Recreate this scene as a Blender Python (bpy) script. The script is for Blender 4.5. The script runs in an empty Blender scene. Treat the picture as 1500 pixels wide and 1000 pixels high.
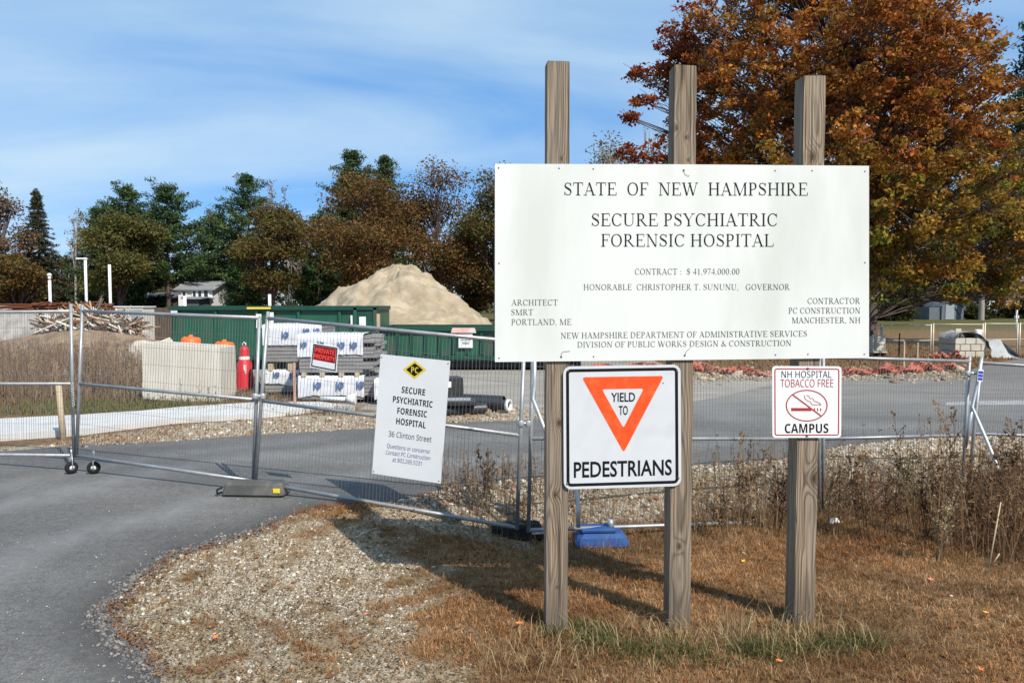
import bpy, math, random
import numpy as np
from mathutils import Vector
from math import radians as R, sin, cos, pi

random.seed(7)
rng = np.random.default_rng(7)
sc = bpy.context.scene
col = sc.collection

# ------------------------------------------------------------------ camera, sky, sun, exposure
FPX, HPX, EYE = 1090.0, 445.0, 2.0          # focal length and horizon row in a 1500 px wide picture; eye height
PITCH = math.atan((500.0 - HPX) / FPX)
cam = bpy.data.cameras.new('camera')
cam.sensor_width = 36.0
cam.lens = 36.0 * FPX / 1500.0
cam.clip_start, cam.clip_end = 0.05, 3000.0
co = bpy.data.objects.new('camera', cam)
col.objects.link(co)
co.location = (0, 0, EYE)
co.rotation_euler = (R(90) - PITCH, 0, 0)
sc.camera = co

SUN_EL, SUN_AZ = R(46.0), math.atan2(-0.595, 0.805)     # direction the light travels along the ground: (-.595, .805)
tr = Vector((-0.595, 0.805, 0)).normalized()
sdir = Vector((tr.x * cos(SUN_EL), tr.y * cos(SUN_EL), -sin(SUN_EL)))
sun = bpy.data.lights.new('sun', 'SUN')
sun.energy, sun.angle, sun.color = 4.8, R(0.5), (1.0, 0.925, 0.83)
so = bpy.data.objects.new('sun', sun)
col.objects.link(so)
so.rotation_euler = sdir.to_track_quat('-Z', 'Y').to_euler()
so.location = (20, -30, 40)

world = bpy.data.worlds.new('World')
sc.world = world
world.use_nodes = True
nt = world.node_tree
bg = nt.nodes['Background']
sky = nt.nodes.new('ShaderNodeTexSky')
sky.sky_type = 'NISHITA'
sky.sun_disc = False
sky.sun_elevation = SUN_EL
sky.sun_rotation = math.atan2(-tr.x, -tr.y)
sky.air_density, sky.dust_density, sky.ozone_density = 1.0, 0.1, 1.6
sky.altitude = 1500
def wn(t, **k):
    n = nt.nodes.new(t)
    for a, b in k.items(): setattr(n, a, b)
    return n
tc = wn('ShaderNodeTexCoord')
sep = wn('ShaderNodeSeparateXYZ')
nt.links.new(tc.outputs['Generated'], sep.inputs[0])
zz = wn('ShaderNodeMath', operation='ADD'); nt.links.new(sep.outputs[2], zz.inputs[0]); zz.inputs[1].default_value = 0.16
dx = wn('ShaderNodeMath', operation='DIVIDE'); nt.links.new(sep.outputs[0], dx.inputs[0]); nt.links.new(zz.outputs[0], dx.inputs[1])
dy = wn('ShaderNodeMath', operation='DIVIDE'); nt.links.new(sep.outputs[1], dy.inputs[0]); nt.links.new(zz.outputs[0], dy.inputs[1])
cb = wn('ShaderNodeCombineXYZ'); nt.links.new(dx.outputs[0], cb.inputs[0]); nt.links.new(dy.outputs[0], cb.inputs[1])
mp = wn('ShaderNodeMapping'); nt.links.new(cb.outputs[0], mp.inputs[0])
mp.inputs['Rotation'].default_value = (0, 0, R(-14)); mp.inputs['Scale'].default_value = (0.42, 1.0, 1); mp.inputs['Location'].default_value = (1.55, 0.0, 0)
n1 = wn('ShaderNodeTexNoise'); nt.links.new(mp.outputs[0], n1.inputs[0])
n1.inputs['Scale'].default_value = 1.1; n1.inputs['Detail'].default_value = 7; n1.inputs['Roughness'].default_value = 0.52; n1.inputs['Distortion'].default_value = 0.5
rp = wn('ShaderNodeMapRange'); nt.links.new(n1.outputs[0], rp.inputs[0])
rp.inputs[1].default_value, rp.inputs[2].default_value = 0.33, 0.68
rp.inputs[3].default_value, rp.inputs[4].default_value = 0.04, 0.78
mxs = wn('ShaderNodeMix', data_type='RGBA')
nt.links.new(rp.outputs[0], mxs.inputs[0])
SKYTINT = wn('ShaderNodeMix', data_type='RGBA', blend_type='MULTIPLY')
SKYTINT.inputs[0].default_value = 1.0
nt.links.new(sky.outputs[0], SKYTINT.inputs[6]); SKYTINT.inputs[7].default_value = (0.80, 0.98, 1.22, 1)
FLAT = wn('ShaderNodeMix', data_type='RGBA'); FLAT.inputs[0].default_value = 0.58
nt.links.new(SKYTINT.outputs[2], FLAT.inputs[6]); FLAT.inputs[7].default_value = (1.35, 4.15, 8.5, 1)
nt.links.new(FLAT.outputs[2], mxs.inputs[6])
mxs.inputs[7].default_value = (5.9, 7.5, 8.6, 1)
nt.links.new(mxs.outputs[2], bg.inputs[0])
bg.inputs[1].default_value = 0.094
sc.view_settings.view_transform = 'Standard'
sc.view_settings.look = 'None'
sc.view_settings.exposure = 0.25
sc.view_settings.gamma = 1.0

# ------------------------------------------------------------------ helpers
def ray(px, py):
    a, b = (px - 750.0) / FPX, -(py - 500.0) / FPX
    f = Vector((0, cos(PITCH), -sin(PITCH))); u = Vector((0, sin(PITCH), cos(PITCH)))
    return Vector((a, 0, 0)) + f + u * b
CAMP = Vector((0, 0, EYE))
def P(px, py, Y):                      # the point on the vertical plane y = Y seen at a picture position
    d = ray(px, py)
    return CAMP + d * (Y / d.y)
def on_plane(px, py, p0, n):
    d = ray(px, py)
    return CAMP + d * ((p0 - CAMP).dot(n) / d.dot(n))
def sstep(a, b, x):
    t = np.clip((np.asarray(x, float) - a) / (b - a), 0, 1)
    return t * t * (3 - 2 * t)
def flat(px, py):
    d = ray(px, py)
    return CAMP + d * (-EYE / d.z)
def to_px(x, y, z):
    x, y, z = np.asarray(x, float), np.asarray(y, float), np.asarray(z, float) - EYE
    dep = y * cos(PITCH) - z * sin(PITCH); up = y * sin(PITCH) + z * cos(PITCH)
    dep = np.maximum(dep, 0.05)
    return 750 + FPX * x / dep, 500 - FPX * up / dep

NEAR_EDGE = [(238,1040),(230,1000),(202,957),(173,935),(155,906),(158,888),(180,872),(200,848),(252,812),(317,796),(371,780),(414,759),(464,742),(520,739),(590,733),(650,716),(724,706),(789,701),(900,694),(1014,684),(1144,672),(1230,654),(1300,646),(1500,634),(1700,624)]
FAR_EDGE = [(-300,668),(0,662),(57,657),(114,651),(210,649),(375,637),(553,627),(654,619),(760,616),(830,611),(900,606),(985,594),(1060,580),(1130,564),(1240,556),(1400,550),(1440,536),(1500,524),(1600,522)]
EDGE = np.array([flat(*p)[:2] for p in NEAR_EDGE])
EDGE_FAR = np.array([flat(*p)[:2] for p in FAR_EDGE])
def poly_dist(x, y, pts):
    x, y = np.asarray(x, float), np.asarray(y, float)
    best = np.full(x.shape, 1e9)
    for (ax, ay), (bx, by) in zip(pts[:-1], pts[1:]):
        vx, vy = bx - ax, by - ay
        t = np.clip(((x - ax) * vx + (y - ay) * vy) / (vx * vx + vy * vy + 1e-12), 0, 1)
        best = np.minimum(best, np.hypot(x - ax - t * vx, y - ay - t * vy))
    return best
def inside(x, y, poly):
    x, y = np.asarray(x, float), np.asarray(y, float)
    c = np.zeros(x.shape, bool)
    n = len(poly)
    for i in range(n):
        (ax, ay), (bx, by) = poly[i], poly[(i + 1) % n]
        k = ((ay > y) != (by > y)) & (x < (bx - ax) * (y - ay) / (by - ay + 1e-12) + ax)
        c ^= k
    return c
VERGE = np.vstack([EDGE, [[60, EDGE[-1][1]], [60, -6], [EDGE[0][0], -6]]])      # the ground on the near side of the drive
def gz(x, y):                          # ground height
    x, y = np.asarray(x, float), np.asarray(y, float)
    d = poly_dist(x, y, EDGE) * inside(x, y, VERGE)
    z = -(0.115 * sstep(0.1, 1.4, d) + 0.26 * sstep(0.1, 1.5, d) * sstep(4.9, 7.4, y) * sstep(-1.9, 1.0, x))
    z = z - 0.6 * sstep(10, 16, x) * sstep(27, 33, y) * (1 - sstep(45, 70, y))
    return z
def ground(px, py):
    p = flat(px, py)
    for _ in range(12):
        d = ray(px, py)
        p = CAMP + d * ((float(gz(p.x, p.y)) - EYE) / d.z)
    return p
def G(x, y): return Vector((x, y, float(gz(x, y))))

def tag(o, label=None, cat=None, group=None, kind=None):
    if label: o['label'] = label
    if cat: o['category'] = cat
    if group: o['group'] = group
    if kind: o['kind'] = kind
    return o
def thing(name, label, cat, loc=(0, 0, 0), group=None):
    o = bpy.data.objects.new(name, None)
    o.empty_display_size = 0.2
    o.location = loc
    col.objects.link(o)
    return tag(o, label, cat, group)
def origin(o):
    v = Vector((0, 0, 0))
    while o is not None:
        v += o.location; o = o.parent
    return v
def np_obj(name, V, F, mats, parent=None, fcol=None, smooth=False, fmat=None, local=False):
    """V (n,3) world coordinates, F (m,k) one face size, or a list of faces."""
    me = bpy.data.meshes.new(name)
    V = np.asarray(V, dtype=np.float32).reshape(-1, 3)
    off = origin(parent) if (parent is not None and not local) else Vector((0, 0, 0))
    V = V - np.array(off, dtype=np.float32)
    if isinstance(F, np.ndarray):
        m, k = F.shape
        me.vertices.add(len(V)); me.vertices.foreach_set('co', V.ravel())
        me.loops.add(m * k); me.loops.foreach_set('vertex_index', F.astype(np.int32).ravel())
        me.polygons.add(m); me.polygons.foreach_set('loop_start', np.arange(0, m * k, k, dtype=np.int32))
        me.update(calc_edges=True)
    else:
        me.from_pydata([tuple(v) for v in V], [], F)
    if not isinstance(mats, (list, tuple)): mats = [mats]
    for mm in mats: me.materials.append(mm)
    if fmat is not None: me.polygons.foreach_set('material_index', np.asarray(fmat, dtype=np.int32))
    if fcol is not None:
        a = me.attributes.new('Col', 'FLOAT_COLOR', 'FACE')
        c = np.ones((len(fcol), 4), dtype=np.float32); c[:, :3] = fcol
        a.data.foreach_set('color', c.ravel())
    if smooth: me.polygons.foreach_set('use_smooth', np.ones(len(me.polygons), dtype=bool))
    me.update()
    o = bpy.data.objects.new(name, me)
    col.objects.link(o)
    if parent is not None: o.parent = parent
    return o

class MB:
    def __init__(s): s.v, s.f, s.m, s.sm = [], [], [], []
    def add(s, vs, fs, m=0, smooth=False):
        b = len(s.v); s.v += [tuple(v) for v in vs]
        for f in fs: s.f.append(tuple(b + i for i in f)); s.m.append(m); s.sm.append(smooth)
        return s
    def box(s, c, size, yaw=0.0, m=0, top=None, bev=0.0, tilt=0.0):
        """box on its centre; top = (sx, sy) scale of the upper face; bev chamfers the vertical and horizontal edges"""
        hx, hy, hz = size[0] / 2, size[1] / 2, size[2] / 2
        tx, ty = top if top else (1, 1)
        ca, sa = cos(yaw), sin(yaw); ct, st = cos(tilt), sin(tilt)
        def T(x, y, z):
            x, z = x * ct + z * st, -x * st + z * ct
            return (c[0] + x * ca - y * sa, c[1] + x * sa + y * ca, c[2] + z)
        if bev <= 0:
            vs = [T(-hx, -hy, -hz), T(hx, -hy, -hz), T(hx, hy, -hz), T(-hx, hy, -hz), T(-hx * tx, -hy * ty, hz), T(hx * tx, -hy * ty, hz), T(hx * tx, hy * ty, hz), T(-hx * tx, hy * ty, hz)]
            return s.add(vs, [(3, 2, 1, 0), (4, 5, 6, 7), (0, 1, 5, 4), (1, 2, 6, 5), (2, 3, 7, 6), (3, 0, 4, 7)], m)
        b = min(bev, hx * .49, hy * .49, hz * .49)
        rings = []
        for z, sh, k in ((-hz, b, 0), (-hz + b, 0, 0), (hz - b, 0, 1), (hz, b, 1)):
            kx, ky = (tx, ty) if k else (1, 1)
            X, Y = hx * kx - sh, hy * ky - sh
            rings.append([T(a, d, z) for a, d in ((-X + b, -Y), (X - b, -Y), (X, -Y + b), (X, Y - b), (X - b, Y), (-X + b, Y), (-X, Y - b), (-X, -Y + b))])
        vs = [p for r in rings for p in r]; fs = [tuple(range(7, -1, -1)), tuple(range(24, 32))]
        for r in range(3):
            for i in range(8): fs.append((r * 8 + i, r * 8 + (i + 1) % 8, r * 8 + 8 + (i + 1) % 8, r * 8 + 8 + i))
        return s.add(vs, fs, m)
    def tube(s, pts, r, n=8, m=0, cap=True, smooth=True):
        pts = [Vector(p) for p in pts]
        rs = r if isinstance(r, (list, tuple)) else [r] * len(pts)
        vs, fs = [], []
        prev = None
        for i, p in enumerate(pts):
            d = (pts[min(i + 1, len(pts) - 1)] - pts[max(i - 1, 0)]).normalized()
            if prev is None:
                a = d.orthogonal().normalized()
            else:
                a = (prev - d * prev.dot(d))
                a = a.normalized() if a.length > 1e-6 else d.orthogonal().normalized()
            prev = a; b = d.cross(a)
            for k in range(n):
                t = 2 * pi * k / n
                vs.append(p + (a * cos(t) + b * sin(t)) * rs[i])
        for i in range(len(pts) - 1):
            for k in range(n):
                fs.append((i * n + k, i * n + (k + 1) % n, (i + 1) * n + (k + 1) % n, (i + 1) * n + k))
        s.add(vs, fs, m, smooth)
        if cap:
            b = len(s.v) - len(vs)
            for ring, rev in ((0, True), (len(pts) - 1, False)):
                idx = [b + ring * n + k for k in range(n)]
                if rev: idx.reverse()
                s.f.append(tuple(idx)); s.m.append(m); s.sm.append(False)
        return s
    def lathe(s, c, prof, n=20, m=0, axis=(0, 0, 1), smooth=True):
        ax = Vector(axis).normalized(); a = ax.orthogonal().normalized(); b = ax.cross(a); c = Vector(c)
        vs, fs = [], []
        for r, h in prof:
            for k in range(n):
                t = 2 * pi * k / n
                vs.append(c + ax * h + (a * cos(t) + b * sin(t)) * r)
        for i in range(len(prof) - 1):
            for k in range(n): fs.append((i * n + k, i * n + (k + 1) % n, (i + 1) * n + (k + 1) % n, (i + 1) * n + k))
        return s.add(vs, fs, m, smooth)
    def build(s, name, mats, parent=None):
        o = np_obj(name, s.v, s.f, mats, parent, fmat=s.m)
        o.data.polygons.foreach_set('use_smooth', s.sm)
        return o

# ------------------------------------------------------------------ materials
def newmat(name):
    m = bpy.data.materials.new(name); m.use_nodes = True
    return m, m.node_tree.nodes, m.node_tree.links, m.node_tree.nodes['Principled BSDF']
def mat(name, c1, c2=None, scale=6.0, rough=0.7, metal=0.0, bump=0.0, bscale=None, detail=6, spec=0.5, stretch=None, lo=0.35, hi=0.65, c3=None, s3=1.2):
    m, N, L, b = newmat(name)
    b.inputs['Roughness'].default_value = rough; b.inputs['Metallic'].default_value = metal
    b.inputs['Specular IOR Level'].default_value = spec
    t = N.new('ShaderNodeTexCoord'); src = t.outputs['Object']
    if stretch:
        mpn = N.new('ShaderNodeMapping'); mpn.inputs['Scale'].default_value = stretch; L.new(src, mpn.inputs[0]); src = mpn.outputs[0]
    if c2 is None: c2 = tuple(x * 0.82 for x in c1)
    n = N.new('ShaderNodeTexNoise'); n.inputs['Scale'].default_value = scale; n.inputs['Detail'].default_value = detail; n.inputs['Roughness'].default_value = 0.6
    L.new(src, n.inputs[0])
    r = N.new('ShaderNodeMapRange'); r.inputs[1].default_value, r.inputs[2].default_value = lo, hi; L.new(n.outputs[0], r.inputs[0])
    x = N.new('ShaderNodeMix'); x.data_type = 'RGBA'; x.inputs[6].default_value = (*c1, 1); x.inputs[7].default_value = (*c2, 1)
    L.new(r.outputs[0], x.inputs[0]); out = x.outputs[2]
    if c3 is not None:
        n3 = N.new('ShaderNodeTexNoise'); n3.inputs['Scale'].default_value = s3; n3.inputs['Detail'].default_value = 4; L.new(src, n3.inputs[0])
        r3 = N.new('ShaderNodeMapRange'); r3.inputs[1].default_value, r3.inputs[2].default_value = 0.48, 0.68; L.new(n3.outputs[0], r3.inputs[0])
        x3 = N.new('ShaderNodeMix'); x3.data_type = 'RGBA'; L.new(r3.outputs[0], x3.inputs[0]); L.new(out, x3.inputs[6]); x3.inputs[7].default_value = (*c3, 1); out = x3.outputs[2]
    L.new(out, b.inputs['Base Color'])
    if bump:
        nb = N.new('ShaderNodeTexNoise'); nb.inputs['Scale'].default_value = bscale or scale * 4; nb.inputs['Detail'].default_value = 5; L.new(src, nb.inputs[0])
        bp = N.new('ShaderNodeBump'); bp.inputs['Strength'].default_value = bump; bp.inputs['Distance'].default_value = 0.02
        L.new(nb.outputs[0], bp.inputs['Height']); L.new(bp.outputs[0], b.inputs['Normal'])
    return m
def leafmat(name, trans=0.35, rough=0.75, noise=0.35):
    m, N, L, b = newmat(name)
    a = N.new('ShaderNodeAttribute'); a.attribute_name = 'Col'
    b.inputs['Roughness'].default_value = rough; b.inputs['Specular IOR Level'].default_value = 0.15
    L.new(a.outputs['Color'], b.inputs['Base Color'])
    if trans > 0:
        tr_ = N.new('ShaderNodeBsdfTranslucent'); L.new(a.outputs['Color'], tr_.inputs[0])
        mx = N.new('ShaderNodeMixShader'); mx.inputs[0].default_value = trans
        L.new(b.outputs[0], mx.inputs[1]); L.new(tr_.outputs[0], mx.inputs[2])
        L.new(mx.outputs[0], N['Material Output'].inputs[0])
    return m
M = {}
M['galv'] = mat('galvanised_steel', (0.37, 0.38, 0.385), (0.27, 0.28, 0.285), 9, 0.45, 0.45, 0.05)
M['galv_light'] = mat('bright_galvanised_steel', (0.55, 0.57, 0.58), (0.42, 0.44, 0.45), 9, 0.45, 0.55)
M['wire'] = mat('fence_wire', (0.34, 0.35, 0.36), (0.24, 0.24, 0.25), 3, 0.5, 0.5)
M['white_board'] = mat('painted_white_board', (0.70, 0.72, 0.69), (0.675, 0.695, 0.66), 1.6, 0.6, c3=(0.60, 0.62, 0.575), s3=1.3, spec=0.2, stretch=(2.2, 2.2, .55))
M['white_sheet'] = mat('white_sign_sheet', (0.76, 0.77, 0.765), (0.72, 0.73, 0.73), 3, 0.5, spec=0.2)
M['white_vinyl'] = mat('white_sign_face', (0.61, 0.635, 0.65), (0.58, 0.605, 0.62), 5, 0.4, c3=(0.56, 0.58, 0.60), s3=7, spec=0.25)
M['ink'] = mat('black_ink', (0.008, 0.008, 0.009), (0.014, 0.014, 0.015), 20, 0.7, spec=0.08)
M['ink_soft'] = mat('faded_ink', (0.06, 0.06, 0.063), (0.16, 0.16, 0.16), 60, 0.7, spec=0.08)
M['ink_blue'] = mat('blue_grey_ink', (0.13, 0.16, 0.30), (0.20, 0.22, 0.34), 40, 0.5)
M['ink_grey'] = mat('grey_ink', (0.06, 0.06, 0.065), (0.10, 0.10, 0.105), 40, 0.5)
M['red_sign'] = mat('orange_red_sheeting', (0.90, 0.085, 0.012), (0.80, 0.07, 0.012), 7, 0.35, c3=(0.92, 0.13, 0.03), s3=14)
M['red_ink'] = mat('dark_red_ink', (0.40, 0.035, 0.03), (0.32, 0.03, 0.03), 20, 0.5)
M['red_bright'] = mat('bright_red_ink', (0.95, 0.10, 0.08), (0.85, 0.07, 0.06), 20, 0.5)
M['red_dark'] = mat('deep_red_print', (0.34, 0.005, 0.008), (0.20, 0.003, 0.005), 9, 0.5, spec=0.2)
M['yellow'] = mat('yellow_print', (0.80, 0.62, 0.05), (0.70, 0.52, 0.04), 20, 0.5)
M['screw'] = mat('dull_screw', (0.10, 0.09, 0.08), (0.18, 0.16, 0.13), 80, 0.5, 0.6)
M['rubber'] = mat('grey_rubber', (0.085, 0.085, 0.08), (0.055, 0.055, 0.052), 12, 0.85, bump=0.3, bscale=60, c3=(0.14, 0.135, 0.12), s3=6)
M['black_rubber'] = mat('black_rubber', (0.014, 0.014, 0.014), (0.024, 0.024, 0.024), 15, 0.9, bump=0.1, spec=0.2)
M['black_plastic'] = mat('black_plastic', (0.018, 0.018, 0.02), (0.035, 0.035, 0.035), 8, 0.45)
M['blue_plastic'] = mat('blue_plastic', (0.006, 0.065, 0.25), (0.006, 0.045, 0.18), 8, 0.7, c3=(0.02, 0.075, 0.22), s3=5)
M['concrete'] = mat('pale_concrete', (0.63, 0.60, 0.515), (0.54, 0.51, 0.43), 3, 0.9, bump=0.15, bscale=40, c3=(0.54, 0.50, 0.42), s3=1.8, stretch=(1.6, 1.6, .5))
M['walk'] = mat('sidewalk_concrete', (0.56, 0.56, 0.54), (0.47, 0.47, 0.45), 3, 0.9, bump=0.12, bscale=50)
M['green_steel'] = mat('green_painted_steel', (0.014, 0.105, 0.056), (0.012, 0.075, 0.042), 1.5, 0.5, c3=(0.055, 0.075, 0.05), s3=1.1, stretch=(2, 2, .7))
M['green_dark'] = mat('dark_green_steel', (0.008, 0.06, 0.035), (0.006, 0.045, 0.028), 2, 0.5)
M['dark_steel'] = mat('dark_steel', (0.03, 0.03, 0.03), (0.05, 0.045, 0.04), 5, 0.6, 0.4)
M['sand'] = mat('heaped_sand', (0.36, 0.295, 0.20), (0.25, 0.20, 0.13), 2.2, 0.95, bump=1.0, bscale=7, c3=(0.42, 0.35, 0.245), s3=1.9)
M['wrap_white'] = mat('white_wrap', (0.72, 0.73, 0.75), (0.60, 0.61, 0.64), 5, 0.4, bump=0.35, bscale=9)
M['lumber_grey'] = mat('grey_weathered_lumber', (0.30, 0.29, 0.28), (0.19, 0.185, 0.18), 3, 0.8, stretch=(1, 1, 14), bump=0.1)
M['lumber_tan'] = mat('tan_lumber', (0.50, 0.40, 0.27), (0.40, 0.31, 0.20), 4, 0.8, stretch=(1, 1, 8))
M['cone_red'] = mat('red_cone_plastic', (0.62, 0.022, 0.035), (0.50, 0.018, 0.028), 5, 0.5)
M['orange'] = mat('safety_orange_plastic', (0.95, 0.16, 0.015), (0.80, 0.12, 0.012), 6, 0.5)
M['net_orange'] = mat('faded_orange_netting', (0.46, 0.115, 0.07), (0.34, 0.10, 0.06), 2, 0.8, c3=(0.36, 0.22, 0.15), s3=1.5)
M['white_paint'] = mat('white_paint', (0.80, 0.80, 0.79), (0.70, 0.70, 0.69), 3, 0.5)
M['white_wall'] = mat('white_clapboard', (0.78, 0.78, 0.77), (0.68, 0.68, 0.68), 5, 0.7, stretch=(0.3, 0.3, 8))
M['roof_grey'] = mat('grey_shingle_roof', (0.26, 0.27, 0.28), (0.19, 0.20, 0.21), 3, 0.9)
M['roof_dark'] = mat('dark_shingle_roof', (0.09, 0.095, 0.11), (0.06, 0.065, 0.075), 3, 0.9)
M['teal_wall'] = mat('grey_green_siding', (0.23, 0.27, 0.27), (0.19, 0.23, 0.23), 5, 0.8)
M['glass'] = mat('dark_window_glass', (0.02, 0.025, 0.03), (0.03, 0.035, 0.045), 2, 0.15)
M['shed'] = mat('shade_darkened_shed_siding', (0.13, 0.15, 0.165), (0.10, 0.115, 0.13), 2, 0.7, stretch=(1, 1, 6))  # siding darkened so its colour carries the shade of the trees
M['fence_wood'] = mat('dark_fence_wood', (0.12, 0.085, 0.055), (0.08, 0.055, 0.035), 5, 0.85)
M['bark'] = mat('grey_brown_bark', (0.12, 0.080, 0.078), (0.06, 0.05, 0.04), 4, 0.95, stretch=(3, 3, 0.7), bump=0.5)
M['bark_pale'] = mat('pale_bark', (0.36, 0.33, 0.28), (0.25, 0.225, 0.19), 4, 0.9, stretch=(3, 3, 0.7), bump=0.4)
M['leaf'] = leafmat('tree_leaf', 0.30)
M['needle'] = leafmat('pine_needle', 0.15)
M['dry'] = leafmat('dry_grass_blade', 0.25)
M['stone'] = leafmat('gravel_stone', 0.0, 0.85)
M['block'] = mat('cement_block', (0.56, 0.53, 0.44), (0.47, 0.44, 0.36), 4, 0.9)
M['plastic_sheet'] = mat('clear_plastic_sheeting', (0.40, 0.42, 0.42), (0.28, 0.30, 0.30), 4, 0.5, bump=0.7, bscale=3)
M['rock'] = mat('pale_boulder', (0.55, 0.50, 0.41), (0.44, 0.39, 0.31), 2.5, 0.95, bump=0.5, bscale=6)
M['stick'] = leafmat('debris_stick', 0.0, 0.85)
M['leaf_orange'] = mat('orange_fallen_leaf', (0.62, 0.22, 0.04), (0.45, 0.13, 0.03), 30, 0.7)
M['leaf_yellow'] = mat('yellow_fallen_leaf', (0.75, 0.45, 0.03), (0.62, 0.33, 0.03), 30, 0.7)
M['leaf_pink'] = mat('pinkish_fallen_leaf', (0.65, 0.25, 0.14), (0.52, 0.17, 0.09), 30, 0.7)
M['blue_print'] = mat('blue_print', (0.03, 0.06, 0.42), (0.02, 0.05, 0.33), 9, 0.5)

def wood_mat(name, knots, seed, ring_c=(0.0, 0.09), tone=1.0):
    """Weathered softwood with growth rings cut as cathedral grain. knots: (x, z, size) on the front face."""
    m, N, L, b = newmat(name)
    b.inputs['Roughness'].default_value = 0.85; b.inputs['Specular IOR Level'].default_value = 0.2
    t = N.new('ShaderNodeTexCoord'); s = N.new('ShaderNodeSeparateXYZ'); L.new(t.outputs['Object'], s.inputs[0])
    def mt(op, a, c=None, d=None):
        n = N.new('ShaderNodeMath'); n.operation = op
        for i, q in enumerate((a, c, d)):
            if q is None: continue
            if isinstance(q, (int, float)): n.inputs[i].default_value = q
            else: L.new(q, n.inputs[i])
        return n.outputs[0]
    def noise(sx, sz, det=3):
        mp_ = N.new('ShaderNodeMapping'); mp_.inputs['Scale'].default_value = (sx, sx, sz); mp_.inputs['Location'].default_value = (seed * 3.1, seed * 1.7, seed * 5.3)
        L.new(t.outputs['Object'], mp_.inputs[0])
        n = N.new('ShaderNodeTexNoise'); n.inputs['Scale'].default_value = 1; n.inputs['Detail'].default_value = det; L.new(mp_.outputs[0], n.inputs[0])
        return n.outputs[0]
    X, Yc, Z = s.outputs[0], s.outputs[1], s.outputs[2]
    wob = mt('MULTIPLY', mt('SUBTRACT', noise(2, 1.1), 0.5), 0.10)
    xx = mt('ADD', mt('ADD', X, ring_c[0]), wob)
    yy = mt('ADD', mt('ADD', Yc, ring_c[1]), mt('MULTIPLY', mt('SUBTRACT', noise(1.5, 0.9), 0.5), 0.09))
    r = mt('SQRT', mt('ADD', mt('MULTIPLY', xx, xx), mt('MULTIPLY', yy, yy)))
    r = mt('ADD', r, mt('MULTIPLY', Z, 0.012))
    spot = None
    for kx, kz, ks in knots:
        ax = mt('SUBTRACT', X, kx); az = mt('MULTIPLY', mt('SUBTRACT', Z, kz), 0.62)
        d2 = mt('ADD', mt('MULTIPLY', ax, ax), mt('MULTIPLY', az, az))
        g = mt('EXPONENT', mt('MULTIPLY', d2, -1.0 / (ks * ks * 5.0)))
        r = mt('ADD', r, mt('MULTIPLY', g, ks * 1.6))
        k = mt('EXPONENT', mt('MULTIPLY', d2, -1.0 / (ks * ks * 1.1)))
        spot = k if spot is None else mt('MAXIMUM', spot, k)
    r = mt('ADD', r, mt('MULTIPLY', noise(30, 1.2), 0.004))
    ring = mt('SINE', mt('MULTIPLY', r, 520.0))
    ring = mt('POWER', mt('ADD', mt('MULTIPLY', ring, 0.5), 0.5), 2.2)
    msk = N.new('ShaderNodeMapRange'); msk.inputs[1].default_value, msk.inputs[2].default_value = 0.36, 0.62; msk.inputs[3].default_value, msk.inputs[4].default_value = 0.45, 1.1; L.new(noise(11, 1.3, 5), msk.inputs[0])
    ring = mt('MULTIPLY', ring, msk.outputs[0])
    fine = noise(140, 2.2, 2)
    x1 = N.new('ShaderNodeMix'); x1.data_type = 'RGBA'
    L.new(ring, x1.inputs[0]); x1.inputs[6].default_value = (0.345 * tone, 0.265 * tone, 0.18 * tone, 1); x1.inputs[7].default_value = (0.10 * tone, 0.066 * tone, 0.042 * tone, 1)
    big = N.new('ShaderNodeMapRange'); big.inputs[1].default_value, big.inputs[2].default_value = 0.38, 0.62; L.new(noise(14, 1.1, 5), big.inputs[0])
    x2 = N.new('ShaderNodeMix'); x2.data_type = 'RGBA'; L.new(mt('MULTIPLY', big.outputs[0], 0.42), x2.inputs[0]); L.new(x1.outputs[2], x2.inputs[6]); x2.inputs[7].default_value = (0.30 * tone, 0.265 * tone, 0.215 * tone, 1)
    x3 = N.new('ShaderNodeMix'); x3.data_type = 'RGBA'; x3.blend_type = 'MULTIPLY'; x3.inputs[0].default_value = 0.8
    fr = N.new('ShaderNodeMapRange'); fr.inputs[1].default_value, fr.inputs[2].default_value = 0.3, 0.62; fr.inputs[3].default_value, fr.inputs[4].default_value = 0.36, 1.15; L.new(fine, fr.inputs[0])
    L.new(x2.outputs[2], x3.inputs[6]); L.new(fr.outputs[0], x3.inputs[7])
    x4 = N.new('ShaderNodeMix'); x4.data_type = 'RGBA'
    L.new(spot if spot is not None else mt('MULTIPLY', X, 0.0), x4.inputs[0]); L.new(x3.outputs[2], x4.inputs[6]); x4.inputs[7].default_value = (0.06, 0.035, 0.02, 1)
    # damp, dirt-stained foot
    ft = N.new('ShaderNodeMapRange'); ft.inputs[1].default_value, ft.inputs[2].default_value = 0.42, 0.02; L.new(mt('ADD', Z, mt('MULTIPLY', mt('SUBTRACT', noise(16, 3.0, 4), 0.5), 0.5)), ft.inputs[0])
    x6 = N.new('ShaderNodeMix'); x6.data_type = 'RGBA'; L.new(mt('MULTIPLY', ft.outputs[0], 0.6), x6.inputs[0]); L.new(x4.outputs[2], x6.inputs[6]); x6.inputs[7].default_value = (0.085, 0.065, 0.048, 1); x4 = x6
    # grey rain streaks down the faces
    rs = N.new('ShaderNodeMapRange'); rs.inputs[1].default_value, rs.inputs[2].default_value = 0.50, 0.68; L.new(noise(34, 0.45, 4), rs.inputs[0])
    x7 = N.new('ShaderNodeMix'); x7.data_type = 'RGBA'; L.new(mt('MULTIPLY', rs.outputs[0], 0.55), x7.inputs[0]); L.new(x4.outputs[2], x7.inputs[6]); x7.inputs[7].default_value = (0.13, 0.115, 0.10, 1); x4 = x7
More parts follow.
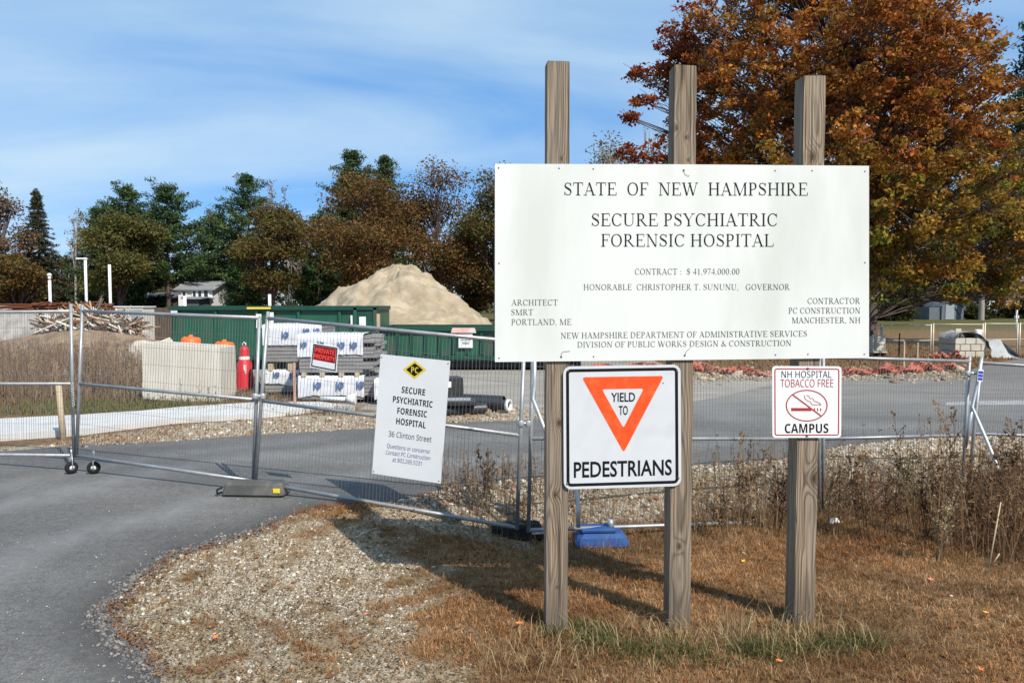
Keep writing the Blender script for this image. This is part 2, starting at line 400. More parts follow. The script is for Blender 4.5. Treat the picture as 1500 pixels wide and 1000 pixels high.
    # dark drying checks running along the grain
    ck = N.new('ShaderNodeMapRange'); ck.inputs[1].default_value, ck.inputs[2].default_value = 0.60, 0.635; L.new(noise(55, 0.7, 3), ck.inputs[0])
    x5 = N.new('ShaderNodeMix'); x5.data_type = 'RGBA'; L.new(mt('MULTIPLY', ck.outputs[0], 0.75), x5.inputs[0]); L.new(x4.outputs[2], x5.inputs[6]); x5.inputs[7].default_value = (0.05, 0.035, 0.025, 1)
    L.new(x5.outputs[2], b.inputs['Base Color'])
    bp = N.new('ShaderNodeBump'); bp.inputs['Strength'].default_value = 0.5; bp.inputs['Distance'].default_value = 0.003
    L.new(mt('ADD', mt('MULTIPLY', ring, -0.5), fine), bp.inputs['Height']); L.new(bp.outputs[0], b.inputs['Normal'])
    return m

# ------------------------------------------------------------------ ground, road, walk
def fence_y(x): return np.interp(x, [.2, 3.43, 5.4, 9], [7.2, 8.24, 8.82, 9.9])
def gravel_w(x, y):
    """how stony the ground is (0 dry grass, 1 gravel)"""
    px, py = to_px(x, y, gz(x, y))
    bnd = np.interp(py, [690, 740, 770, 830, 870, 900, 930, 960, 1000, 1100], [470, 490, 525, 610, 650, 625, 590, 610, 690, 760])
    nz1 = np.sin(x * 7.3 + 2.1 * np.sin(y * 4.1)) * np.sin(y * 6.1 + 1.7 * np.sin(x * 5.3)) + .5 * np.sin(x * 17 + 3 * np.sin(y * 11)) * np.sin(y * 15)
    g = 1 - sstep(-60, 70, px - bnd + 55 * nz1)
    g = g * (1 - .62 * sstep(.25, .9, nz1 + .25 * np.sin(x * 2.7 - y * 1.9)))
    g = g * sstep(735, 765, py + 0 * px)
    behind = inside(x, y, VERGE) * sstep(-0.02, 0.25, y - fence_y(x) + .5 * (x < 0.2)) * (1 - .55 * sstep(0.7, 1.9, poly_dist(x, y, EDGE))) * sstep(-1.6, -1.2, x)
    strip = inside(x, y, STRIP)
    return np.clip(np.maximum(np.maximum(g, behind), strip), 0, 1)
STRIP = np.array([flat(*p)[:2] for p in [(-200,655),(57,653),(120,640),(264,622),(375,615),(497,602),(560,604),(760,600),(830,603),(830,613),(654,621),(375,639),(210,650),(57,659),(-200,668)]])
xs = np.concatenate([-np.geomspace(8, 700, 40)[::-1], np.arange(-7.9, 9, 0.09), np.geomspace(9.1, 700, 44)])
ys = np.concatenate([[-60, -25, -10, -4, -1], np.arange(0.5, 14, 0.09), np.geomspace(14.1, 900, 70)])
gx, gy = np.meshgrid(xs, ys)
zz_ = gz(gx, gy)
fx, fy = gx.ravel(), gy.ravel()
V = np.column_stack([fx, fy, zz_.ravel()])
nx_, ny_ = len(xs), len(ys)
ii = (np.arange(ny_ - 1)[:, None] * nx_ + np.arange(nx_ - 1)[None, :]).ravel()
F = np.column_stack([ii, ii + 1, ii + nx_ + 1, ii + nx_])
lowp = (V[:, 1] < 14) & (abs(V[:, 0]) < 9)
ROADP = np.vstack([EDGE_FAR, EDGE[::-1], [[EDGE[0][0], -30], [-60, -30], [-60, EDGE_FAR[0][1]]]])
inroad = inside(fx, fy, ROADP)
deep = inroad & (np.minimum(poly_dist(fx, fy, EDGE), poly_dist(fx, fy, EDGE_FAR)) > 0.12)
V[deep, 2] -= 0.05
# zones: R gravel, G lawn, B pale packed dust
zr = gravel_w(fx, fy)
zg = sstep(58, 66, fy) * sstep(2, 14, fx) + sstep(60, 90, fy) * (1 - sstep(-4, 2, fx))
zg = np.maximum(zg, 0.5 * sstep(16.5, 14.3, fy) * sstep(13.2, 13.7, fy) * sstep(-9.5, -7.5, fx) * sstep(-4.8, -5.6, fx))
lot = inside(fx, fy, np.array([(-16, 19.5), (-5.5, 15.6), (-2.6, 13.9), (1.0, 13.4), (2.0, 12.6), (6, 14), (16, 19), (12, 20.5), (5, 21.5), (5.5, 60), (-16, 60)]))
zb = lot.astype(float)
gm, N, L, b = newmat('ground_soil')
b.inputs['Roughness'].default_value = 0.95; b.inputs['Specular IOR Level'].default_value = 0.1
att = N.new('ShaderNodeAttribute'); att.attribute_name = 'Zone'
sp = N.new('ShaderNodeSeparateColor'); L.new(att.outputs['Color'], sp.inputs[0])
tco = N.new('ShaderNodeTexCoord')
def gnoise(scale, det=6, rough=0.62, kind='N', stretch=None):
    src = tco.outputs['Object']
    if stretch:
        q = N.new('ShaderNodeMapping'); q.inputs['Scale'].default_value = stretch; L.new(src, q.inputs[0]); src = q.outputs[0]
    if kind == 'V':
        n = N.new('ShaderNodeTexVoronoi'); n.inputs['Scale'].default_value = scale; L.new(src, n.inputs[0]); return n
    n = N.new('ShaderNodeTexNoise'); n.inputs['Scale'].default_value = scale; n.inputs['Detail'].default_value = det; n.inputs['Roughness'].default_value = rough; L.new(src, n.inputs[0]); return n
def gramp(o, stops):
    r = N.new('ShaderNodeValToRGB'); L.new(o, r.inputs[0])
    e = r.color_ramp.elements
    while len(e) < len(stops): e.new(0.5)
    for k, (p_, c_) in zip(e, stops): k.position = p_; k.color = (*c_, 1)
    return r.outputs[0]
def gmix(f, a, c):
    x = N.new('ShaderNodeMix'); x.data_type = 'RGBA'
    L.new(f, x.inputs[0]) if not isinstance(f, float) else setattr(x.inputs[0], 'default_value', f)
    L.new(a, x.inputs[6]); L.new(c, x.inputs[7]); return x.outputs[2]
dryc = gramp(gnoise(9, 8, 0.7).outputs[0], [(0.30, (0.075, 0.045, 0.022)), (0.5, (0.17, 0.105, 0.05)), (0.68, (0.28, 0.18, 0.095))])
gvo = gnoise(34, kind='V', stretch=(1, 1, 1))
gravc = gmix(gramp(gnoise(3.2, 5).outputs[0], [(0.42, (0, 0, 0)), (0.62, (1, 1, 1))]), gramp(gvo.outputs['Color'], [(0.2, (0.23, 0.185, 0.125)), (0.55, (0.40, 0.34, 0.245)), (0.85, (0.54, 0.48, 0.375))]), gramp(gnoise(22, 6).outputs[0], [(0.35, (0.20, 0.14, 0.08)), (0.65, (0.42, 0.345, 0.235))]))
lawnc = gramp(gnoise(2.2, 6).outputs[0], [(0.35, (0.055, 0.062, 0.018)), (0.65, (0.125, 0.105, 0.035))])
dustc = gramp(gnoise(1.2, 8, 0.65, stretch=(0.35, 1.4, 1)).outputs[0], [(0.32, (0.235, 0.22, 0.195)), (0.6, (0.33, 0.305, 0.265)), (0.75, (0.42, 0.39, 0.33))])
cc = gmix(sp.outputs[0], dryc, gravc)
cc = gmix(sp.outputs[1], cc, lawnc)
cc = gmix(sp.outputs[2], cc, dustc)
L.new(cc, b.inputs['Base Color'])
bp = N.new('ShaderNodeBump'); bp.inputs['Strength'].default_value = 0.8; bp.inputs['Distance'].default_value = 0.03
L.new(gnoise(26, 8, 0.7).outputs[0], bp.inputs['Height']); L.new(bp.outputs[0], b.inputs['Normal'])
go = np_obj('ground', V, F, gm, smooth=True)
tag(go, kind='structure')
a = go.data.attributes.new('Zone', 'FLOAT_COLOR', 'POINT')
a.data.foreach_set('color', np.column_stack([zr, zg, zb, np.ones_like(zr)]).astype(np.float32).ravel())

# asphalt
am, N, L, b = newmat('worn_asphalt')
b.inputs['Roughness'].default_value = 0.88; b.inputs['Specular IOR Level'].default_value = 0.25
tco = N.new('ShaderNodeTexCoord')
base = gramp(gnoise(0.55, 6, 0.6, stretch=(0.5, 1.3, 1)).outputs[0], [(0.3, (0.102, 0.099, 0.095)), (0.55, (0.143, 0.139, 0.132)), (0.75, (0.196, 0.190, 0.179))])
mid = gramp(gnoise(13, 6, 0.75).outputs[0], [(0.32, (0.72, 0.72, 0.72)), (0.55, (1.0, 1.0, 1.0)), (0.75, (1.16, 1.15, 1.13))])
xm = N.new('ShaderNodeMix'); xm.data_type = 'RGBA'; xm.blend_type = 'MULTIPLY'; xm.inputs[0].default_value = 1.0; L.new(base, xm.inputs[6]); L.new(mid, xm.inputs[7]); base = xm.outputs[2]
spk = gramp(gnoise(85, 5, 0.85).outputs[0], [(0.36, (0.40, 0.40, 0.40)), (0.50, (0.98, 0.98, 0.98)), (0.66, (1.7, 1.66, 1.6))])
x = N.new('ShaderNodeMix'); x.data_type = 'RGBA'; x.blend_type = 'MULTIPLY'; x.inputs[0].default_value = 0.85; L.new(base, x.inputs[6]); L.new(spk, x.inputs[7])
# pale scuffed dust flecks near the camera, in streaks
fl = gnoise(11, 9, 0.78, stretch=(0.45, 1.6, 1)); flr = N.new('ShaderNodeMapRange'); flr.inputs[1].default_value, flr.inputs[2].default_value = 0.63, 0.74; flr.inputs[4].default_value = 0.55; L.new(fl.outputs[0], flr.inputs[0])
dst = N.new('ShaderNodeRGB'); dst.outputs[0].default_value = (0.36, 0.35, 0.33, 1)
c1 = gmix(flr.outputs[0], x.outputs[2], dst.outputs[0])
att = N.new('ShaderNodeAttribute'); att.attribute_name = 'Zone'; sp = N.new('ShaderNodeSeparateColor'); L.new(att.outputs['Color'], sp.inputs[0])
dk = N.new('ShaderNodeRGB'); dk.outputs[0].default_value = (0.062, 0.060, 0.057, 1)
c2 = gmix(sp.outputs[0], c1, dk.outputs[0])
ds2 = gramp(gnoise(1.6, 8, 0.7, stretch=(0.25, 1.6, 1)).outputs[0], [(0.35, (0.16, 0.16, 0.155)), (0.6, (0.27, 0.255, 0.225)), (0.75, (0.36, 0.335, 0.285))])
c3 = gmix(sp.outputs[1], c2, ds2)
tk = N.new('ShaderNodeRGB'); tk.outputs[0].default_value = (0.245, 0.245, 0.24, 1)
tkn = gnoise(5, 6, 0.7); tkm = N.new('ShaderNodeMath'); tkm.operation = 'MULTIPLY'; L.new(tkn.outputs[0], tkm.inputs[0]); L.new(sp.outputs[2], tkm.inputs[1])
c3 = gmix(tkm.outputs[0], c3, tk.outputs[0])
L.new(c3, b.inputs['Base Color'])
bp = N.new('ShaderNodeBump'); bp.inputs['Strength'].default_value = 0.35; bp.inputs['Distance'].default_value = 0.008
L.new(gnoise(120, 3, 0.7).outputs[0], bp.inputs['Height']); L.new(bp.outputs[0], b.inputs['Normal'])
# road surface: strips of quads between the far and the near edge, with a ragged near edge
def resample(pts, n):
    pts = np.asarray(pts, float); s = np.concatenate([[0], np.cumsum(np.hypot(*np.diff(pts, axis=0).T))])
    q = np.linspace(0, s[-1], n)
    return np.column_stack([np.interp(q, s, pts[:, 0]), np.interp(q, s, pts[:, 1])])
fe = resample(np.vstack([[[-60, EDGE_FAR[0][1]]], EDGE_FAR]), 900)
ne = resample(np.vstack([[[-3.0, -30]], EDGE]), 900)
w_ = np.zeros(900)
for k, amp in ((3, .03), (9, .025), (27, .02), (80, .022), (200, .018)):
    w_ += amp * np.interp(np.arange(900), np.linspace(0, 899, k * 5), rng.normal(0, 1, k * 5))
tn = np.gradient(ne, axis=0); tn /= np.hypot(tn[:, 0], tn[:, 1])[:, None] + 1e-9
ne = ne + np.column_stack([tn[:, 1], -tn[:, 0]]) * (w_[:, None] - 0.01)
outline = np.vstack([fe, ne[::-1], [[-60, -30]]])
import bmesh
bm = bmesh.new()
vv = [bm.verts.new((p[0], p[1], 0.006)) for p in outline]
bm.faces.new(vv)
for xx_ in list(np.arange(-6, 6, 0.25)):
    g_ = bm.verts[:] + bm.edges[:] + bm.faces[:]
    bmesh.ops.bisect_plane(bm, geom=g_, plane_co=(xx_, 0, 0), plane_no=(1, 0, 0))
for yy_ in list(np.arange(2.5, 11, 0.25)) + list(range(12, 26)):
    g_ = bm.verts[:] + bm.edges[:] + bm.faces[:]
    bmesh.ops.bisect_plane(bm, geom=g_, plane_co=(0, yy_, 0), plane_no=(0, 1, 0))
# a turned-down edge so the slab has thickness
be = [e for e in bm.edges if e.is_boundary]
ex = bmesh.ops.extrude_edge_only(bm, edges=be)
for v in [q for q in ex['geom'] if isinstance(q, bmesh.types.BMVert)]: v.co.z -= 0.09
bmesh.ops.triangulate(bm, faces=bm.faces[:])
me = bpy.data.meshes.new('road'); bm.to_mesh(me); bm.free()
me.materials.append(am)
ro = bpy.data.objects.new('road', me); col.objects.link(ro); tag(ro, kind='structure')
cv = np.empty(len(me.vertices) * 3, dtype=np.float32); me.vertices.foreach_get('co', cv); cv = cv.reshape(-1, 3)
d1 = poly_dist(cv[:, 0], cv[:, 1], EDGE[:14])
a = me.attributes.new('Zone', 'FLOAT_COLOR', 'POINT')
dall = poly_dist(cv[:, 0], cv[:, 1], EDGE); trk = np.exp(-((dall - 1.15) / .22) ** 2) + np.exp(-((dall - 2.75) / .25) ** 2) + .7 * np.exp(-((dall - 3.6) / .2) ** 2)
dustz = sstep(12.0, 16.0, cv[:, 1]) * sstep(-1, 3, cv[:, 0]) * (1 - 0.55 * sstep(9, 12, cv[:, 0]))
a.data.foreach_set('color', np.column_stack([0.85 * (1 - sstep(0.02, 0.42, d1)), 0.85 * dustz, .9 * trk, np.ones_like(d1)]).astype(np.float32).ravel())
# pale worn stripe on the far asphalt
mbk = MB()
q = [flat(*p) for p in ((1385, 590), (1440, 587.5), (1520, 587), (1520, 593.5), (1440, 594), (1385, 594))]
mbk.add([(p.x, p.y, 0.011) for p in q], [(0, 5, 4, 1), (1, 4, 3, 2)])
tag(mbk.build('road_marking', mat('worn_road_paint', (0.36, 0.36, 0.35), (0.24, 0.24, 0.24), 7, 0.9)), kind='structure')

# concrete walk slab beyond the drive
top_b = [(-260, 624), (0, 612.5), (114, 607), (207, 601), (264, 595.5), (375, 588.5), (470, 588), (520, 594)]
top_f = [(-260, 655), (0, 642), (120, 634), (168, 628), (264, 617), (375, 611.5), (470, 601), (500, 599)]
def flatz(px, py, z):
    d = ray(px, py); return CAMP + d * ((z - EYE) / d.z)
bk = [flatz(px, py, 0.10) for px, py in top_b]
fr_ = [flatz(px, py - 6, 0.10) for px, py in top_f]
vs, fs = [], []
n = len(bk)
for A in (bk, fr_): vs += [(p.x, p.y, 0.10) for p in A]
for A in (bk, fr_): vs += [(p.x, p.y, -0.05) for p in A]
for i in range(n - 1):
    fs += [(i, n + i, n + i + 1, i + 1), (n + i, 3 * n + i, 3 * n + i + 1, n + i + 1), (i + 1, 2 * n + i + 1, 2 * n + i, i)]
fs.append((n - 1, 2 * n - 1, 4 * n - 1, 3 * n - 1))
tag(MB().add(vs, fs).build('sidewalk', M['walk']), kind='structure')
# kerb far across the lot
kb = MB()
ka, kc = flatz(1446, 513, 0.0), flatz(1560, 513, 0.0)
kb.box(((ka.x + kc.x) / 2, ka.y + .6, float(gz(ka.x, ka.y)) + 0.10), (kc.x - ka.x, 0.3, 0.22))
tag(kb.build('kerb', M['concrete']), kind='structure')

# ------------------------------------------------------------------ lettering
def to_style(s, style):
    if style == 'serif':
        return ''.join(chr(0x1D400 + ord(c) - 65) if 'A' <= c <= 'Z' else chr(0x1D7CE + ord(c) - 48) if '0' <= c <= '9' else c for c in s)
    if style in ('sans', 'sansb'):
        u, l, d = (0x1D5A0, 0x1D5BA, 0x1D7E2) if style == 'sans' else (0x1D5D4, 0x1D5EE, 0x1D7EC)
        return ''.join(chr(u + ord(c) - 65) if 'A' <= c <= 'Z' else chr(l + ord(c) - 97) if 'a' <= c <= 'z' else chr(d + ord(c) - 48) if '0' <= c <= '9' else c for c in s)
    return s
_cap = {}
def glyphs(s, style, off):
    c = bpy.data.curves.new('lettering', 'FONT'); c.body = to_style(s, style); c.offset = off; c.resolution_u = 3
    o = bpy.data.objects.new('lettering', c); col.objects.link(o)
    dg = bpy.context.evaluated_depsgraph_get(); dg.update()
    me = o.evaluated_get(dg).to_mesh()
    V = [tuple(v.co[:2]) for v in me.vertices]; F = [tuple(p.vertices) for p in me.polygons]
    o.evaluated_get(dg).to_mesh_clear()
    bpy.data.objects.remove(o); bpy.data.curves.remove(c)
    return V, F
def cap_h(style, off):
    if (style, off) not in _cap:
        V, F = glyphs('H', style, off); _cap[(style, off)] = (min(v[1] for v in V), max(v[1] for v in V))
    return _cap[(style, off)]
# a light roman capital alphabet, drawn as strokes: thick stems, hairline joins and flat serifs
TK, TN = 0.125, 0.048
def _roman():
    G = {}
    def q(p, w0, w1=None):
        (x0, y0), (x1, y1) = p; w1 = w0 if w1 is None else w1
        if abs(y1 - y0) > abs(x1 - x0) * .35: return [(x0 - w0 / 2, y0), (x0 + w0 / 2, y0), (x1 + w1 / 2, y1), (x1 - w1 / 2, y1)]
        return [(x0, y0 - w0 / 2), (x1, y1 - w1 / 2), (x1, y1 + w1 / 2), (x0, y0 + w0 / 2)]
    def v(x, y0=0.0, y1=1.0, w=TK): return q(((x, y0), (x, y1)), w)
    def h(x0, x1, y, w=TN): return q(((x0, y), (x1, y)), w)
    def d(x0, y0, x1, y1, w): return q(((x0, y0), (x1, y1)), w)
    def sf(x, y, w=.32): return h(x - w / 2, x + w / 2, y, TN)
    b, t = TN / 2, 1 - TN / 2
    def run(pts):
        out = []
        P_ = [Vector(p[:2]) for p in pts]; L, R_ = [], []
        for i, p in enumerate(P_):
            e = (P_[min(i + 1, len(P_) - 1)] - P_[max(i - 1, 0)]); e = e.normalized() if e.length else Vector((1, 0)); n = Vector((-e.y, e.x)) * pts[i][2] / 2
            L.append(tuple(p + n)); R_.append(tuple(p - n))
        for i in range(len(pts) - 1): out.append([L[i], L[i + 1], R_[i + 1], R_[i]])
        return out
    def arc(cx, cy, rx, ry, a0, a1, tk=TK, n=20):
        out = []
        for k in range(n + 1):
            a = R(a0 + (a1 - a0) * k / n); w = TN + (tk - TN) * abs(cos(a)) ** 1.6
            out.append((cx + (rx - w / 2) * cos(a), cy + (ry - TN / 2) * sin(a), w))
        return run(out)
    S = run([(.63, .76, .03), (.56, .91, TN), (.38, .975, TN), (.21, .92, .07), (.14, .78, .10), (.21, .64, .125), (.4, .53, .14), (.58, .42, .135), (.655, .26, .11), (.58, .09, .07), (.40, .025, TN), (.22, .08, TN), (.13, .24, .03)]) + [v(.645, .72, .99, .035), v(.115, .01, .30, .035)]
    G['A'] = ([d(.13, 0, .47, 1, TN), d(.46, 1, .83, 0, TK), h(.26, .70, .34), sf(.13, b, .28), sf(.84, b, .34)], .98)
    G['B'] = ([v(.22), h(.08, .45, t), h(.2, .47, .52), h(.08, .47, b)] + arc(.42, .755, .27, .245, -90, 90) + arc(.44, .265, .33, .265, -90, 90), .86)
    G['C'] = (arc(.50, .5, .44, .5, 42, 318) + [v(.83, .66, .98, .035), d(.78, .14, .86, .22, .04)], .93)
    G['D'] = ([v(.22), h(.08, .45, t), h(.08, .45, b)] + arc(.40, .5, .56, .5, -90, 90), 1.03)
    G['E'] = ([v(.22), h(.08, .76, t), h(.22, .58, .52), h(.08, .80, b), v(.755, .77, 1, .035), v(.585, .40, .64, .035), v(.81, 0, .25, .035)], .87)
    G['F'] = ([v(.22), h(.08, .74, t), h(.22, .56, .52), v(.735, .77, 1, .035), v(.565, .40, .64, .035), sf(.22, b, .36)], .79)
    G['G'] = (arc(.50, .5, .44, .5, 42, 312) + [v(.83, .66, .98, .035), v(.82, .06, .40), sf(.83, .41, .32)], 1.03)
    G['H'] = ([v(.22), v(.84), h(.2, .84, .51)] + [sf(x, y, .32) for x in (.22, .84) for y in (b, t)], 1.06)
    G['I'] = ([v(.23), sf(.23, b, .34), sf(.23, t, .34)], .46)
    G['K'] = ([v(.22), d(.27, .40, .78, .98, TN), d(.44, .58, .88, 0, TK), sf(.22, b), sf(.22, t), sf(.78, t, .30), sf(.88, b, .30)], 1.04)
    G['L'] = ([v(.22), sf(.22, t, .34), h(.08, .78, b), v(.785, 0, .27, .035)], .85)
    G['M'] = ([v(.20, w=TN), d(.24, 1, .63, 0, TK), d(.63, 0, 1.04, 1, TN), v(1.07), sf(.20, b, .28), sf(.17, t, .2), sf(1.07, b, .32), sf(1.11, t, .2)], 1.28)
    G['N'] = ([v(.20, w=TN), d(.20, 1, .84, 0, TK), v(.87, w=TN), sf(.20, b, .28), sf(.14, t, .2), sf(.87, t, .28)], 1.06)
    G['O'] = (arc(.52, .5, .45, .5, 0, 360, n=40), 1.04)
    G['P'] = ([v(.22), h(.08, .44, t), h(.22, .44, .46), sf(.22, b, .36)] + arc(.42, .73, .30, .27, -90, 90), .80)
    G['R'] = ([v(.22), h(.08, .44, t), h(.22, .44, .49), sf(.22, b, .34), d(.42, .50, .86, 0, TK), sf(.90, b, .18)] + arc(.42, .745, .29, .255, -90, 90), .98)
    G['S'] = (S, .77)
    G['T'] = ([v(.45), h(.05, .85, t), v(.055, .76, 1, .035), v(.845, .76, 1, .035), sf(.45, b, .36)], .90)
    G['U'] = ([v(.22, .32, 1), v(.86, .32, 1, TN), sf(.22, t, .32), sf(.86, t, .28)] + run([(.22, .34, TK), (.235, .20, .11), (.31, .075, .07), (.52, .025, TN), (.73, .075, TN), (.84, .20, TN), (.86, .34, TN)]), 1.06)
    G['V'] = ([d(.16, 1, .50, 0, TK), d(.50, 0, .86, 1, TN), sf(.15, t, .30), sf(.86, t, .26)], .99)
    G['W'] = ([d(.15, 1, .44, 0, TK), d(.45, 0, .72, .98, TN), d(.66, 1, .97, 0, TK), d(.98, 0, 1.26, 1, TN), sf(.15, t, .28), sf(.68, t, .30), sf(1.27, t, .24)], 1.39)
    G['Y'] = ([d(.15, 1, .49, .45, TK), d(.49, .45, .85, 1, TN), v(.49, 0, .47), sf(.15, t, .30), sf(.85, t, .26), sf(.49, b, .34)], .98)
    G['0'] = (arc(.36, .5, .31, .5, 0, 360, n=32), .72)
    G['1'] = ([v(.38), d(.16, .84, .38, .98, TN), sf(.38, b, .36)], .72)
    G['4'] = ([v(.52, w=.11), d(.07, .30, .50, 1, TN), h(.05, .68, .29, .06)], .72)
    G['7'] = ([h(.08, .66, .94, .09), d(.28, 0, .63, .94, .075), v(.08, .76, .95, .035)], .72)
    G['9'] = (arc(.36, .67, .29, .33, 0, 360, n=28) + run([(.64, .66, .11), (.60, .38, .10), (.44, .12, .07), (.14, .0, .03)]), .72)
    G['$'] = (S + [v(.39, -.12, 1.12, .03)], .77)
    dot = lambda x, y: [(x - .06, y - .06), (x + .06, y - .06), (x + .06, y + .06), (x - .06, y + .06)]
    G['.'] = ([dot(.18, .06)], .36); G[':'] = ([dot(.2, .08), dot(.2, .56)], .40)
    G[','] = ([dot(.18, .06), [(.24, .06), (.13, -.17), (.10, -.15), (.15, .04)]], .36)
    G['&'] = (run([(.90, .46, .035), (.74, .22, TN), (.55, .05, .06), (.34, .02, .08), (.16, .12, .115), (.15, .30, .115), (.36, .52, .06), (.56, .70, TN), (.56, .88, TN), (.45, .97, TN), (.33, .88, .08), (.35, .70, .10), (.62, .28, .13), (.86, .05, .10), (1.0, .03, .05)]), 1.04)
    G[' '] = ([], .36)
    return G
ROMAN = _roman()
def roman_px(mb, s, x0, y0, x1, y1, cap, pl, out=0.0018, m=0):
    adv, quads = 0.0, []
    for c in s:
        g, w = ROMAN[c]; quads += [[(x + adv, y) for x, y in q] for q in g]; adv += w + .035
    lo = min(p[0] for q in quads for p in q); hi = max(p[0] for q in quads for p in q)
    for k, q in enumerate(quads):
        mb.add([on_plane(x0 + (x1 - x0) * (x - lo) / (hi - lo), y0 + (y1 - y0) * (x - lo) / (hi - lo) - y * cap, *pl) + pl[1] * (out + .00002 * (k % 7)) for x, y in q], [(0, 1, 2, 3)], m)
def text_px(mb, s, x0, y0, x1, y1, cap, pl, style='bfont', off=0.0, up=(0, -1), out=0.002, m=0):
    """lettering laid on the plane pl = (point, normal): baseline from (x0, y0) to (x1, y1), capital height cap"""
    V, F = glyphs(s, style, off); lo, hi = cap_h(style, off)
    a, b_ = min(v[0] for v in V), max(v[0] for v in V)
    vs = []
    for vx, vy in V:
        t = (vx - a) / (b_ - a); h = (vy - lo) / (hi - lo) * cap
        vs.append(on_plane(x0 + (x1 - x0) * t + up[0] * h, y0 + (y1 - y0) * t + up[1] * h, *pl) + pl[1] * out)
    mb.add(vs, F, m)
def quad_map(TL, TR, BR, BL):
    def f(u, v):
        return ((TL[0] * (1 - u) + TR[0] * u) * (1 - v) + (BL[0] * (1 - u) + BR[0] * u) * v, (TL[1] * (1 - u) + TR[1] * u) * (1 - v) + (BL[1] * (1 - u) + BR[1] * u) * v)
    return f
def rrect(w, h, r, ins=0.0, n=6):
    """rounded rectangle in units of pixels, inset by ins, returned in 0..1 of the outer rectangle"""
    r = max(r - ins, 0.01); pts = []
    for cx, cy, a0 in ((w - ins - r, ins + r, -90), (w - ins - r, h - ins - r, 0), (ins + r, h - ins - r, 90), (ins + r, ins + r, 180)):
        for k in range(n + 1):
            t = R(a0 + 90 * k / n); pts.append(((cx + r * cos(t)) / w, (cy + r * sin(t)) / h))
    return pts
def plate(mb, loop, pl, front, back, m=0):
    """a solid plate whose outline is a loop of picture points on the plane"""
    a_ = [on_plane(*p, *pl) + pl[1] * front for p in loop]; b_ = [on_plane(*p, *pl) + pl[1] * back for p in loop]
    n = len(loop)
    mb.add(a_ + b_, [tuple(range(n)), tuple(range(2 * n - 1, n - 1, -1))] + [(i, n + i, n + (i + 1) % n, (i + 1) % n) for i in range(n)], m)
def ring_px(mb, lo, li, pl, out, m=0):
    n = len(lo)
    mb.add([on_plane(*p, *pl) + pl[1] * out for p in lo + li], [(i, (i + 1) % n, n + (i + 1) % n, n + i) for i in range(n)], m)
def fill_px(mb, loop, pl, out, m=0):
    mb.add([on_plane(*p, *pl) + pl[1] * out for p in loop], [tuple(range(len(loop)))], m)
def round_tri(pts, r, n=5):
    out = []
    for i in range(3):
        p, a_, b_ = Vector(pts[i]), Vector(pts[i - 1]), Vector(pts[(i + 1) % 3])
        da, db = (a_ - p).normalized(), (b_ - p).normalized()
        for k in range(n + 1):
            t = k / n; q = (p + da * r) * (1 - t) ** 2 + p * 2 * t * (1 - t) + (p + db * r) * t * t
            out.append((q.x, q.y))
    return out
def bolt(mb, px, py, pl, r, out=0.001):
    c = on_plane(px, py, *pl)
    mb.lathe(c + pl[1] * out, [(r * 1.0, 0), (r, r * .35), (r * .6, r * .6), (0.0001, r * .65)], 8, axis=pl[1])

# ------------------------------------------------------------------ the sign post group
BL_, BR_ = P(725, 400, 4.655), P(1273, 400, 4.80)
bn = Vector((BR_.y - BL_.y, -(BR_.x - BL_.x), 0)).normalized()       # faces the camera
if bn.y > 0: bn = -bn
BP = (Vector((BL_.x, BL_.y, 0)), bn)
yaw = math.atan2(BR_.y - BL_.y, BR_.x - BL_.x)
tang = Vector((cos(yaw), sin(yaw), 0))
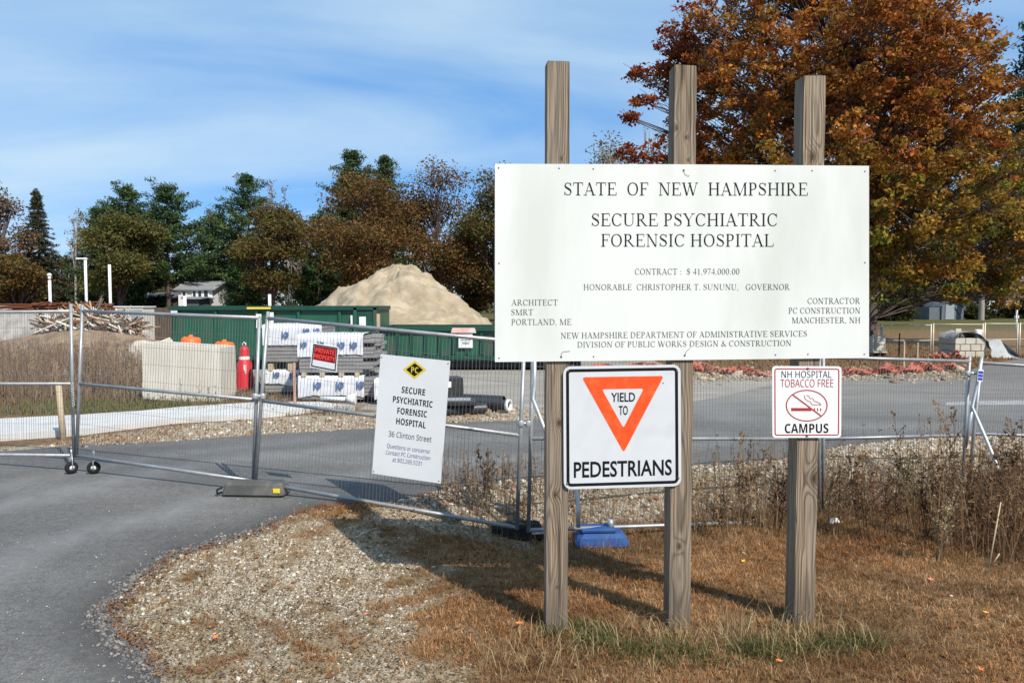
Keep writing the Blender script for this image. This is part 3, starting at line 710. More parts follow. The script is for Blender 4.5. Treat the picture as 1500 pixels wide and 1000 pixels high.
# posts stand behind the board (the board's back is 14 mm behind its face)
POST_W = 0.140
posts = [(801.5, 834.0, 88, 'weathered square timber post with two dark knots below the yield sign', [(0.010, 1.36, .016), (-0.012, 0.90, .014), (0.02, 3.02, .010), (0.0, 0.30, .008)], (0.045, 0.10), .93),
         (986.5, 1018.5, 94, 'weathered timber post in the middle of the three carrying the white board', [(0.005, 3.16, .009), (-0.055, 3.22, .012), (0.02, 3.02, .007), (-.01, 0.55, .015)], (0.015, 0.14), 0.88),
         (1174.0, 1206.5, 110, 'weathered timber post with a large knot, behind the tobacco free sign', [(-0.01, 3.05, .022), (0.0, 2.9, .008), (0.045, 0.98, .026), (-.02, 1.40, .012)], (-0.02, 0.12), .96)]
for i, (xa, xb, ytop, lab, knots, rc, tone) in enumerate(posts):
    pc = on_plane((xa + xb) / 2, 390, *BP) - bn * 0.016
    top = on_plane((xa + xb) / 2, ytop, *BP)
    g = float(gz(pc.x, pc.y))
    root = thing('sign_post', lab, 'post', (pc.x - bn.x * .07, pc.y - bn.y * .07, g), 'timber posts carrying the white board')
    root.rotation_euler = (0, 0, yaw)
    h = top.z - g
    w = POST_W / 2
    bm = bmesh.new()
    nz = 40
    rr = random.Random(i + 3)
    rows = []
    for k in range(nz + 1):
        z = -0.25 + (h + 0.25) * k / nz
        e = [(-w, -w), (w, -w), (w, w), (-w, w)]
        j = [rr.uniform(-.0012, .0012) for _ in range(4)]
        rows.append([bm.verts.new((a_ + j[q], b_ + j[(q + 1) % 4] * .5, z + (rr.uniform(-.004, .004) if k == nz else 0))) for q, (a_, b_) in enumerate(e)])
    for k in range(nz):
        for q in range(4): bm.faces.new((rows[k][q], rows[k][(q + 1) % 4], rows[k + 1][(q + 1) % 4], rows[k + 1][q]))
    bm.faces.new(rows[-1])
    long = [e for e in bm.edges if abs(e.verts[0].co.z - e.verts[1].co.z) > .02]
    bmesh.ops.bevel(bm, geom=long, offset=0.006, segments=2, affect='EDGES')
    bm.normal_update()
    me = bpy.data.meshes.new('sign_post'); bm.to_mesh(me); bm.free()
    wm = wood_mat('weathered_timber_%s' % ('knotty', 'plain', 'swirled')[i], knots, i + 1, rc, tone)
    me.materials.append(wm)
    o = bpy.data.objects.new('timber', me); col.objects.link(o); o.parent = root

# large white board
root = thing('project_sign', 'large white board with rows of black serif lettering, fixed across three timber posts', 'sign', on_plane(999, 527, *BP) - bn * .007)
mb = MB()
plate(mb, [(725, 240), (999, 240.8), (1273, 243), (1273, 524), (999, 527.2), (725, 530)], BP, 0.0, -0.012)
mb.build('board', M['white_board'], root)
mb = MB()
for s, x0, y0, x1, y1, cap, off in (
    ('STATE  OF  NEW  HAMPSHIRE', 826.8, 286.2, 1183, 286.6, 18.8, -.0146), ('SECURE PSYCHIATRIC', 867, 331.2, 1138.5, 331.2, 18.6, -.0146), ('FORENSIC HOSPITAL', 880.5, 361.2, 1133, 361.2, 18.4, -.0146),
    ('CONTRACT :  $ 41,974,000.00', 930, 402.2, 1083, 402, 8.8, -.0115), ('HONORABLE  CHRISTOPHER T. SUNUNU,   GOVERNOR', 855, 424.7, 1157, 424.5, 8.6, -.0115),
    ('ARCHITECT', 749, 447.3, 817, 447.2, 8.6, -.0115), ('SMRT', 749, 461.5, 781, 461.4, 8.6, -.0115), ('PORTLAND, ME', 749, 475.8, 837, 475.6, 8.6, -.0115),
    ('CONTRACTOR', 1183, 445, 1260, 444.8, 8.6, -.0115), ('PC CONSTRUCTION', 1155, 459.2, 1260, 459, 8.6, -.0115), ('MANCHESTER, NH', 1160, 473.2, 1260, 473, 8.6, -.0115),
    ('NEW HAMPSHIRE DEPARTMENT OF ADMINISTRATIVE SERVICES', 821.6, 495.6, 1182, 492.6, 8.6, -.0115), ('DIVISION OF PUBLIC WORKS DESIGN & CONSTRUCTION', 846, 508.8, 1159, 506.4, 8.4, -.0115)):
    roman_px(mb, s, x0, y0, x1, y1, cap, BP, m=0 if cap > 12 else 1)
mb.build('lettering', [M['ink'], M['ink_soft']], root)
for px, py in ((730.5, 246), (819, 246.5), (869, 247.5), (1001.5, 249.5), (1135.5, 250), (1189.5, 250), (1267, 251), (731, 385.5), (1267, 384.5), (731, 524), (822, 522.5), (869.5, 522), (1003, 520.2), (1136, 519.5), (1183.5, 518.5), (1266, 518.5)):
    sb = MB(); bolt(sb, px, py, BP, 0.0062 if (px, py) in ((1001.5, 249.5), (1003, 520.2), (822, 522.5)) else 0.0045); sb.build('screw', M['screw'], root)
# two loose wire ends under the top and bottom middle screws
for pts in (((1001.5, 249.5), (1003, 255), (1007, 257.5), (1010, 257.8)), ((1003, 520.2), (1005, 514.5), (1009, 511), (1011, 509)), ((822, 522.5), (822.5, 517), (825, 514.8), (835, 514))):
    wb = MB(); wb.tube([on_plane(*p, *BP) + bn * .0035 for p in pts], 0.0011, 5); wb.build('tie_wire', M['screw'], root)

# yield sign
root = thing('yield_sign', 'white square sign with orange-red triangle and black border, asking drivers to yield to pedestrians', 'sign', on_plane(912, 716, *BP))
YP = (BP[0] + bn * 0.003, bn)
q = quad_map((825, 536.6), (997, 533.8), (998, 711.4), (826, 716.6))
mb = MB(); plate(mb, [q(u, v) for u, v in rrect(172, 179, 11)], YP, 0.0, -0.004); mb.build('panel', M['white_vinyl'], root)
mb = MB(); ring_px(mb, [q(u, v) for u, v in rrect(172, 179, 11, 4.0)], [q(u, v) for u, v in rrect(172, 179, 11, 8.4)], YP, 0.001); mb.build('border', M['ink'], root)
mb = MB()
to_ = round_tri([(852.2, 552.3), (972.4, 550.3), (913.6, 662.5)], 5.0); ti_ = round_tri([(881.8, 569.8), (943.0, 568.8), (913.2, 626.5)], 4.0)
ring_px(mb, to_, ti_, YP, 0.001)
mb.build('triangle', M['red_sign'], root)
mb = MB()
text_px(mb, 'YIELD', 895.2, 588.4, 930.3, 587.8, 13.2, YP, 'bfont', .014, out=.0015); text_px(mb, 'TO', 906.6, 607.6, 919.6, 607.3, 13.4, YP, 'bfont', .014, out=.0015)
text_px(mb, 'PEDESTRIANS', 840.6, 699.4, 984.2, 695.4, 23.0, YP, 'bfont', .017, out=.0015)
mb.build('lettering', M['ink'], root)
for px, py in ((831.5, 543.5), (991.6, 543.6), (831, 708), (993.6, 699.8)):
    sb = MB(); bolt(sb, px, py, YP, 0.0072); sb.build('bolt', M['screw'], root)
sb = MB(); bolt(sb, 971.5, 560.5, YP, 0.0045); sb.build('bolt', M['galv'], root)

# tobacco sign
root = thing('no_smoking_sign', 'small white sign with a crossed-out cigarette and thin red border', 'sign', on_plane(1182, 640, *BP))
q = quad_map((1131, 536), (1232.8, 536.4), (1232.2, 640.8), (1131.4, 641))
mb = MB(); plate(mb, [q(u, v) for u, v in rrect(101.6, 104.7, 5)], YP, 0.0, -0.004); mb.build('panel', M['white_sheet'], root)
mb = MB(); ring_px(mb, [q(u, v) for u, v in rrect(101.6, 104.7, 7, 3.2)], [q(u, v) for u, v in rrect(101.6, 104.7, 7, 4.9)], YP, .001); mb.build('border', M['red_ink'], root)
mb = MB()
ell = lambda a_, b_: [(1181.6 + a_ * cos(2 * pi * k / 48), 593.8 + b_ * sin(2 * pi * k / 48)) for k in range(48)]
ring_px(mb, ell(30.7, 23.3), ell(28.9, 21.6), YP, .001)
d_ = Vector((1202.6 - 1161.0, 608.5 - 577.5)).normalized(); nn_ = Vector((-d_.y, d_.x))
def stroke(mb, a_, b_, w, out):
    a_, b_ = Vector(a_), Vector(b_); d = (b_ - a_).normalized(); n = Vector((-d.y, d.x)) * w / 2
    fill_px(mb, [tuple(a_ + n), tuple(b_ + n), tuple(b_ - n), tuple(a_ - n)], YP, out)
stroke(mb, (1160.4, 577.4), (1202.8, 609.0), 2.0, .0014)
mb.build('prohibition_ring', M['red_ink'], root)
mb = MB()
fill_px(mb, [(1158.8, 597.2), (1187.6, 597.2), (1189.0, 601.8), (1158.8, 601.8)], YP, .0008)
for x0 in (1192.2, 1196.8, 1201.2): fill_px(mb, [(x0, 597.4), (x0 + 1.7, 597.4), (x0 + 1.7, 601.8), (x0, 601.8)], YP, .0008)
for path in (((1178.2, 578.5), (1178.6, 583), (1182.5, 586.5), (1187, 588.5), (1189.5, 592.5), (1195, 592.6), (1199.5, 592.2), (1202.4, 593.4)), ((1181, 579), (1184.5, 579.6), (1187, 584), (1190.5, 582.8), (1192.5, 587.2), (1196.5, 588.5), (1200.5, 590), (1202.6, 593.2))):
    for a_, b_ in zip(path[:-1], path[1:]): stroke(mb, a_, b_, 1.0, .0008 + .0001)
mb.build('cigarette_symbol', M['red_ink'], root)
mb = MB()
text_px(mb, 'NH HOSPITAL', 1144.8, 553, 1218, 553, 9.8, YP, 'sans', -.003, out=.0015)
text_px(mb, 'TOBACCO FREE', 1143.2, 566.8, 1220.6, 566.6, 11.4, YP, 'sans', -.003, out=.0015, m=1)
text_px(mb, 'CAMPUS', 1149.6, 633.8, 1213.4, 633.6, 13.4, YP, 'sansb', -.004, out=.0015)
mb.build('lettering', [M['ink'], M['red_ink']], root)
for px, py in ((1183, 539.6), (1182, 637.6)):
    sb = MB(); bolt(sb, px, py, YP, 0.0085); sb.build('bolt', M['screw'], root)

# ------------------------------------------------------------------ temporary fence
TUBE = 0.0195
def panel(name, label, TL, TR, BR, BL, Yl, Yr, extra=None, right_top=0.0, left_top=0.0, up_l=True, up_r=True, midf=0.5):
    """mesh panel from four picture corners with the depths of its two ends"""
    tl, tr, br, bl = P(*TL, Yl), P(*TR, Yr), P(*BR, Yr), P(*BL, Yl)
    root = thing(name, label, 'fence panel', ((bl.x + br.x) / 2, (bl.y + br.y) / 2, min(bl.z, br.z)), 'mesh panels of the temporary site fence')
    f = MB()
    for a_, c_ in ((tl, tr), (bl, br)): f.tube([a_, c_], TUBE, 10)
    f.tube([tl.lerp(bl, midf), tr.lerp(br, midf)], TUBE * .95, 10)
    upl = (tl - bl).normalized(); upr = (tr - br).normalized()
    if up_l: f.tube([bl - upl * .02, tl + upl * left_top], TUBE, 10)
    if up_r: f.tube([br - upr * .02, tr + upr * right_top], TUBE, 10)
    f.build('frame', M['galv'], root)
    # woven infill: upright wires and a few level ones
    L_ = (tr - tl).length; nw = int(L_ / 0.0385)
    V, F = [], []
    def wire(a_, c_, r):
        d = (c_ - a_).normalized(); s_ = Vector((0, -1, 0)); u_ = d.cross(s_).normalized(); s_ = u_.cross(d)
        b_ = len(V)
        for p in (a_, c_):
            for k in range(3):
                t = 2 * pi * k / 3; V.append(tuple(p + (u_ * cos(t) + s_ * sin(t)) * r))
        for k in range(3): F.append((b_ + k, b_ + (k + 1) % 3, b_ + 3 + (k + 1) % 3, b_ + 3 + k))
    for k in range(1, nw):
        t = k / nw + random.uniform(-.0012, .0012); wire(tl.lerp(tr, t), bl.lerp(br, t), 0.0021)
    for k in range(1, 9):
        t = k / 9.0; wire(tl.lerp(bl, t) + Vector((0, -.003, 0)), tr.lerp(br, t) + Vector((0, -.003, 0)), 0.0016)
    np_obj('wire_mesh', V, np.array(F, dtype=np.int32), M['wire'], root)
    return root, (tl, tr, br, bl)
pA, cA = panel('mesh_fence', 'mesh fence panel beside the driveway gate, overlapping the brown weed field', (-420, 462), (104, 456), (108, 667), (-420, 660), 10.9, 8.72, right_top=.09)
pB, cB = panel('mesh_fence', 'mesh gate panel on rubber wheels, standing before the pale concrete block', (120.5, 455.5), (380, 465.5), (371, 704), (112, 667), 8.72, 7.82, left_top=.075)
pC, cC = panel('mesh_fence', 'mesh fence panel carrying the tall white site notice and small red sign', (392, 466), (768, 501.5), (757, 772), (374, 706), 7.76, 6.80, left_top=.07)
pD, cD = panel('mesh_fence', 'mesh fence panel behind the three timber posts, low among weeds', (781, 506), (1200, 523), (1200, 761), (774, 776), 6.92, 8.24)
pE, cE = panel('mesh_fence', 'mesh fence panel ending at the splayed brace with a blue tag', (1206, 523), (1420, 529), (1408, 744), (1206, 760.5), 8.26, 8.82, right_top=.06)
pF, cF = panel('mesh_fence', 'mesh fence panel running out of the picture past the splayed brace', (1437, 531), (1750, 552), (1750, 738), (1416, 738), 8.86, 9.9, left_top=.07)

def wheel(parent, c, yaw_, fork_top):
    ax = Vector((sin(yaw_), -cos(yaw_), 0))
    wr = MB(); wr.lathe(c - ax * .026, [(.030, 0), (.052, 0.002), (.070, .010), (.074, .026), (.070, .042), (.052, .050), (.030, .052), (.030, 0)], 22, axis=ax)
    w = wr.build('wheel', M['black_rubber'], parent)
    h = MB(); h.lathe(c - ax * .022, [(.0001, -.008), (.010, -.008), (.012, 0), (.030, .001), (.030, .044), (.012, .045), (.010, .054), (.0001, .054)], 16, axis=ax)
    h.build('rim', M['white_paint'], w)
    fk = MB()
    s_ = ax * .034
    for sg in (1, -1): fk.tube([c + s_ * sg, c + s_ * sg + Vector((0, 0, .07)), Vector(fork_top) + s_ * sg * .3], .006, 6)
    fk.tube([Vector(fork_top) - Vector((0, 0, .02)), Vector(fork_top) + Vector((0, 0, .05))], .011, 8)
    fk.build('wheel_fork', M['galv_light'], parent)
for par, (px, py), top, yw in ((pA, (104.5, 682.5), (104.5, 664), .9), (pB, (137.3, 685), (137.3, 666), .35)):
    c = P(px, py, 8.66); c.z = 0.006 + .0745
    wheel(par, c, yw, tuple(P(*top, 8.66)))
# spring latch chain hanging between the two leaning uprights
ch = MB()
for k in range(8):
    c = P(105.5 + k * .25, 563 + k * 4.3, 8.60); ch.tube([c + Vector((.012 * cos(t), .004 * (k % 2), .020 * sin(t))) for t in np.linspace(0, 2 * pi, 9)], .0035, 5, cap=False)
tag(ch.build('chain', M['galv_light']), 'short galvanised chain hanging between two leaning gate uprights', 'chain')
# couplers joining panels
for name, lab, a_, b_, Y in (('fence_clamp', 'pale steel clamp joining two fence uprights near the blue tag', (1417, 546.5), (1434.5, 546.5), 8.78), ('fence_clamp', 'steel clamp joining uprights at mid height beside the pale concrete block', (374, 580), (385, 580), 7.76), ('fence_clamp', 'steel clamp joining fence uprights under the edge of the white board', (763, 620), (774, 620), 6.80)):
    p0, p1 = P(*a_, Y), P(*b_, Y)
    c = MB(); c.tube([p0, p1], .017, 8)
    for p in (p0, p1): c.lathe(p - Vector((0, 0, .028)), [(.027, 0), (.030, .006), (.030, .05), (.027, .056)], 12)
    tag(c.build(name, M['galv_light']), lab, 'clamp', 'clamps on the site fence')
# braces
def brace(label, pts, r=TUBE, foot=None):
    root = thing('fence_brace', label, 'brace', tuple(pts[-1]))
    b_ = MB(); b_.tube(pts, r, 10); b_.build('strut', M['galv_light'], root)
    return root
br = brace('bent galvanised brace splayed out from the fence beside a blue tag', [P(1438, 524, 8.74), P(1432, 560, 8.72), P(1424, 596, 8.70), P(1448, 651, 8.42), P(1477, 722, 7.95)])
b2 = MB(); b2.tube([P(1424, 596, 8.72), P(1414, 655, 8.78)], TUBE, 10); b2.build('upright', M['galv_light'], br)
brace('bent galvanised brace slanting down behind the knotty timber post', [P(783, 512, 6.84), P(783, 560, 6.83), P(780.5, 584, 6.80), P(800, 634, 6.7), P(832, 700, 6.5), P(845, 722, 6.45), P(847.5, 745, 6.42), P(847, 772, 6.40)])
# bases
def slab_base(label, c, yaw_, dims, mats, cat='fence base'):
    root = thing('fence_ballast', label, cat, tuple(c))
    b_ = MB(); b_.box((c[0], c[1], c[2] + dims[2] / 2), dims, yaw_, bev=.025, top=(.93, .88)); b_.build('block', mats, root)
    return root
c = ground(371, 727); c.z = 0.008
yb = math.atan2(7.5 - 8.0, 2.6)
r1 = slab_base('grey rubber base block under the gate end of the fence', (c.x + .02, 7.70, c.z), -0.06, (.66, .24, .145), M['rubber'])
st = MB(); st.box((c.x + .27, 7.563, c.z + .075), (.07, .012, .045), -0.06); st.build('reflector', M['yellow'], r1)
hd = MB()
for sx in (-.335,): hd.tube([(c.x + sx, 7.68, c.z + .03), (c.x + sx * 1.08, 7.62, c.z + .03), (c.x + sx * 1.09, 7.62, c.z + .07), (c.x + sx, 7.68, c.z + .08)], .012, 6)
hd.build('handle', M['black_rubber'], r1)
c = ground(760, 792)
r2 = slab_base('dark rubber base block at the fence corner with a white bracket', (c.x - .02, c.y + .12, float(gz(c.x, c.y)) - .01), 0.12, (.52, .24, .15), M['black_rubber'])
bk_ = MB(); w0 = ground(782, 796)
bk_.box((w0.x + .06, w0.y + .05, w0.z + .095), (.16, .05, .018), .1); bk_.box((w0.x - .012, w0.y + .05, w0.z + .045), (.018, .05, .09), .1); bk_.build('bracket', M['white_paint'], r2)
c = ground(874, 795); gzc = float(gz(c.x, c.y))
root = thing('ballast_block', 'blue plastic water-filled ballast block on the brown grass by the fence', 'ballast block', (c.x, c.y + .15, gzc))
mb = MB(); mb.box((c.x + .03, c.y - .04, gzc + .06), (.54, .30, .15), .05, bev=.05, top=(.9, .85)); mb.box((c.x + .0, c.y - .04, gzc + .16), (.34, .2, .04), .05, bev=.015)
mb.build('body', M['blue_plastic'], root)
mb = MB(); mb.tube([(c.x + .13, c.y - .04, gzc + .15), (c.x + .13, c.y - .04, gzc + .25)], .03, 12); mb.build('socket', M['galv'], root)

# signs hung on the fence
tl, tr_, br_, bl = cC
cn = (tr_ - tl).cross(bl - tl).normalized()
if cn.y > 0: cn = -cn
CP = (tl + cn * (TUBE + .008), cn)
root = thing('site_notice', 'tall white site notice with yellow diamond emblem wired to the fence', 'sign', on_plane(600, 700, *CP))
mb = MB(); plate(mb, [(557.5, 518.5), (659.5, 528.5), (645.5, 708), (545, 693)], CP, 0, -.004); mb.build('panel', M['white_sheet'], root)
up = (12.2 / 175, -1.0)
mb = MB()
for s, x0, y0, x1, y1, cap, sty, off, m_ in (('SECURE', 588.3, 574.7, 622.6, 579.0, 9.0, 'sansb', -.004, 0), ('PSYCHIATRIC', 575.5, 588.6, 633.5, 596.6, 9.0, 'sansb', -.004, 0), ('FORENSIC', 582, 605.4, 625.2, 611, 9.0, 'sansb', -.004, 0), ('HOSPITAL', 580.3, 620.6, 623.5, 627, 9.0, 'sansb', -.004, 0),
    ('36 Clinton Street', 569.3, 638.6, 631.9, 647.4, 8.0, 'sans', 0.0, 2), ('Questions or concerns?', 566.9, 655.2, 629.9, 664.3, 6.0, 'sans', 0, 1), ('Contact PC Construction', 565.2, 664.8, 630.3, 673.8, 6.0, 'sans', 0, 1), ('at 802.265.5231', 575, 675.6, 617.7, 681.6, 6.0, 'sans', 0, 1)):
    text_px(mb, s, x0, y0, x1, y1, cap, CP, sty, off, up, m=m_)
mb.build('lettering', [M['ink'], M['ink_blue'], M['ink_grey']], root)
mb = MB()
dia = lambda k: [(607.4 + .4, 541.4 - 13.6 * k), (607.4 + 17.2 * k, 541.6), (607.0, 541.6 + 13.6 * k), (607.4 - 17.2 * k, 541.0)]
fill_px(mb, dia(1.0), CP, .001, 0); fill_px(mb, dia(.72), CP, .0016, 1)
text_px(mb, 'PC', 602.2, 545.4, 612.6, 546.6, 8.6, CP, 'sansb', 0, (.05, -1), .0022, 0)
mb.build('emblem', [M['yellow'], M['ink']], root)
for px, py in ((559.5, 523), (656.5, 532), (547.5, 690), (643, 704)):
    sb = MB(); bolt(sb, px, py, CP, .006); sb.build('cable_tie', M['black_plastic'], root)
root = thing('warning_sign', 'small red and white private property sign tied to the fence mesh', 'sign', on_plane(473, 541, *CP))
q = quad_map((458, 502), (495.9, 508.2), (492.8, 545.4), (454.2, 537.6))
mb = MB(); plate(mb, [q(0, 0), q(1, 0), q(1, 1), q(0, 1)], CP, 0, -.003); mb.build('panel', M['white_sheet'], root)
mb = MB()
ins = lambda a_, b_, c_, d_: [q(a_, b_), q(c_, b_), q(c_, d_), q(a_, d_)]
ring_px(mb, ins(.035, .04, .965, .96), ins(.075, .09, .925, .91), CP, .001, 1)
fill_px(mb, ins(.085, .10, .915, .66), CP, .0012, 0)
mb.build('print', [M['red_dark'], M['ink']], root)
mb = MB()
upq = (4 / 36., -1)
a0, a1 = q(.14, .345), q(.86, .345); text_px(mb, 'PRIVATE', *a0, *a1, 6.4, CP, 'sansb', 0, upq, .0018)
a0, a1 = q(.10, .595), q(.90, .595); text_px(mb, 'PROPERTY', *a0, *a1, 6.4, CP, 'sansb', 0, upq, .0018)
mb.build('lettering', M['red_bright'], root)
root = thing('fence_tag', 'tiny blue and white tag wired to the fence beside the splayed brace', 'tag', P(1436, 558, 8.66))
TP = (P(1436, 550, 8.66), Vector((.12, -1, 0)).normalized())
mb = MB(); plate(mb, [(1433, 541), (1441, 541.5), (1439.2, 559), (1431.6, 558)], TP, 0, -.003); mb.build('panel', M['white_sheet'], root)
mb = MB()
for v in (.12, .40, .68):
    f_ = quad_map((1433, 541), (1441, 541.5), (1439.2, 559), (1431.6, 558)); fill_px(mb, [f_(.05, v), f_(.95, v), f_(.95, v + .23), f_(.05, v + .23)], TP, .001)
mb.build('print', M['blue_print'], root)

# ------------------------------------------------------------------ site objects beyond the fence
# pale hollow concrete block
def X_(px, Y): return (px - 750) / FPX * Y
fl = Vector((X_(206, 15.2), 15.2, 0)); fr = Vector((X_(322, 15.2), 15.2, 0)); v = Vector((fr.x - fl.x, fr.y - fl.y, 0)); W = v.length; yw = math.atan2(v.y, v.x); dp = Vector((-sin(yw), cos(yw), 0)); D = .86; H = 1.15
c = (fl + fr) / 2 + dp * D / 2
root = thing('concrete_block', 'long pale concrete block with an open slot along its top, behind the mesh gate', 'concrete block', (c.x, c.y, 0))
bm_ = MB()
ux = v.normalized()
def cb_pt(a_, b_, z, t=1.0): return c + ux * (a_ * W / 2 * t) + dp * (b_ * D / 2 * t) + Vector((0, 0, z - c.z - .052 * a_))
vs = [cb_pt(a_, b_, 0) for a_, b_ in ((-1, -1), (1, -1), (1, 1), (-1, 1))] + [cb_pt(a_, b_, H, .985) for a_, b_ in ((-1, -1), (1, -1), (1, 1), (-1, 1))]
ii_ = [(-.80, -.62), (.93, -.62), (.93, .55), (-.80, .55)]
vs += [cb_pt(a_, b_, H, 1) for a_, b_ in ii_] + [cb_pt(a_, b_, H - .5, 1) for a_, b_ in ii_]
bm_.add(vs, [(0, 1, 5, 4), (1, 2, 6, 5), (2, 3, 7, 6), (3, 0, 4, 7), (4, 5, 9, 8), (5, 6, 10, 9), (6, 7, 11, 10), (7, 4, 8, 11), (8, 9, 13, 12), (9, 10, 14, 13), (10, 11, 15, 14), (11, 8, 12, 15), (12, 13, 14, 15)])
bm_.build('block', M['concrete'], root)

# traffic barrels behind the block
def barrel(label, px, ytop, Y):
    x = (px - 750) / FPX * Y; zt = P(px, ytop, Y).z
    root = thing('traffic_barrel', label, 'traffic barrel', (x, Y, 0), 'orange barrels behind the concrete block')
    b_ = MB(); b_.lathe((x, Y, 0), [(.30, 0), (.29, .05), (.27, .06), (.265, .3), (.25, .31), (.25, .55), (.24, .56), (.235, zt - .22), (.225, zt - .2), (.222, zt - .09), (.19, zt - .05), (.09, zt - .035), (.0001, zt - .03)], 24)
    b_.build('body', M['orange'], root)
    w = MB()
    for z0, r_ in ((.33, .256), (.60, .245)): w.lathe((x, Y, 0), [(r_, z0), (r_, z0 + .13)], 24)
    w.build('reflective_band', M['white_paint'], root)
    h = MB(); h.box((x, Y, zt - .01), (.12, .05, .07), .4, bev=.015, top=(.7, .7)); h.box((x - .13, Y - .03, zt - .05), (.07, .07, .06), .2, bev=.015); h.build('handle', M['orange'], root)
barrel('bright orange traffic barrel peeking over the middle of the concrete block', 279, 491.5, 17.6)
barrel('orange traffic barrel, its top just showing beside the tall red cone', 328, 498.5, 17.4)
# tall red cone
Y = 17.2; x = (357 - 750) / FPX * Y
root = thing('traffic_cone', 'tall red traffic cone with white collar beside the concrete block', 'traffic cone', (x, Y, 0))
b_ = MB(); b_.lathe((x, Y, 0), [(.22, .04), (.215, .10), (.195, .35), (.165, .62), (.135, .68), (.115, .76), (.105, .92), (.095, .98), (.05, 1.02), (.03, 1.03)], 22); b_.build('body', M['cone_red'], root)
b_ = MB(); b_.lathe((x, Y, 0), [(.127, .70), (.119, .79)], 22); b_.lathe((x, Y, 0), [(.147, .645), (.139, .665)], 22); b_.build('collar', M['white_paint'], root)
b_ = MB(); b_.tube([(x - .03, Y, 1.03), (x - .04, Y, 1.08), (x, Y, 1.115), (x + .04, Y, 1.08), (x + .03, Y, 1.03)], .014, 7); b_.build('handle', M['white_paint'], root)
b_ = MB(); b_.box((x, Y, .02), (.46, .46, .04), .3, bev=.015); b_.build('base', M['black_rubber'], root)
b_ = MB(); b_.box((x + .07, Y - .165, .50), (.055, .012, .20)); b_.build('label_strip', M['white_paint'], root)

# roll-off containers
def container(label, x0, x1, Y, zt, depth, rib_step, door=False):
    root = thing('waste_container', label, 'waste container', ((x0 + x1) / 2, Y + depth / 2, 0), 'green waste containers')
    zb = .34; L_ = x1 - x0; xm = (x0 + x1) / 2; t = .06
    b_ = MB()
    b_.box((xm, Y + .06, (zb + zt) / 2), (L_, t, zt - zb)); b_.box((xm, Y + depth, (zb + zt) / 2), (L_, t, zt - zb))
    b_.box((x0 + t / 2, Y + depth / 2 + .03, (zb + zt) / 2), (t, depth - t - .01, zt - zb)); b_.box((x1 - t / 2, Y + depth / 2 + .03, (zb + zt) / 2), (t, depth - t - .01, zt - zb))
    b_.box((xm, Y + depth / 2, zb - .03), (L_, depth, .06))
    b_.build('body', M['green_steel'], root)
    rm = MB()
    rm.box((xm, Y + .0, zt - .02), (L_ + .08, .18, .12)); rm.box((xm, Y + depth, zt - .02), (L_ + .08, .14, .12))
    rm.box((x0, Y + depth / 2, zt - .02), (.12, depth - .2, .118)); rm.box((x1, Y + depth / 2, zt - .02), (.12, depth - .2, .118))
    rm.box((xm, Y, zb + .05), (L_ + .04, .14, .12))
    rm.build('rim', M['green_dark'], root)
    xx = x0 + .1
    while xx < x1 - (.85 if door else .05):
        rb = MB(); rb.box((xx, Y - .002, (zb + zt) / 2 + .02), (.09, .075, zt - zb - .24), top=(.8, 1)); rb.build('rib', M['green_dark'] if not door else M['green_steel'], root); xx += rib_step
    sk = MB()
    for yy in (Y + .35, Y + depth - .35): sk.box((xm, yy, .17), (L_ * .94, .14, .22))
    sk.build('skid', M['dark_steel'], root)
    for wx in (x0 + .5, x1 - .5):
        for yy in (Y + .14, Y + depth - .14):
            w = MB(); w.lathe((wx, yy, .12), [(.0001, -.09), (.12, -.09), (.12, .09), (.0001, .09)], 14, axis=(0, 1, 0)); w.build('roller', M['dark_steel'], root)
    return root
Y1 = 22.5
x0, x1 = (251 - 750) / FPX * Y1, (551 - 750) / FPX * Y1
d1 = container('tall green waste container with a yellow strip on its rim, behind wrapped lumber', x0, x1, Y1, P(300, 450, Y1).z, 2.4, 1.25, True)
dr = MB(); dxc = (535 - 750) / FPX * Y1; zt = P(300, 450, Y1).z
dr.box((dxc, Y1 - .01, (zt + .4) / 2), (.62, .08, zt - .62)); dr.build('door', M['green_dark'], d1)
fm = MB()
for px in (521, 550): fm.box(((px - 750) / FPX * Y1, Y1 - .03, (zt + .34) / 2), (.10, .12, zt - .36))
fm.build('door_frame', M['green_steel'], d1)
fm = MB(); fm.box(((554.5 - 750) / FPX * Y1, Y1 - .02, 1.05), (.09, .1, 1.3)); fm.build('hinge', M['lumber_tan'], d1)
for px, py, w_, h_ in ((379, 470, .16, .42), (397, 461, .16, .15), (397, 473, .16, .15), (515, 469, .06, .3), (531, 471, .20, .30), (255, 456, .2, .08)):
    p = P(px, py, Y1 - .062); s_ = MB(); s_.box(p, (w_, .006, h_)); s_.build('notice_sticker', M['white_paint'], d1)
p = P(379, 451.2, Y1 - .1); s_ = MB(); s_.box(p, (.72, .006, .06), tilt=0); s_.build('warning_strip', M['yellow'], d1)
Y2 = 22.3
x0, x1 = (557 - 750) / FPX * Y2, (862 - 750) / FPX * Y2
d2 = container('low ribbed green waste container with a red and white placard, below the sand heap', x0, x1, Y2, P(650, 480.5, Y2).z, 2.4, .42)
p = P(679, 484.5, Y2 - .1)
s_ = MB(); hw = .38; s_.add([p + Vector(q_) for q_ in ((-hw, 0, -.06), (hw, 0, -.06), (hw * .88, 0, .09), (-hw * .88, 0, .09), (-hw, .006, -.06), (hw, .006, -.06), (hw * .88, .006, .09), (-hw * .88, .006, .09))], [(0, 1, 2, 3), (7, 6, 5, 4), (0, 4, 5, 1), (1, 5, 6, 2), (2, 6, 7, 3), (3, 7, 4, 0)])
s_.build('placard', mat('pale_red_placard', (.72, .30, .24), (.70, .62, .58), 3, .5), d2)
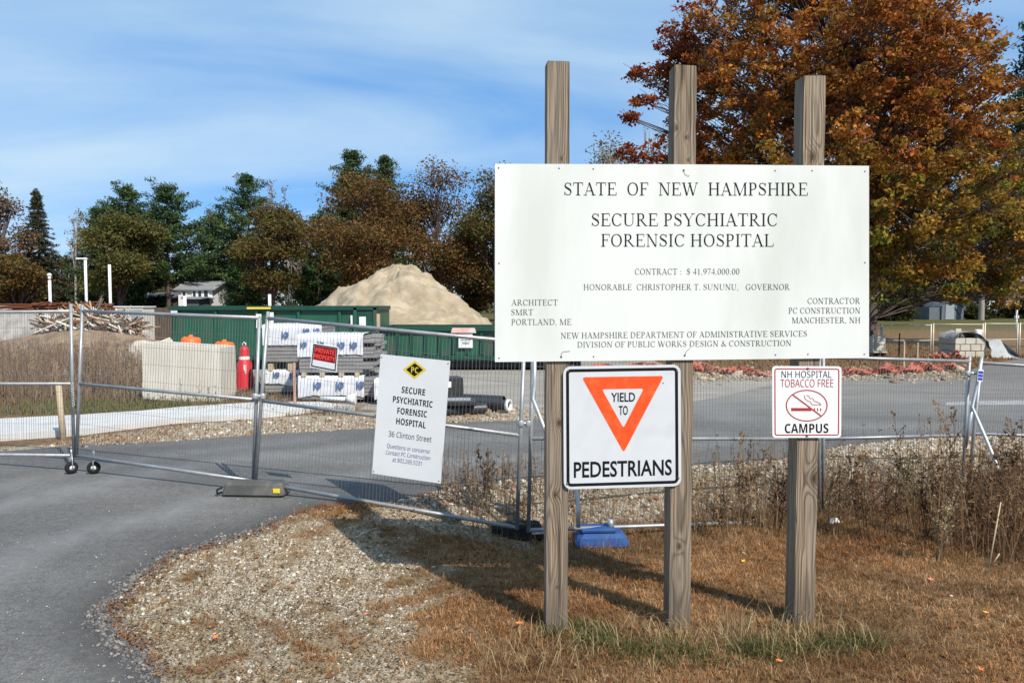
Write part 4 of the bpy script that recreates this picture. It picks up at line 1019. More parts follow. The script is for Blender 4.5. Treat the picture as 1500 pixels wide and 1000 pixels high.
for px, py, h_ in ((682, 499, .42),):
    pp = P(px, py, Y2 - .062); s_ = MB(); s_.box(pp, (.42, .006, h_)); o_ = s_.build('notice_sticker', M['white_paint'], d2)
    l_ = MB()
    for k, (w_, dz) in enumerate(((.32, .02), (.22, -.05), (.18, -.09))): l_.box(pp + Vector((0, -.006, dz)), (w_, .002, .02))
    l_.build('print', M['ink_grey'], o_)

# sand heap
import mathutils.noise as mnoise
px_, Yh = -4.75, 31.5
nr, na = 64, 120
V, F = [], []
hs = 3.58
lump = [rng.normal(0, 1, 6) for _ in range(3)]
for i in range(nr + 1):
    r = 6.3 * (i / nr) ** .9
    for k in range(na):
        t = 2 * pi * k / na
        slope = .715 + .02 * cos(t) + .02 * sin(3 * t + 1)
        z = hs + .18 - math.sqrt((slope * r) ** 2 + .55 ** 2) * 1.0 + .55 - .18
        z = hs - (math.sqrt((slope * r) ** 2 + .35) - math.sqrt(.35))
        z += .09 * sin(5 * t + r * 1.3) * min(1, r / 2) + .05 * sin(11 * t - r * 2.1) * min(1, r / 2) + .07 * sin(r * 2.3 + 3 * sin(t * 2)) + .06 * sin(9 * t + 4 * sin(r)) * min(1, r / 2) * sin(r * 1.7 + t) + rng.normal(0, .03) + min(1, .3 + r / 1.5) * (.15 * mnoise.noise(Vector((r * cos(t) * .9, r * sin(t) * .9, 3))) + .17 * mnoise.noise(Vector((r * cos(t) * 2.3, r * sin(t) * 2.3, 9))) - .13 * abs(mnoise.noise(Vector((t * 6.0, r * .35, 5)))))
        if z < .25: z = .25 * math.exp((z - .25) * 2.2) - .02
        V.append((px_ + r * cos(t), Yh + r * sin(t), z))
for i in range(nr):
    for k in range(na): F.append((i * na + k, (i + 1) * na + k, (i + 1) * na + (k + 1) % na, i * na + (k + 1) % na))
o = np_obj('sand_heap', V, np.array(F, dtype=np.int32), M['sand'], smooth=True)
tag(o, 'large cone of tan sand rising behind the green containers', 'sand heap')

# wrapped lumber
def bundle(label, pxa, pxb, Y, z0, z1, zw, logos, depth=1.15, ends=True, seed=0, loc_rot=-.04):
    rr = random.Random(seed)
    xa, xb = (pxa - 750) / FPX * Y, (pxb - 750) / FPX * Y
    root = thing('lumber_bundle', label, 'lumber bundle', ((xa + xb) / 2, Y + depth / 2, z0), 'wrapped lumber bundles')
    pk = MB(); n = max(4, int((z1 - z0) / .075))
    for k in range(n):
        za, zb = z0 + (z1 - z0 - .015) * k / n, z0 + (z1 - z0 - .015) * (k + 1) / n
        for j in range(4):
            ya = Y + depth * j / 4
            e = rr.choice((0, .0, .1, .22, .3)) if ends else rr.uniform(-.01, .02)
            pk.box(((xa + xb + e) / 2 + rr.uniform(-.01, .01), ya + depth / 8 + rr.uniform(-.004, .004), (za + zb) / 2), (xb - xa + e - .02, depth / 4 - .012, zb - za - .012))
    pk.build('plank', M['lumber_grey'], root)
    # wrap: a draped cover with creases over the top and the sides
    V, F = [], []; nx, nz = 34, 7
    x0_, x1_ = xa - .02, xb + .01
    prof = [(Y - .02, zw)] + [(Y - .025, zw + (z1 - zw) * k / (nz - 1)) for k in range(1, nz - 1)] + [(Y - .012, z1), (Y + .1, z1 + .016), (Y + depth * .5, z1 + .022), (Y + depth - .05, z1 + .016), (Y + depth + .015, z1), (Y + depth + .02, (z1 + zw) / 2), (Y + depth + .02, zw)]
    for j, (yy, z_) in enumerate(prof):
        for i in range(nx + 1):
            t = i / nx
            dz = rr.gauss(0, .005) - (.05 * max(0, sin(t * 5 + seed)) if j == 0 else 0)
            V.append((x0_ + (x1_ - x0_) * t, yy + rr.gauss(0, .006), z_ + (dz if j in (0, len(prof) - 1) else rr.gauss(0, .004))))
    m_ = len(prof)
    for j in range(m_ - 1):
        for i in range(nx): F.append((j * (nx + 1) + i, j * (nx + 1) + i + 1, (j + 1) * (nx + 1) + i + 1, (j + 1) * (nx + 1) + i))
    wr = np_obj('wrap', V, np.array(F, dtype=np.int32), M['wrap_white'], root)
    zc = (zw + z1) / 2
    pl = (Vector((0, Y - .05, 0)), Vector((0, -1, 0)))
    lg = MB(); 
    for px, py, w_ in logos:
        s_ = w_
        text_px(lg, 'K', px - s_ * .5, py + s_ * .62, px + s_ * .28, py + s_ * .62, s_ * 1.2, pl, 'sansb', 0, (0, -1), 0)
        fill_px(lg, [(px + s_ * .18, py - s_ * .5), (px + s_ * .62, py - s_ * .5), (px + s_ * .66, py + .1 * s_), (px + s_ * .25, py + s_ * .55), (px + s_ * .1, py + s_ * .1)], pl, -.001)
        fill_px(lg, [(px - s_ * .5, py - s_ * .60), (px - s_ * .38, py - s_ * .60), (px - s_ * .38, py + s_ * .62), (px - s_ * .5, py + s_ * .62)], pl, .001)
    lg.build('logo', mat('dark_blue_logo', (.05, .10, .24), (.12, .18, .32), 30, .5), wr)
    return root
YA, YBk = 14.95, 16.0
def zz(py, Y): return P(700, py, Y).z
bundle('upper white-wrapped lumber bundle with four blue emblems, behind the small red sign', 437, 531, YA, zz(546, YA), zz(490.5, YA), zz(519, YA), [(444, 505, 8), (469, 505, 8), (499, 506, 9), (517, 506, 9)], seed=1)
bundle('lower wrapped lumber bundle with three blue emblems, on the ground under the small red sign', 437, 532, YA + .01, .07, zz(551, YA), zz(579, YA), [(464, 565, 10), (497, 565, 10), (527, 564, 10)], seed=2)
bundle('upper white-wrapped lumber bundle set back beside the fence upright', 386, 471, YBk + .2, zz(531, YBk), zz(476.5, YBk), zz(506, YBk), [(417, 491, 9), (448, 485.5, 8), (463, 485, 8)], seed=3, ends=False)
bundle('lower wrapped lumber bundle set back, with two blue emblems', 386, 436, YBk + .21, .07, zz(544, YBk), zz(563, YBk), [(404, 549, 8), (429, 550, 9)], seed=4, ends=False)
bundle('thin lumber bundle wrapped in pale plastic, standing at the stack end behind the tall notice', 549, 572, 14.7, .05, zz(556, 14.7), zz(585, 14.7), [], seed=5, ends=False, depth=.9)
# dunnage battens between bundles
for (px, py, Y, k) in ((445, 548.5, YA, 0), (472, 548.5, YA, 1), (500, 548.5, YA, 2), (523, 548.5, YA, 3), (396, 538, YBk + .2, 4), (425, 537.5, YBk + .2, 5)):
    p = P(px, py, Y); b_ = MB(); b_.box((p.x, Y + .58, p.z), (.09, 1.2, .085 if k < 4 else .16))
    tag(b_.build('batten', M['lumber_tan']), ('dark gap batten between the two bundles under the small red sign' if k < 4 else 'batten between the two bundles that stand back beside the fence upright'), 'batten', 'battens in front stack' if k < 4 else 'battens in back stack')
# white pipe scraps before the stack
root = thing('pipe_offcut', 'white plastic pipe with a bell end lying before the lumber', 'pipe', flat(480, 594))
a_, c_ = flat(470, 595), flat(512, 597)
b_ = MB(); b_.tube([a_ + Vector((0, 0, .16)), c_ + Vector((0, 0, .16))], .045, 10); b_.tube([c_ + Vector((-.05, 0, .17)), c_ + Vector((.12, 0, .17))], [.085, .10], 12)
b_.build('barrel', M['white_paint'], root)

# black drainage parts
Yp = 13.75
def pipe(label, a_, c_, r, ring=False):
    a_, c_ = Vector(a_), Vector(c_)
    root = thing('drain_pipe', label, 'drain pipe', ((a_.x + c_.x) / 2, (a_.y + c_.y) / 2, min(a_.z, c_.z) - r), 'black drain pipes on the verge')
    n = 34; b_ = MB(); pts, rs = [], []
    for k in range(n + 1):
        pts.append(a_.lerp(c_, k / n)); rs.append(r * (1.0 if k % 2 else .93))
    b_.tube(pts, rs, 18, cap=False); pts2 = [a_.lerp(c_, k / 8) for k in range(9)]; b_.tube(pts2, r * .84, 18, cap=False)
    b_.build('wall', M['black_plastic'], root)
    if ring:
        d = (c_ - a_).normalized(); b_ = MB(); b_.lathe(c_, [(r * .82, -.02), (r * .82, .04), (r * 1.06, .04), (r * 1.06, -.02), (r * .82, -.02)], 22, axis=d); b_.build('end_ring', M['white_paint'], root)
    return root
def pp(px, Y, z): return ((px - 750) / FPX * Y, Y, z)
pipe('corrugated black drain pipe with a white-ringed open mouth', pp(640, Yp + .5, .14), pp(744, Yp - .15, .14), .105, True)
pipe('black drain pipe lying lowest, along the gravel edge', pp(636, Yp - .55, .10), pp(712, Yp - .25, .10), .10)
pipe('black drain pipe lying behind the white-ringed one', pp(650, Yp + 1.0, .12), pp(738, Yp + .55, .12), .115)
root = thing('catch_basin', 'square black plastic basin with two white openings beside the tall notice', 'catch basin', pp(661, Yp + .35, .1))
b_ = MB(); q_ = pp(661, Yp + .2, .40); b_.box((q_[0], q_[1] + .15, .36), (.36, .36, .52), .35, bev=.02, top=(.95, .95)); b_.build('body', M['black_plastic'], root)
b_ = MB()
for dz in (.09, -.08): b_.box((q_[0] - .045, q_[1] - .045, .40 + dz), (.085, .014, .11), .35)
b_.build('opening', M['white_paint'], root)
p = pp(690, Yp - .42, .30)
root = thing('plastic_tray', 'grey-topped black plastic tray lying on the drain pipes', 'tray', (p[0], p[1], .2))
b_ = MB(); b_.box((p[0] - .22, p[1], .235), (.62, .4, .09), .08, bev=.02); b_.build('body', M['black_plastic'], root)
b_ = MB(); b_.box((p[0] - .26, p[1], .288), (.5, .34, .014), .08); b_.build('lid', mat('grey_tray_lid', (.34, .34, .35), (.25, .25, .26), 5, .5), root)

# light poles and white posts
def wpole(name, label, px, ytop, Y, r, extra=None):
    x = (px - 750) / FPX * Y; zt = P(px, ytop, Y).z
    root = thing(name, label, name.replace('_', ' '), (x, Y, float(gz(x, Y))), 'pale poles and posts on the site')
    b_ = MB(); b_.tube([(x, Y, -.1), (x, Y, zt)], r, 10); b_.build('pole', M['white_paint'], root)
    if extra == 'arm':
        b_ = MB(); b_.box((x - .22, Y, zt - .06), (.62, .24, .09), bev=.02); b_.build('lamp_head', M['white_paint'], root)
    if extra == 'cap':
        b_ = MB(); b_.lathe((x, Y, zt - .10), [(r * .6, -.14), (r * .6, -.02), (r * 1.5, .02), (r * 1.6, .10), (r * .8, .17), (.001, .18)], 14); b_.build('lamp_head', M['white_paint'], root)
        c2_ = MB(); c2_.lathe((x, Y, zt - .24), [(r * 1.02, -.10), (r * 1.02, .0)], 12); c2_.build('collar', M['dark_steel'], root)
wpole('light_pole', 'white pole with a square lamp arm, tallest on the site', 127.5, 377.5, 45, .08, 'arm')
wpole('light_pole', 'short white pole with a rounded lamp cap near the white house', 74.5, 402, 45, .085, 'cap')
wpole('marker_post', 'plain white post standing alone, no lamp on it', 162.5, 387.5, 45, .085)
wpole('marker_post', 'short white post standing in front of the white house', 271.5, 434, 45, .09)
wpole('marker_post', 'short white post rising behind the yellow strip of the container', 395.5, 431, 45, .09)

# white barrier wall, pale box, wooden fence, boulder, dirt mound, debris
Yw = 40
def X(px, Y): return (px - 750) / FPX * Y
for i, (a_, c_, lab) in enumerate(((-60, 62, 'pale barrier section behind dry weeds, before the white house'), (64, 150, 'pale barrier section behind the tangled debris'))):
    root = thing('barrier_wall', lab, 'barrier', (X((a_ + c_) / 2, Yw), Yw, 0), 'pale barrier sections')
    b_ = MB(); zt = P(100, 447.5, Yw).z; b_.box((X((a_ + c_) / 2, Yw), Yw + .2, zt / 2), (X(c_, Yw) - X(a_, Yw), .4, zt), top=(1, .6)); b_.build('wall', mat('weathered_pale_concrete', (.52, .51, .48), (.36, .35, .32), 2.5, .9, bump=.2, c3=(.30, .28, .25), s3=1.4), root)
root = thing('storage_box', 'pale flat-topped storage box beside the tall green container', 'storage box', (X(188, 38), 38, 0))
b_ = MB(); zt = P(190, 450, 38).z; b_.box((X(181, 38), 38.6, zt / 2), (X(210, 38) - X(152, 38), 1.2, zt)); b_.build('body', M['concrete'], root)
b_ = MB(); b_.box((X(192, 38), 37.96, zt * .52), (X(209, 38) - X(175, 38), .06, zt * .84)); b_.build('door', M['plastic_sheet'], root)
b_ = MB(); b_.box((X(181, 38), 38.6, zt + .03), (X(212, 38) - X(150, 38), 1.32, .05)); b_.build('lid', M['white_paint'], root)
root = thing('board_fence', 'dark wooden board fence between storage box and green container', 'fence', (X(228, 40), 40, 0))
b_ = MB()
for px in np.arange(196, 262, 3.0): b_.box((X(px, 42), 42, .95), (.10, .03, P(0, 452, 42).z - .02 + random.uniform(-.05, .05) - .02), 0)
b_.build('slat', M['fence_wood'], root)
b_ = MB()
for z_ in (.5, 1.5): b_.box((X(229, 42), 42.05, z_), (X(262, 42) - X(196, 42), .05, .1))
b_.build('rail', M['fence_wood'], root)
def rock(name, label, c, s, seed, mm, cat='boulder', sub=3):
    bm = bmesh.new(); bmesh.ops.create_icosphere(bm, subdivisions=sub, radius=1)
    r_ = np.random.default_rng(seed); dirs = r_.normal(0, 1, (14, 3)); dirs /= np.linalg.norm(dirs, axis=1)[:, None]; cut = r_.uniform(.62, .95, 14)
    for v_ in bm.verts:
        p = np.array(v_.co)
        for d, k in zip(dirs, cut):
            e = p @ d - k
            if e > 0: p = p - d * e * .85
        v_.co = (c[0] + p[0] * s[0], c[1] + p[1] * s[1], c[2] + p[2] * s[2])
    me = bpy.data.meshes.new(name); bm.to_mesh(me); bm.free(); me.materials.append(mm)
    o = bpy.data.objects.new(name, me); col.objects.link(o); return tag(o, label, cat)
rock('boulder', 'pale rough boulder leaning beside the tall green container', (X(242, 21.6), 21.6, .45), (.42, .3, .72), 23, M['rock'])
rock('boulder', 'tan boulder lying low in front of the debris heap', (X(218, 23.5), 23.5, .3), (.95, .5, .62), 8, M['rock'])
# dirt mound
V, F = [], []; nr, na = 20, 60
for i in range(nr + 1):
    r = i / nr
    for k in range(na):
        t = 2 * pi * k / na
        z = .95 * math.exp(-(r * 1.7) ** 2) + .09 * sin(5 * t + r * 7) * (1 - r) + rng.normal(0, .02) * (1 - r) - .03 * r
        V.append((X(120, 27) + r * 7.5 * cos(t), 27 + r * 4.0 * sin(t), z))
for i in range(nr):
    for k in range(na): F.append((i * na + k, (i + 1) * na + k, (i + 1) * na + (k + 1) % na, i * na + (k + 1) % na))
tag(np_obj('dirt_mound', V, np.array(F, dtype=np.int32), mat('tan_dirt', (.30, .215, .13), (.15, .10, .06), 2.0, .95, bump=.8, bscale=8), smooth=True), 'low mound of tan dirt under the tangled debris', 'dirt mound')
# debris: tangle of pale and rusty sticks
V, F, C = [], [], []
def rib_stick(a_, c_, w, colr):
    a_, c_ = np.array(a_), np.array(c_); d = c_ - a_; d /= np.linalg.norm(d) + 1e-9
    s_ = np.cross(d, (0, 1, 0)); s_ /= np.linalg.norm(s_) + 1e-9; u_ = np.cross(d, s_)
    b_ = len(V)
    for p in (a_, c_):
        for k in range(3):
            t = 2 * pi * k / 3; V.append(p + (s_ * cos(t) + u_ * sin(t)) * w)
    for k in range(3): F.append((b_ + k, b_ + (k + 1) % 3, b_ + 3 + (k + 1) % 3, b_ + 3 + k)); C.append(colr)
pal = [(.62, .58, .50), (.68, .66, .62), (.40, .33, .24), (.20, .11, .06), (.10, .07, .05), (.30, .16, .08)]
for k in range(560):
    t = rng.random(); px = 70 + 125 * t + rng.normal(0, 8); hmx = 1.0 - abs(t - .5) * 1.2
    z_ = .85 + .95 * rng.random() * hmx; Y = 30 + rng.normal(0, 1.1)
    L_ = rng.uniform(.3, 1.5); an = rng.normal(-.25, .5); az = rng.uniform(-.6, .6)
    x = X(px, Y); zc = min(z_, 1.98)
    colr = np.array(pal[rng.integers(0, len(pal))]) * rng.uniform(.75, 1.1)
    rib_stick((x - L_ / 2 * cos(an), Y - L_ / 2 * az, max(.2, zc - L_ / 2 * sin(an))), (x + L_ / 2 * cos(an), Y + L_ / 2 * az, max(.2, zc + L_ / 2 * sin(an))), rng.uniform(.02, .05), colr)
for k in range(90):                                                          # rusty strip along the top
    x = X(rng.uniform(10, 145), 31); zc = rng.uniform(1.72, 1.98); L_ = rng.uniform(.8, 2)
    rib_stick((x - L_ / 2, 31.4, zc + rng.normal(0, .06)), (x + L_ / 2, 31.2, zc + rng.normal(0, .06)), .035, np.array((.17, .06, .03)) * rng.uniform(.7, 1.3))
tag(np_obj('debris_heap', np.array(V), np.array(F, dtype=np.int32), M['stick'], fcol=np.array(C)), 'tangled heap of pale sticks, boards and rusty rods behind the weeds', 'debris heap')

# right side: blocks under plastic, material skid, stakes, netting, far fence
Yq = 27.5
px0, px1 = 1400, 1440
xa, xb = X(1400, Yq), X(1446, Yq); zg_ = float(gz(xa, Yq)); zt = P(1420, 491, Yq).z
root = thing('block_stack', 'stack of pale cement blocks half covered by clear plastic sheeting', 'block stack', ((xa + xb) / 2, Yq + .6, zg_))
rows = 3; hh = (zt - zg_ - .02) / (rows + .4)
mbk = MB()
for r_ in range(rows):
    n_ = 3; w_ = (xb - xa) / n_
    for k in range(n_ + (r_ % 2)):
        x_a = xa + w_ * (k - .5 * (r_ % 2)); x_b = x_a + w_
        x_a, x_b = max(x_a, xa), min(x_b, xb)
        if x_b - x_a < .05: continue
        mbk.box(((x_a + x_b) / 2, Yq + .55, zg_ + .02 + hh * (r_ + .5)), (x_b - x_a - .02, 1.1, hh - .02), bev=.012)
mbk.build('block', M['block'], root)
V, F = [], []
prof = [(xa + .02, zt - .55 * hh, 0), (xa + .15, zt + .05, 0), (xa + .5, zt + .13, 0), (xb - .25, zt + .02, 0), (xb + .05, zt - .25, 0), (xb + .45, zg_ + .7, 0), (xb + .75, zg_ + .3, 0), (xb + 1.1, zg_ + .03, 0)]
for i, (x_, z_, _) in enumerate(prof):
    for k in range(9): V.append((x_ + rng.normal(0, .03), Yq - .07 + 1.3 * k / 8 - (.25 if i > 5 else 0), z_ + rng.normal(0, .03)))
for i in range(len(prof) - 1):
    for k in range(8): F.append((i * 9 + k, i * 9 + k + 1, (i + 1) * 9 + k + 1, (i + 1) * 9 + k))
np_obj('plastic_cover', V, np.array(F, dtype=np.int32), M['plastic_sheet'], root)
V, F = [], []                                                        # the hanging front of the sheet
for i, (x_, z_, _) in enumerate(prof[4:]):
    for k in range(5): V.append((x_ + rng.normal(0, .02), Yq - .09 - .05 * k, z_ + (zg_ - z_) * k / 4 * .97 + .02))
for i in range(3):
    for k in range(4): F.append((i * 5 + k, i * 5 + k + 1, (i + 1) * 5 + k + 1, (i + 1) * 5 + k))
np_obj('cover_skirt', V, np.array(F, dtype=np.int32), M['plastic_sheet'], root)
p = P(1433, 489, Yq + .3)
root = thing('white_bucket', 'white bucket standing on the plastic-covered cement blocks', 'bucket', (p.x, p.y, p.z - .16))
b_ = MB(); b_.lathe((p.x, p.y, p.z - .13), [(.001, 0), (.11, 0), (.13, .3), (.12, .3), (.10, .03), (.001, .03)], 16); b_.build('body', M['white_paint'], root)
p = P(1404, 484, Yq + .5)
root = thing('site_marker', 'small cream placard on two short white legs behind the cement blocks', 'sign', (p.x, p.y, 0))
b_ = MB(); b_.box(p, (.20, .02, .15)); b_.build('placard', M['block'], root)
b_ = MB()
for dx_ in (-.05, .09): b_.tube([(p.x + dx_, p.y + .03, zg_), (p.x + dx_, p.y + .03, p.z - .05)], .04, 8)
b_.build('leg', M['white_paint'], root)
# material skid
p = flat(1290, 520); Ym = 28.0; zg_ = float(gz(X(1290, Ym), Ym))
root = thing('material_skid', 'cream crate on a skid with black wheels beside the white board', 'skid', (X(1290, Ym), Ym, zg_))
b_ = MB(); z1_ = P(1290, 493, Ym).z; z0_ = P(1290, 514, Ym).z
b_.box((X(1291.5, Ym), Ym + .3, (z0_ + z1_) / 2), (X(1298, Ym) - X(1285, Ym), .6, z1_ - z0_), bev=.02); b_.build('crate', M['block'], root)
b_ = MB()
for px in (1281.5, 1284.5, 1298.5): b_.box((X(px, Ym), Ym + .1, (z0_ + z1_) / 2 + .03), (.045, .06, z1_ - z0_ + .1))
b_.box((X(1290, Ym), Ym + .3, z0_ - .04), (.5, .7, .05)); b_.box((X(1291, Ym), Ym - .01, (z0_ + z1_) / 2), (.30, .02, .04)); b_.box((X(1291, Ym), Ym - .01, (z0_ + z1_) / 2 + .14), (.30, .02, .03)); b_.build('frame', M['block'], root)
for px in (1287, 1296):
    b_ = MB(); b_.lathe((X(px, Ym), Ym + .05, z0_ - .12), [(.001, -.04), (.09, -.04), (.09, .04), (.001, .04)], 14, axis=(0, 1, 0)); b_.build('wheel', M['black_rubber'], root)
# stakes
for px, yt, yb, lab in ((1323.5, 500, 541, 'tall thin wooden stake standing in the orange netting'), (1343.5, 501.5, 530, 'shorter wooden stake near the far site fence'), (1395, 493, 520, 'thin wooden stake beside the cement blocks'), (1317, 488, 518, 'dark thin stake before the far fence')):
    g_ = flat(px, yb); z_ = P(px, yt, g_.y).z
    b_ = MB(); b_.box((g_.x, g_.y, z_ / 2 - .1), (.055, .04, z_ + .2), .4, top=(.8, .8)); tag(b_.build('wooden_stake', M['lumber_tan'] if px != 1317 else M['fence_wood']), lab, 'stake', 'wooden stakes on the site')
g_ = flat(88, 646); z_ = P(83, 563, g_.y).z
b_ = MB(); b_.tube([(X(88, g_.y), g_.y, -.1), (X(83, g_.y), g_.y, z_)], [.045, .04], 6); tag(b_.build('wooden_stake', M['lumber_tan']), 'pale leaning wooden stake behind the mesh beside the two wheels', 'stake', 'wooden stakes on the site')
g_ = flat(432, 600); z_ = P(433, 531, g_.y).z
b_ = MB(); b_.box((g_.x, g_.y, z_ / 2 - .1), (.05, .04, z_ + .2), .3); tag(b_.build('wooden_stake', mat('pinkish_stake', (.42, .27, .2), (.33, .2, .15), 5, .8)), 'thin reddish stake in front of the wrapped lumber', 'stake', 'wooden stakes on the site')

def netting(name, label, pts, hts, seed, cell=.085, wv=.02):
    """crumpled plastic netting along a ground line: a lattice of flat strips"""
    r_ = np.random.default_rng(seed); pts = resample(np.array(pts), 400)
    s_ = np.concatenate([[0], np.cumsum(np.hypot(*np.diff(pts, axis=0).T))]); Ls = s_[-1]
    n = int(Ls / cell); rows_ = 7
    P_ = np.zeros((n + 1, rows_, 3))
    hk = np.interp(np.linspace(0, 1, n + 1), np.linspace(0, 1, len(hts)), hts)
    for i in range(n + 1):
        x_ = np.interp(i * cell, s_, pts[:, 0]); y_ = np.interp(i * cell, s_, pts[:, 1])
        ph = r_.normal(0, .04)
        for j in range(rows_):
            t = j / (rows_ - 1)
            P_[i, j] = (x_ + r_.normal(0, .018), y_ + .22 * sin(i * .55 + j * .8) * t + ph + r_.normal(0, .03), float(gz(x_, y_)) + hk[i] * t * (1 + .25 * sin(i * .37)) + r_.normal(0, .016) + .01)
    V, F = [], []
    def strip(a_, c_):
        d = c_ - a_; l_ = np.linalg.norm(d); d = d / (l_ + 1e-9); u = np.cross(d, (0, -1, .3)); u /= np.linalg.norm(u) + 1e-9
        b_ = len(V); V.extend([a_ + u * wv, a_ - u * wv, c_ - u * wv, c_ + u * wv]); F.append((b_, b_ + 1, b_ + 2, b_ + 3))
    for i in range(n):
        for j in range(rows_):
            strip(P_[i, j], P_[i + 1, j])
            if j < rows_ - 1: strip(P_[i, j], P_[i, j + 1])
    return tag(np_obj(name, np.array(V), np.array(F, dtype=np.int32), M['net_orange']), label, 'safety netting')
netting('safety_netting', 'crumpled orange safety netting lying along the far edge of the asphalt', [flat(px, py)[:2] for px, py in ((860, 541), (1015, 546), (1130, 552), (1240, 551), (1330, 547), (1415, 541))], [.10, .20, .26, .10, .14, .22, .24, .16], 4)
netting('safety_netting', 'bunched orange netting heaped against the cement blocks', [flat(px, py)[:2] for px, py in ((1362, 531), (1378, 527), (1396, 526), (1412, 529))], [.12, .28, .2, .3, .15], 9, cell=.07)
# far fence
def far_panel(label, pxa, pxb, ytop, Ya, Yb):
    xa_, xb_ = X(pxa, Ya), X(pxb, Yb)
    za, zb_ = float(gz(xa_, Ya)), float(gz(xb_, Yb))
    ta, tb = P(pxa, ytop, Ya).z, P(pxb, ytop, Yb).z
    root = thing('mesh_fence', label, 'fence panel', ((xa_ + xb_) / 2, (Ya + Yb) / 2, min(za, zb_)), 'far fence panels across the field')
    f = MB(); A_, B_, C_, D_ = Vector((xa_, Ya, ta)), Vector((xb_, Yb, tb)), Vector((xb_, Yb, zb_ + .1)), Vector((xa_, Ya, za + .1))
    f.tube([A_, B_], .026, 6); f.tube([D_, C_], .026, 6); f.tube([A_.lerp(D_, .46), B_.lerp(C_, .46)], .024, 6)
    f.tube([A_ + Vector((0, 0, .05)), D_ - Vector((0, 0, .15))], .034, 6); f.tube([B_ + Vector((0, 0, .05)), C_ - Vector((0, 0, .15))], .034, 6)
    f.build('frame', M['lumber_tan'] if False else mat('cream_fence_tube', (.60, .56, .46), (.5, .46, .38), 6, .5, .2), root)  # far tubes in one warm cream tone
    V, F = [], []
    n_ = 26
    for k in range(1, n_):
        p_, q_ = A_.lerp(B_, k / n_), D_.lerp(C_, k / n_)
        b_ = len(V); V += [p_ + Vector((-.0035, 0, 0)), p_ + Vector((.0035, 0, 0)), q_ + Vector((.0035, 0, 0)), q_ + Vector((-.0035, 0, 0))]; F.append((b_, b_ + 1, b_ + 2, b_ + 3))
    np_obj('wire_mesh', V, np.array(F, dtype=np.int32), M['wire'], root)
far_panel('far fence panel ending behind the white board, by the cream crate', 1195, 1290, 476, 34, 34)
far_panel('far fence panel between the cream crate and the red netting heap', 1292.5, 1364, 476, 34, 34)
far_panel('far fence panel behind the stack of cement blocks', 1367.5, 1440, 475, 34, 34)
far_panel('far fence panel beyond the road end, running out of the picture', 1443, 1491, 474, 34, 34.5)
far_panel('far fence panel past the splayed joint, cut by the picture edge', 1494.5, 1580, 474, 34.5, 35)
# distant buildings
def house(name, label, x0, x1, Y, zw, zr, depth, wall, roof, wins=(), group=None, ridge='x', cat='house'):
    xm = (x0 + x1) / 2; g_ = 0.0
    root = thing(name, label, cat, (xm, Y + depth / 2, 0), group)
    b_ = MB()
    if ridge == 'x':
        b_.box((xm, Y + depth / 2, zw / 2 - .1), (x1 - x0, depth, zw + .2))
        b_.add([(x0, Y, zw), (x0, Y + depth, zw), (x0, Y + depth / 2, zr - .02)], [(0, 1, 2)]); b_.add([(x1, Y, zw), (x1, Y + depth, zw), (x1, Y + depth / 2, zr - .02)], [(0, 2, 1)])
    else:
        b_.box((xm, Y + depth / 2, zw / 2 - .1), (x1 - x0, depth, zw + .2))
        for yy in (Y, Y + depth): b_.add([(x0, yy, zw), (x1, yy, zw), (xm, yy, zr - .02)], [(0, 1, 2)])
    b_.build('wall', wall, root)
    r_ = MB(); o_ = .35; t_ = .14
    if ridge == 'x':
        k = (zr - zw) / (depth / 2)
        for s_ in (-1, 1):
            e_ = Vector((0, Y + depth / 2 + s_ * (depth / 2 + o_), zw - k * o_)); m_ = Vector((0, Y + depth / 2, zr))
            r_.add([(xx, q.y, q.z + dz) for xx in (x0 - o_, x1 + o_) for q in (e_, m_) for dz in (0.02, t_)], [(0, 1, 3, 2), (4, 6, 7, 5), (1, 5, 7, 3), (0, 2, 6, 4), (0, 4, 5, 1)])
    else:
        k = (zr - zw) / ((x1 - x0) / 2)
        for s_ in (-1, 1):
            e_ = Vector((xm + s_ * ((x1 - x0) / 2 + o_), 0, zw - k * o_)); m_ = Vector((xm, 0, zr))
            r_.add([(q.x, yy, q.z + dz) for yy in (Y - o_, Y + depth + o_) for q in (e_, m_) for dz in (0.02, t_)], [(0, 1, 3, 2), (4, 6, 7, 5), (1, 5, 7, 3), (0, 2, 6, 4), (0, 4, 5, 1)])
    r_.build('roof', roof, root)
    for wx, wz, ww, wh in wins:
        w = MB(); w.box((wx, Y - .03, wz), (ww, .06, wh)); o_w = w.build('window', M['glass'], root)
        f = MB()
        for sx in (-1, 1): f.box((wx + sx * (ww / 2 + .07), Y - .05, wz), (.12, .1, wh + .26))
        for sz_ in (-1, 1): f.box((wx, Y - .05, wz + sz_ * (wh / 2 + .07)), (ww, .1, .12))
        f.build('frame', M['white_paint'], o_w)
    return root
Yh1 = 75
hw_ = house('house', 'white house with pale grey roof between two dark pines', X(262, Yh1), X(312, Yh1), Yh1, P(290, 424, Yh1).z, P(290, 412, Yh1).z, 6, M['white_wall'], M['roof_grey'], [(X(271, Yh1), P(0, 430, Yh1).z, .28, .4), (X(286, Yh1), P(0, 430.5, Yh1).z, .26, .55), (X(294, Yh1), P(0, 430.5, Yh1).z, .30, .6), (X(303, Yh1), P(0, 431, Yh1).z, .38, .8)])
g_ = house('garage', 'slate-coloured low garage wing in front of the white house', X(273, 72), X(292, 72), 72, P(0, 438, 72).z, P(0, 436.5, 72).z, 2.6, M['roof_dark'], M['roof_grey'], cat='garage')
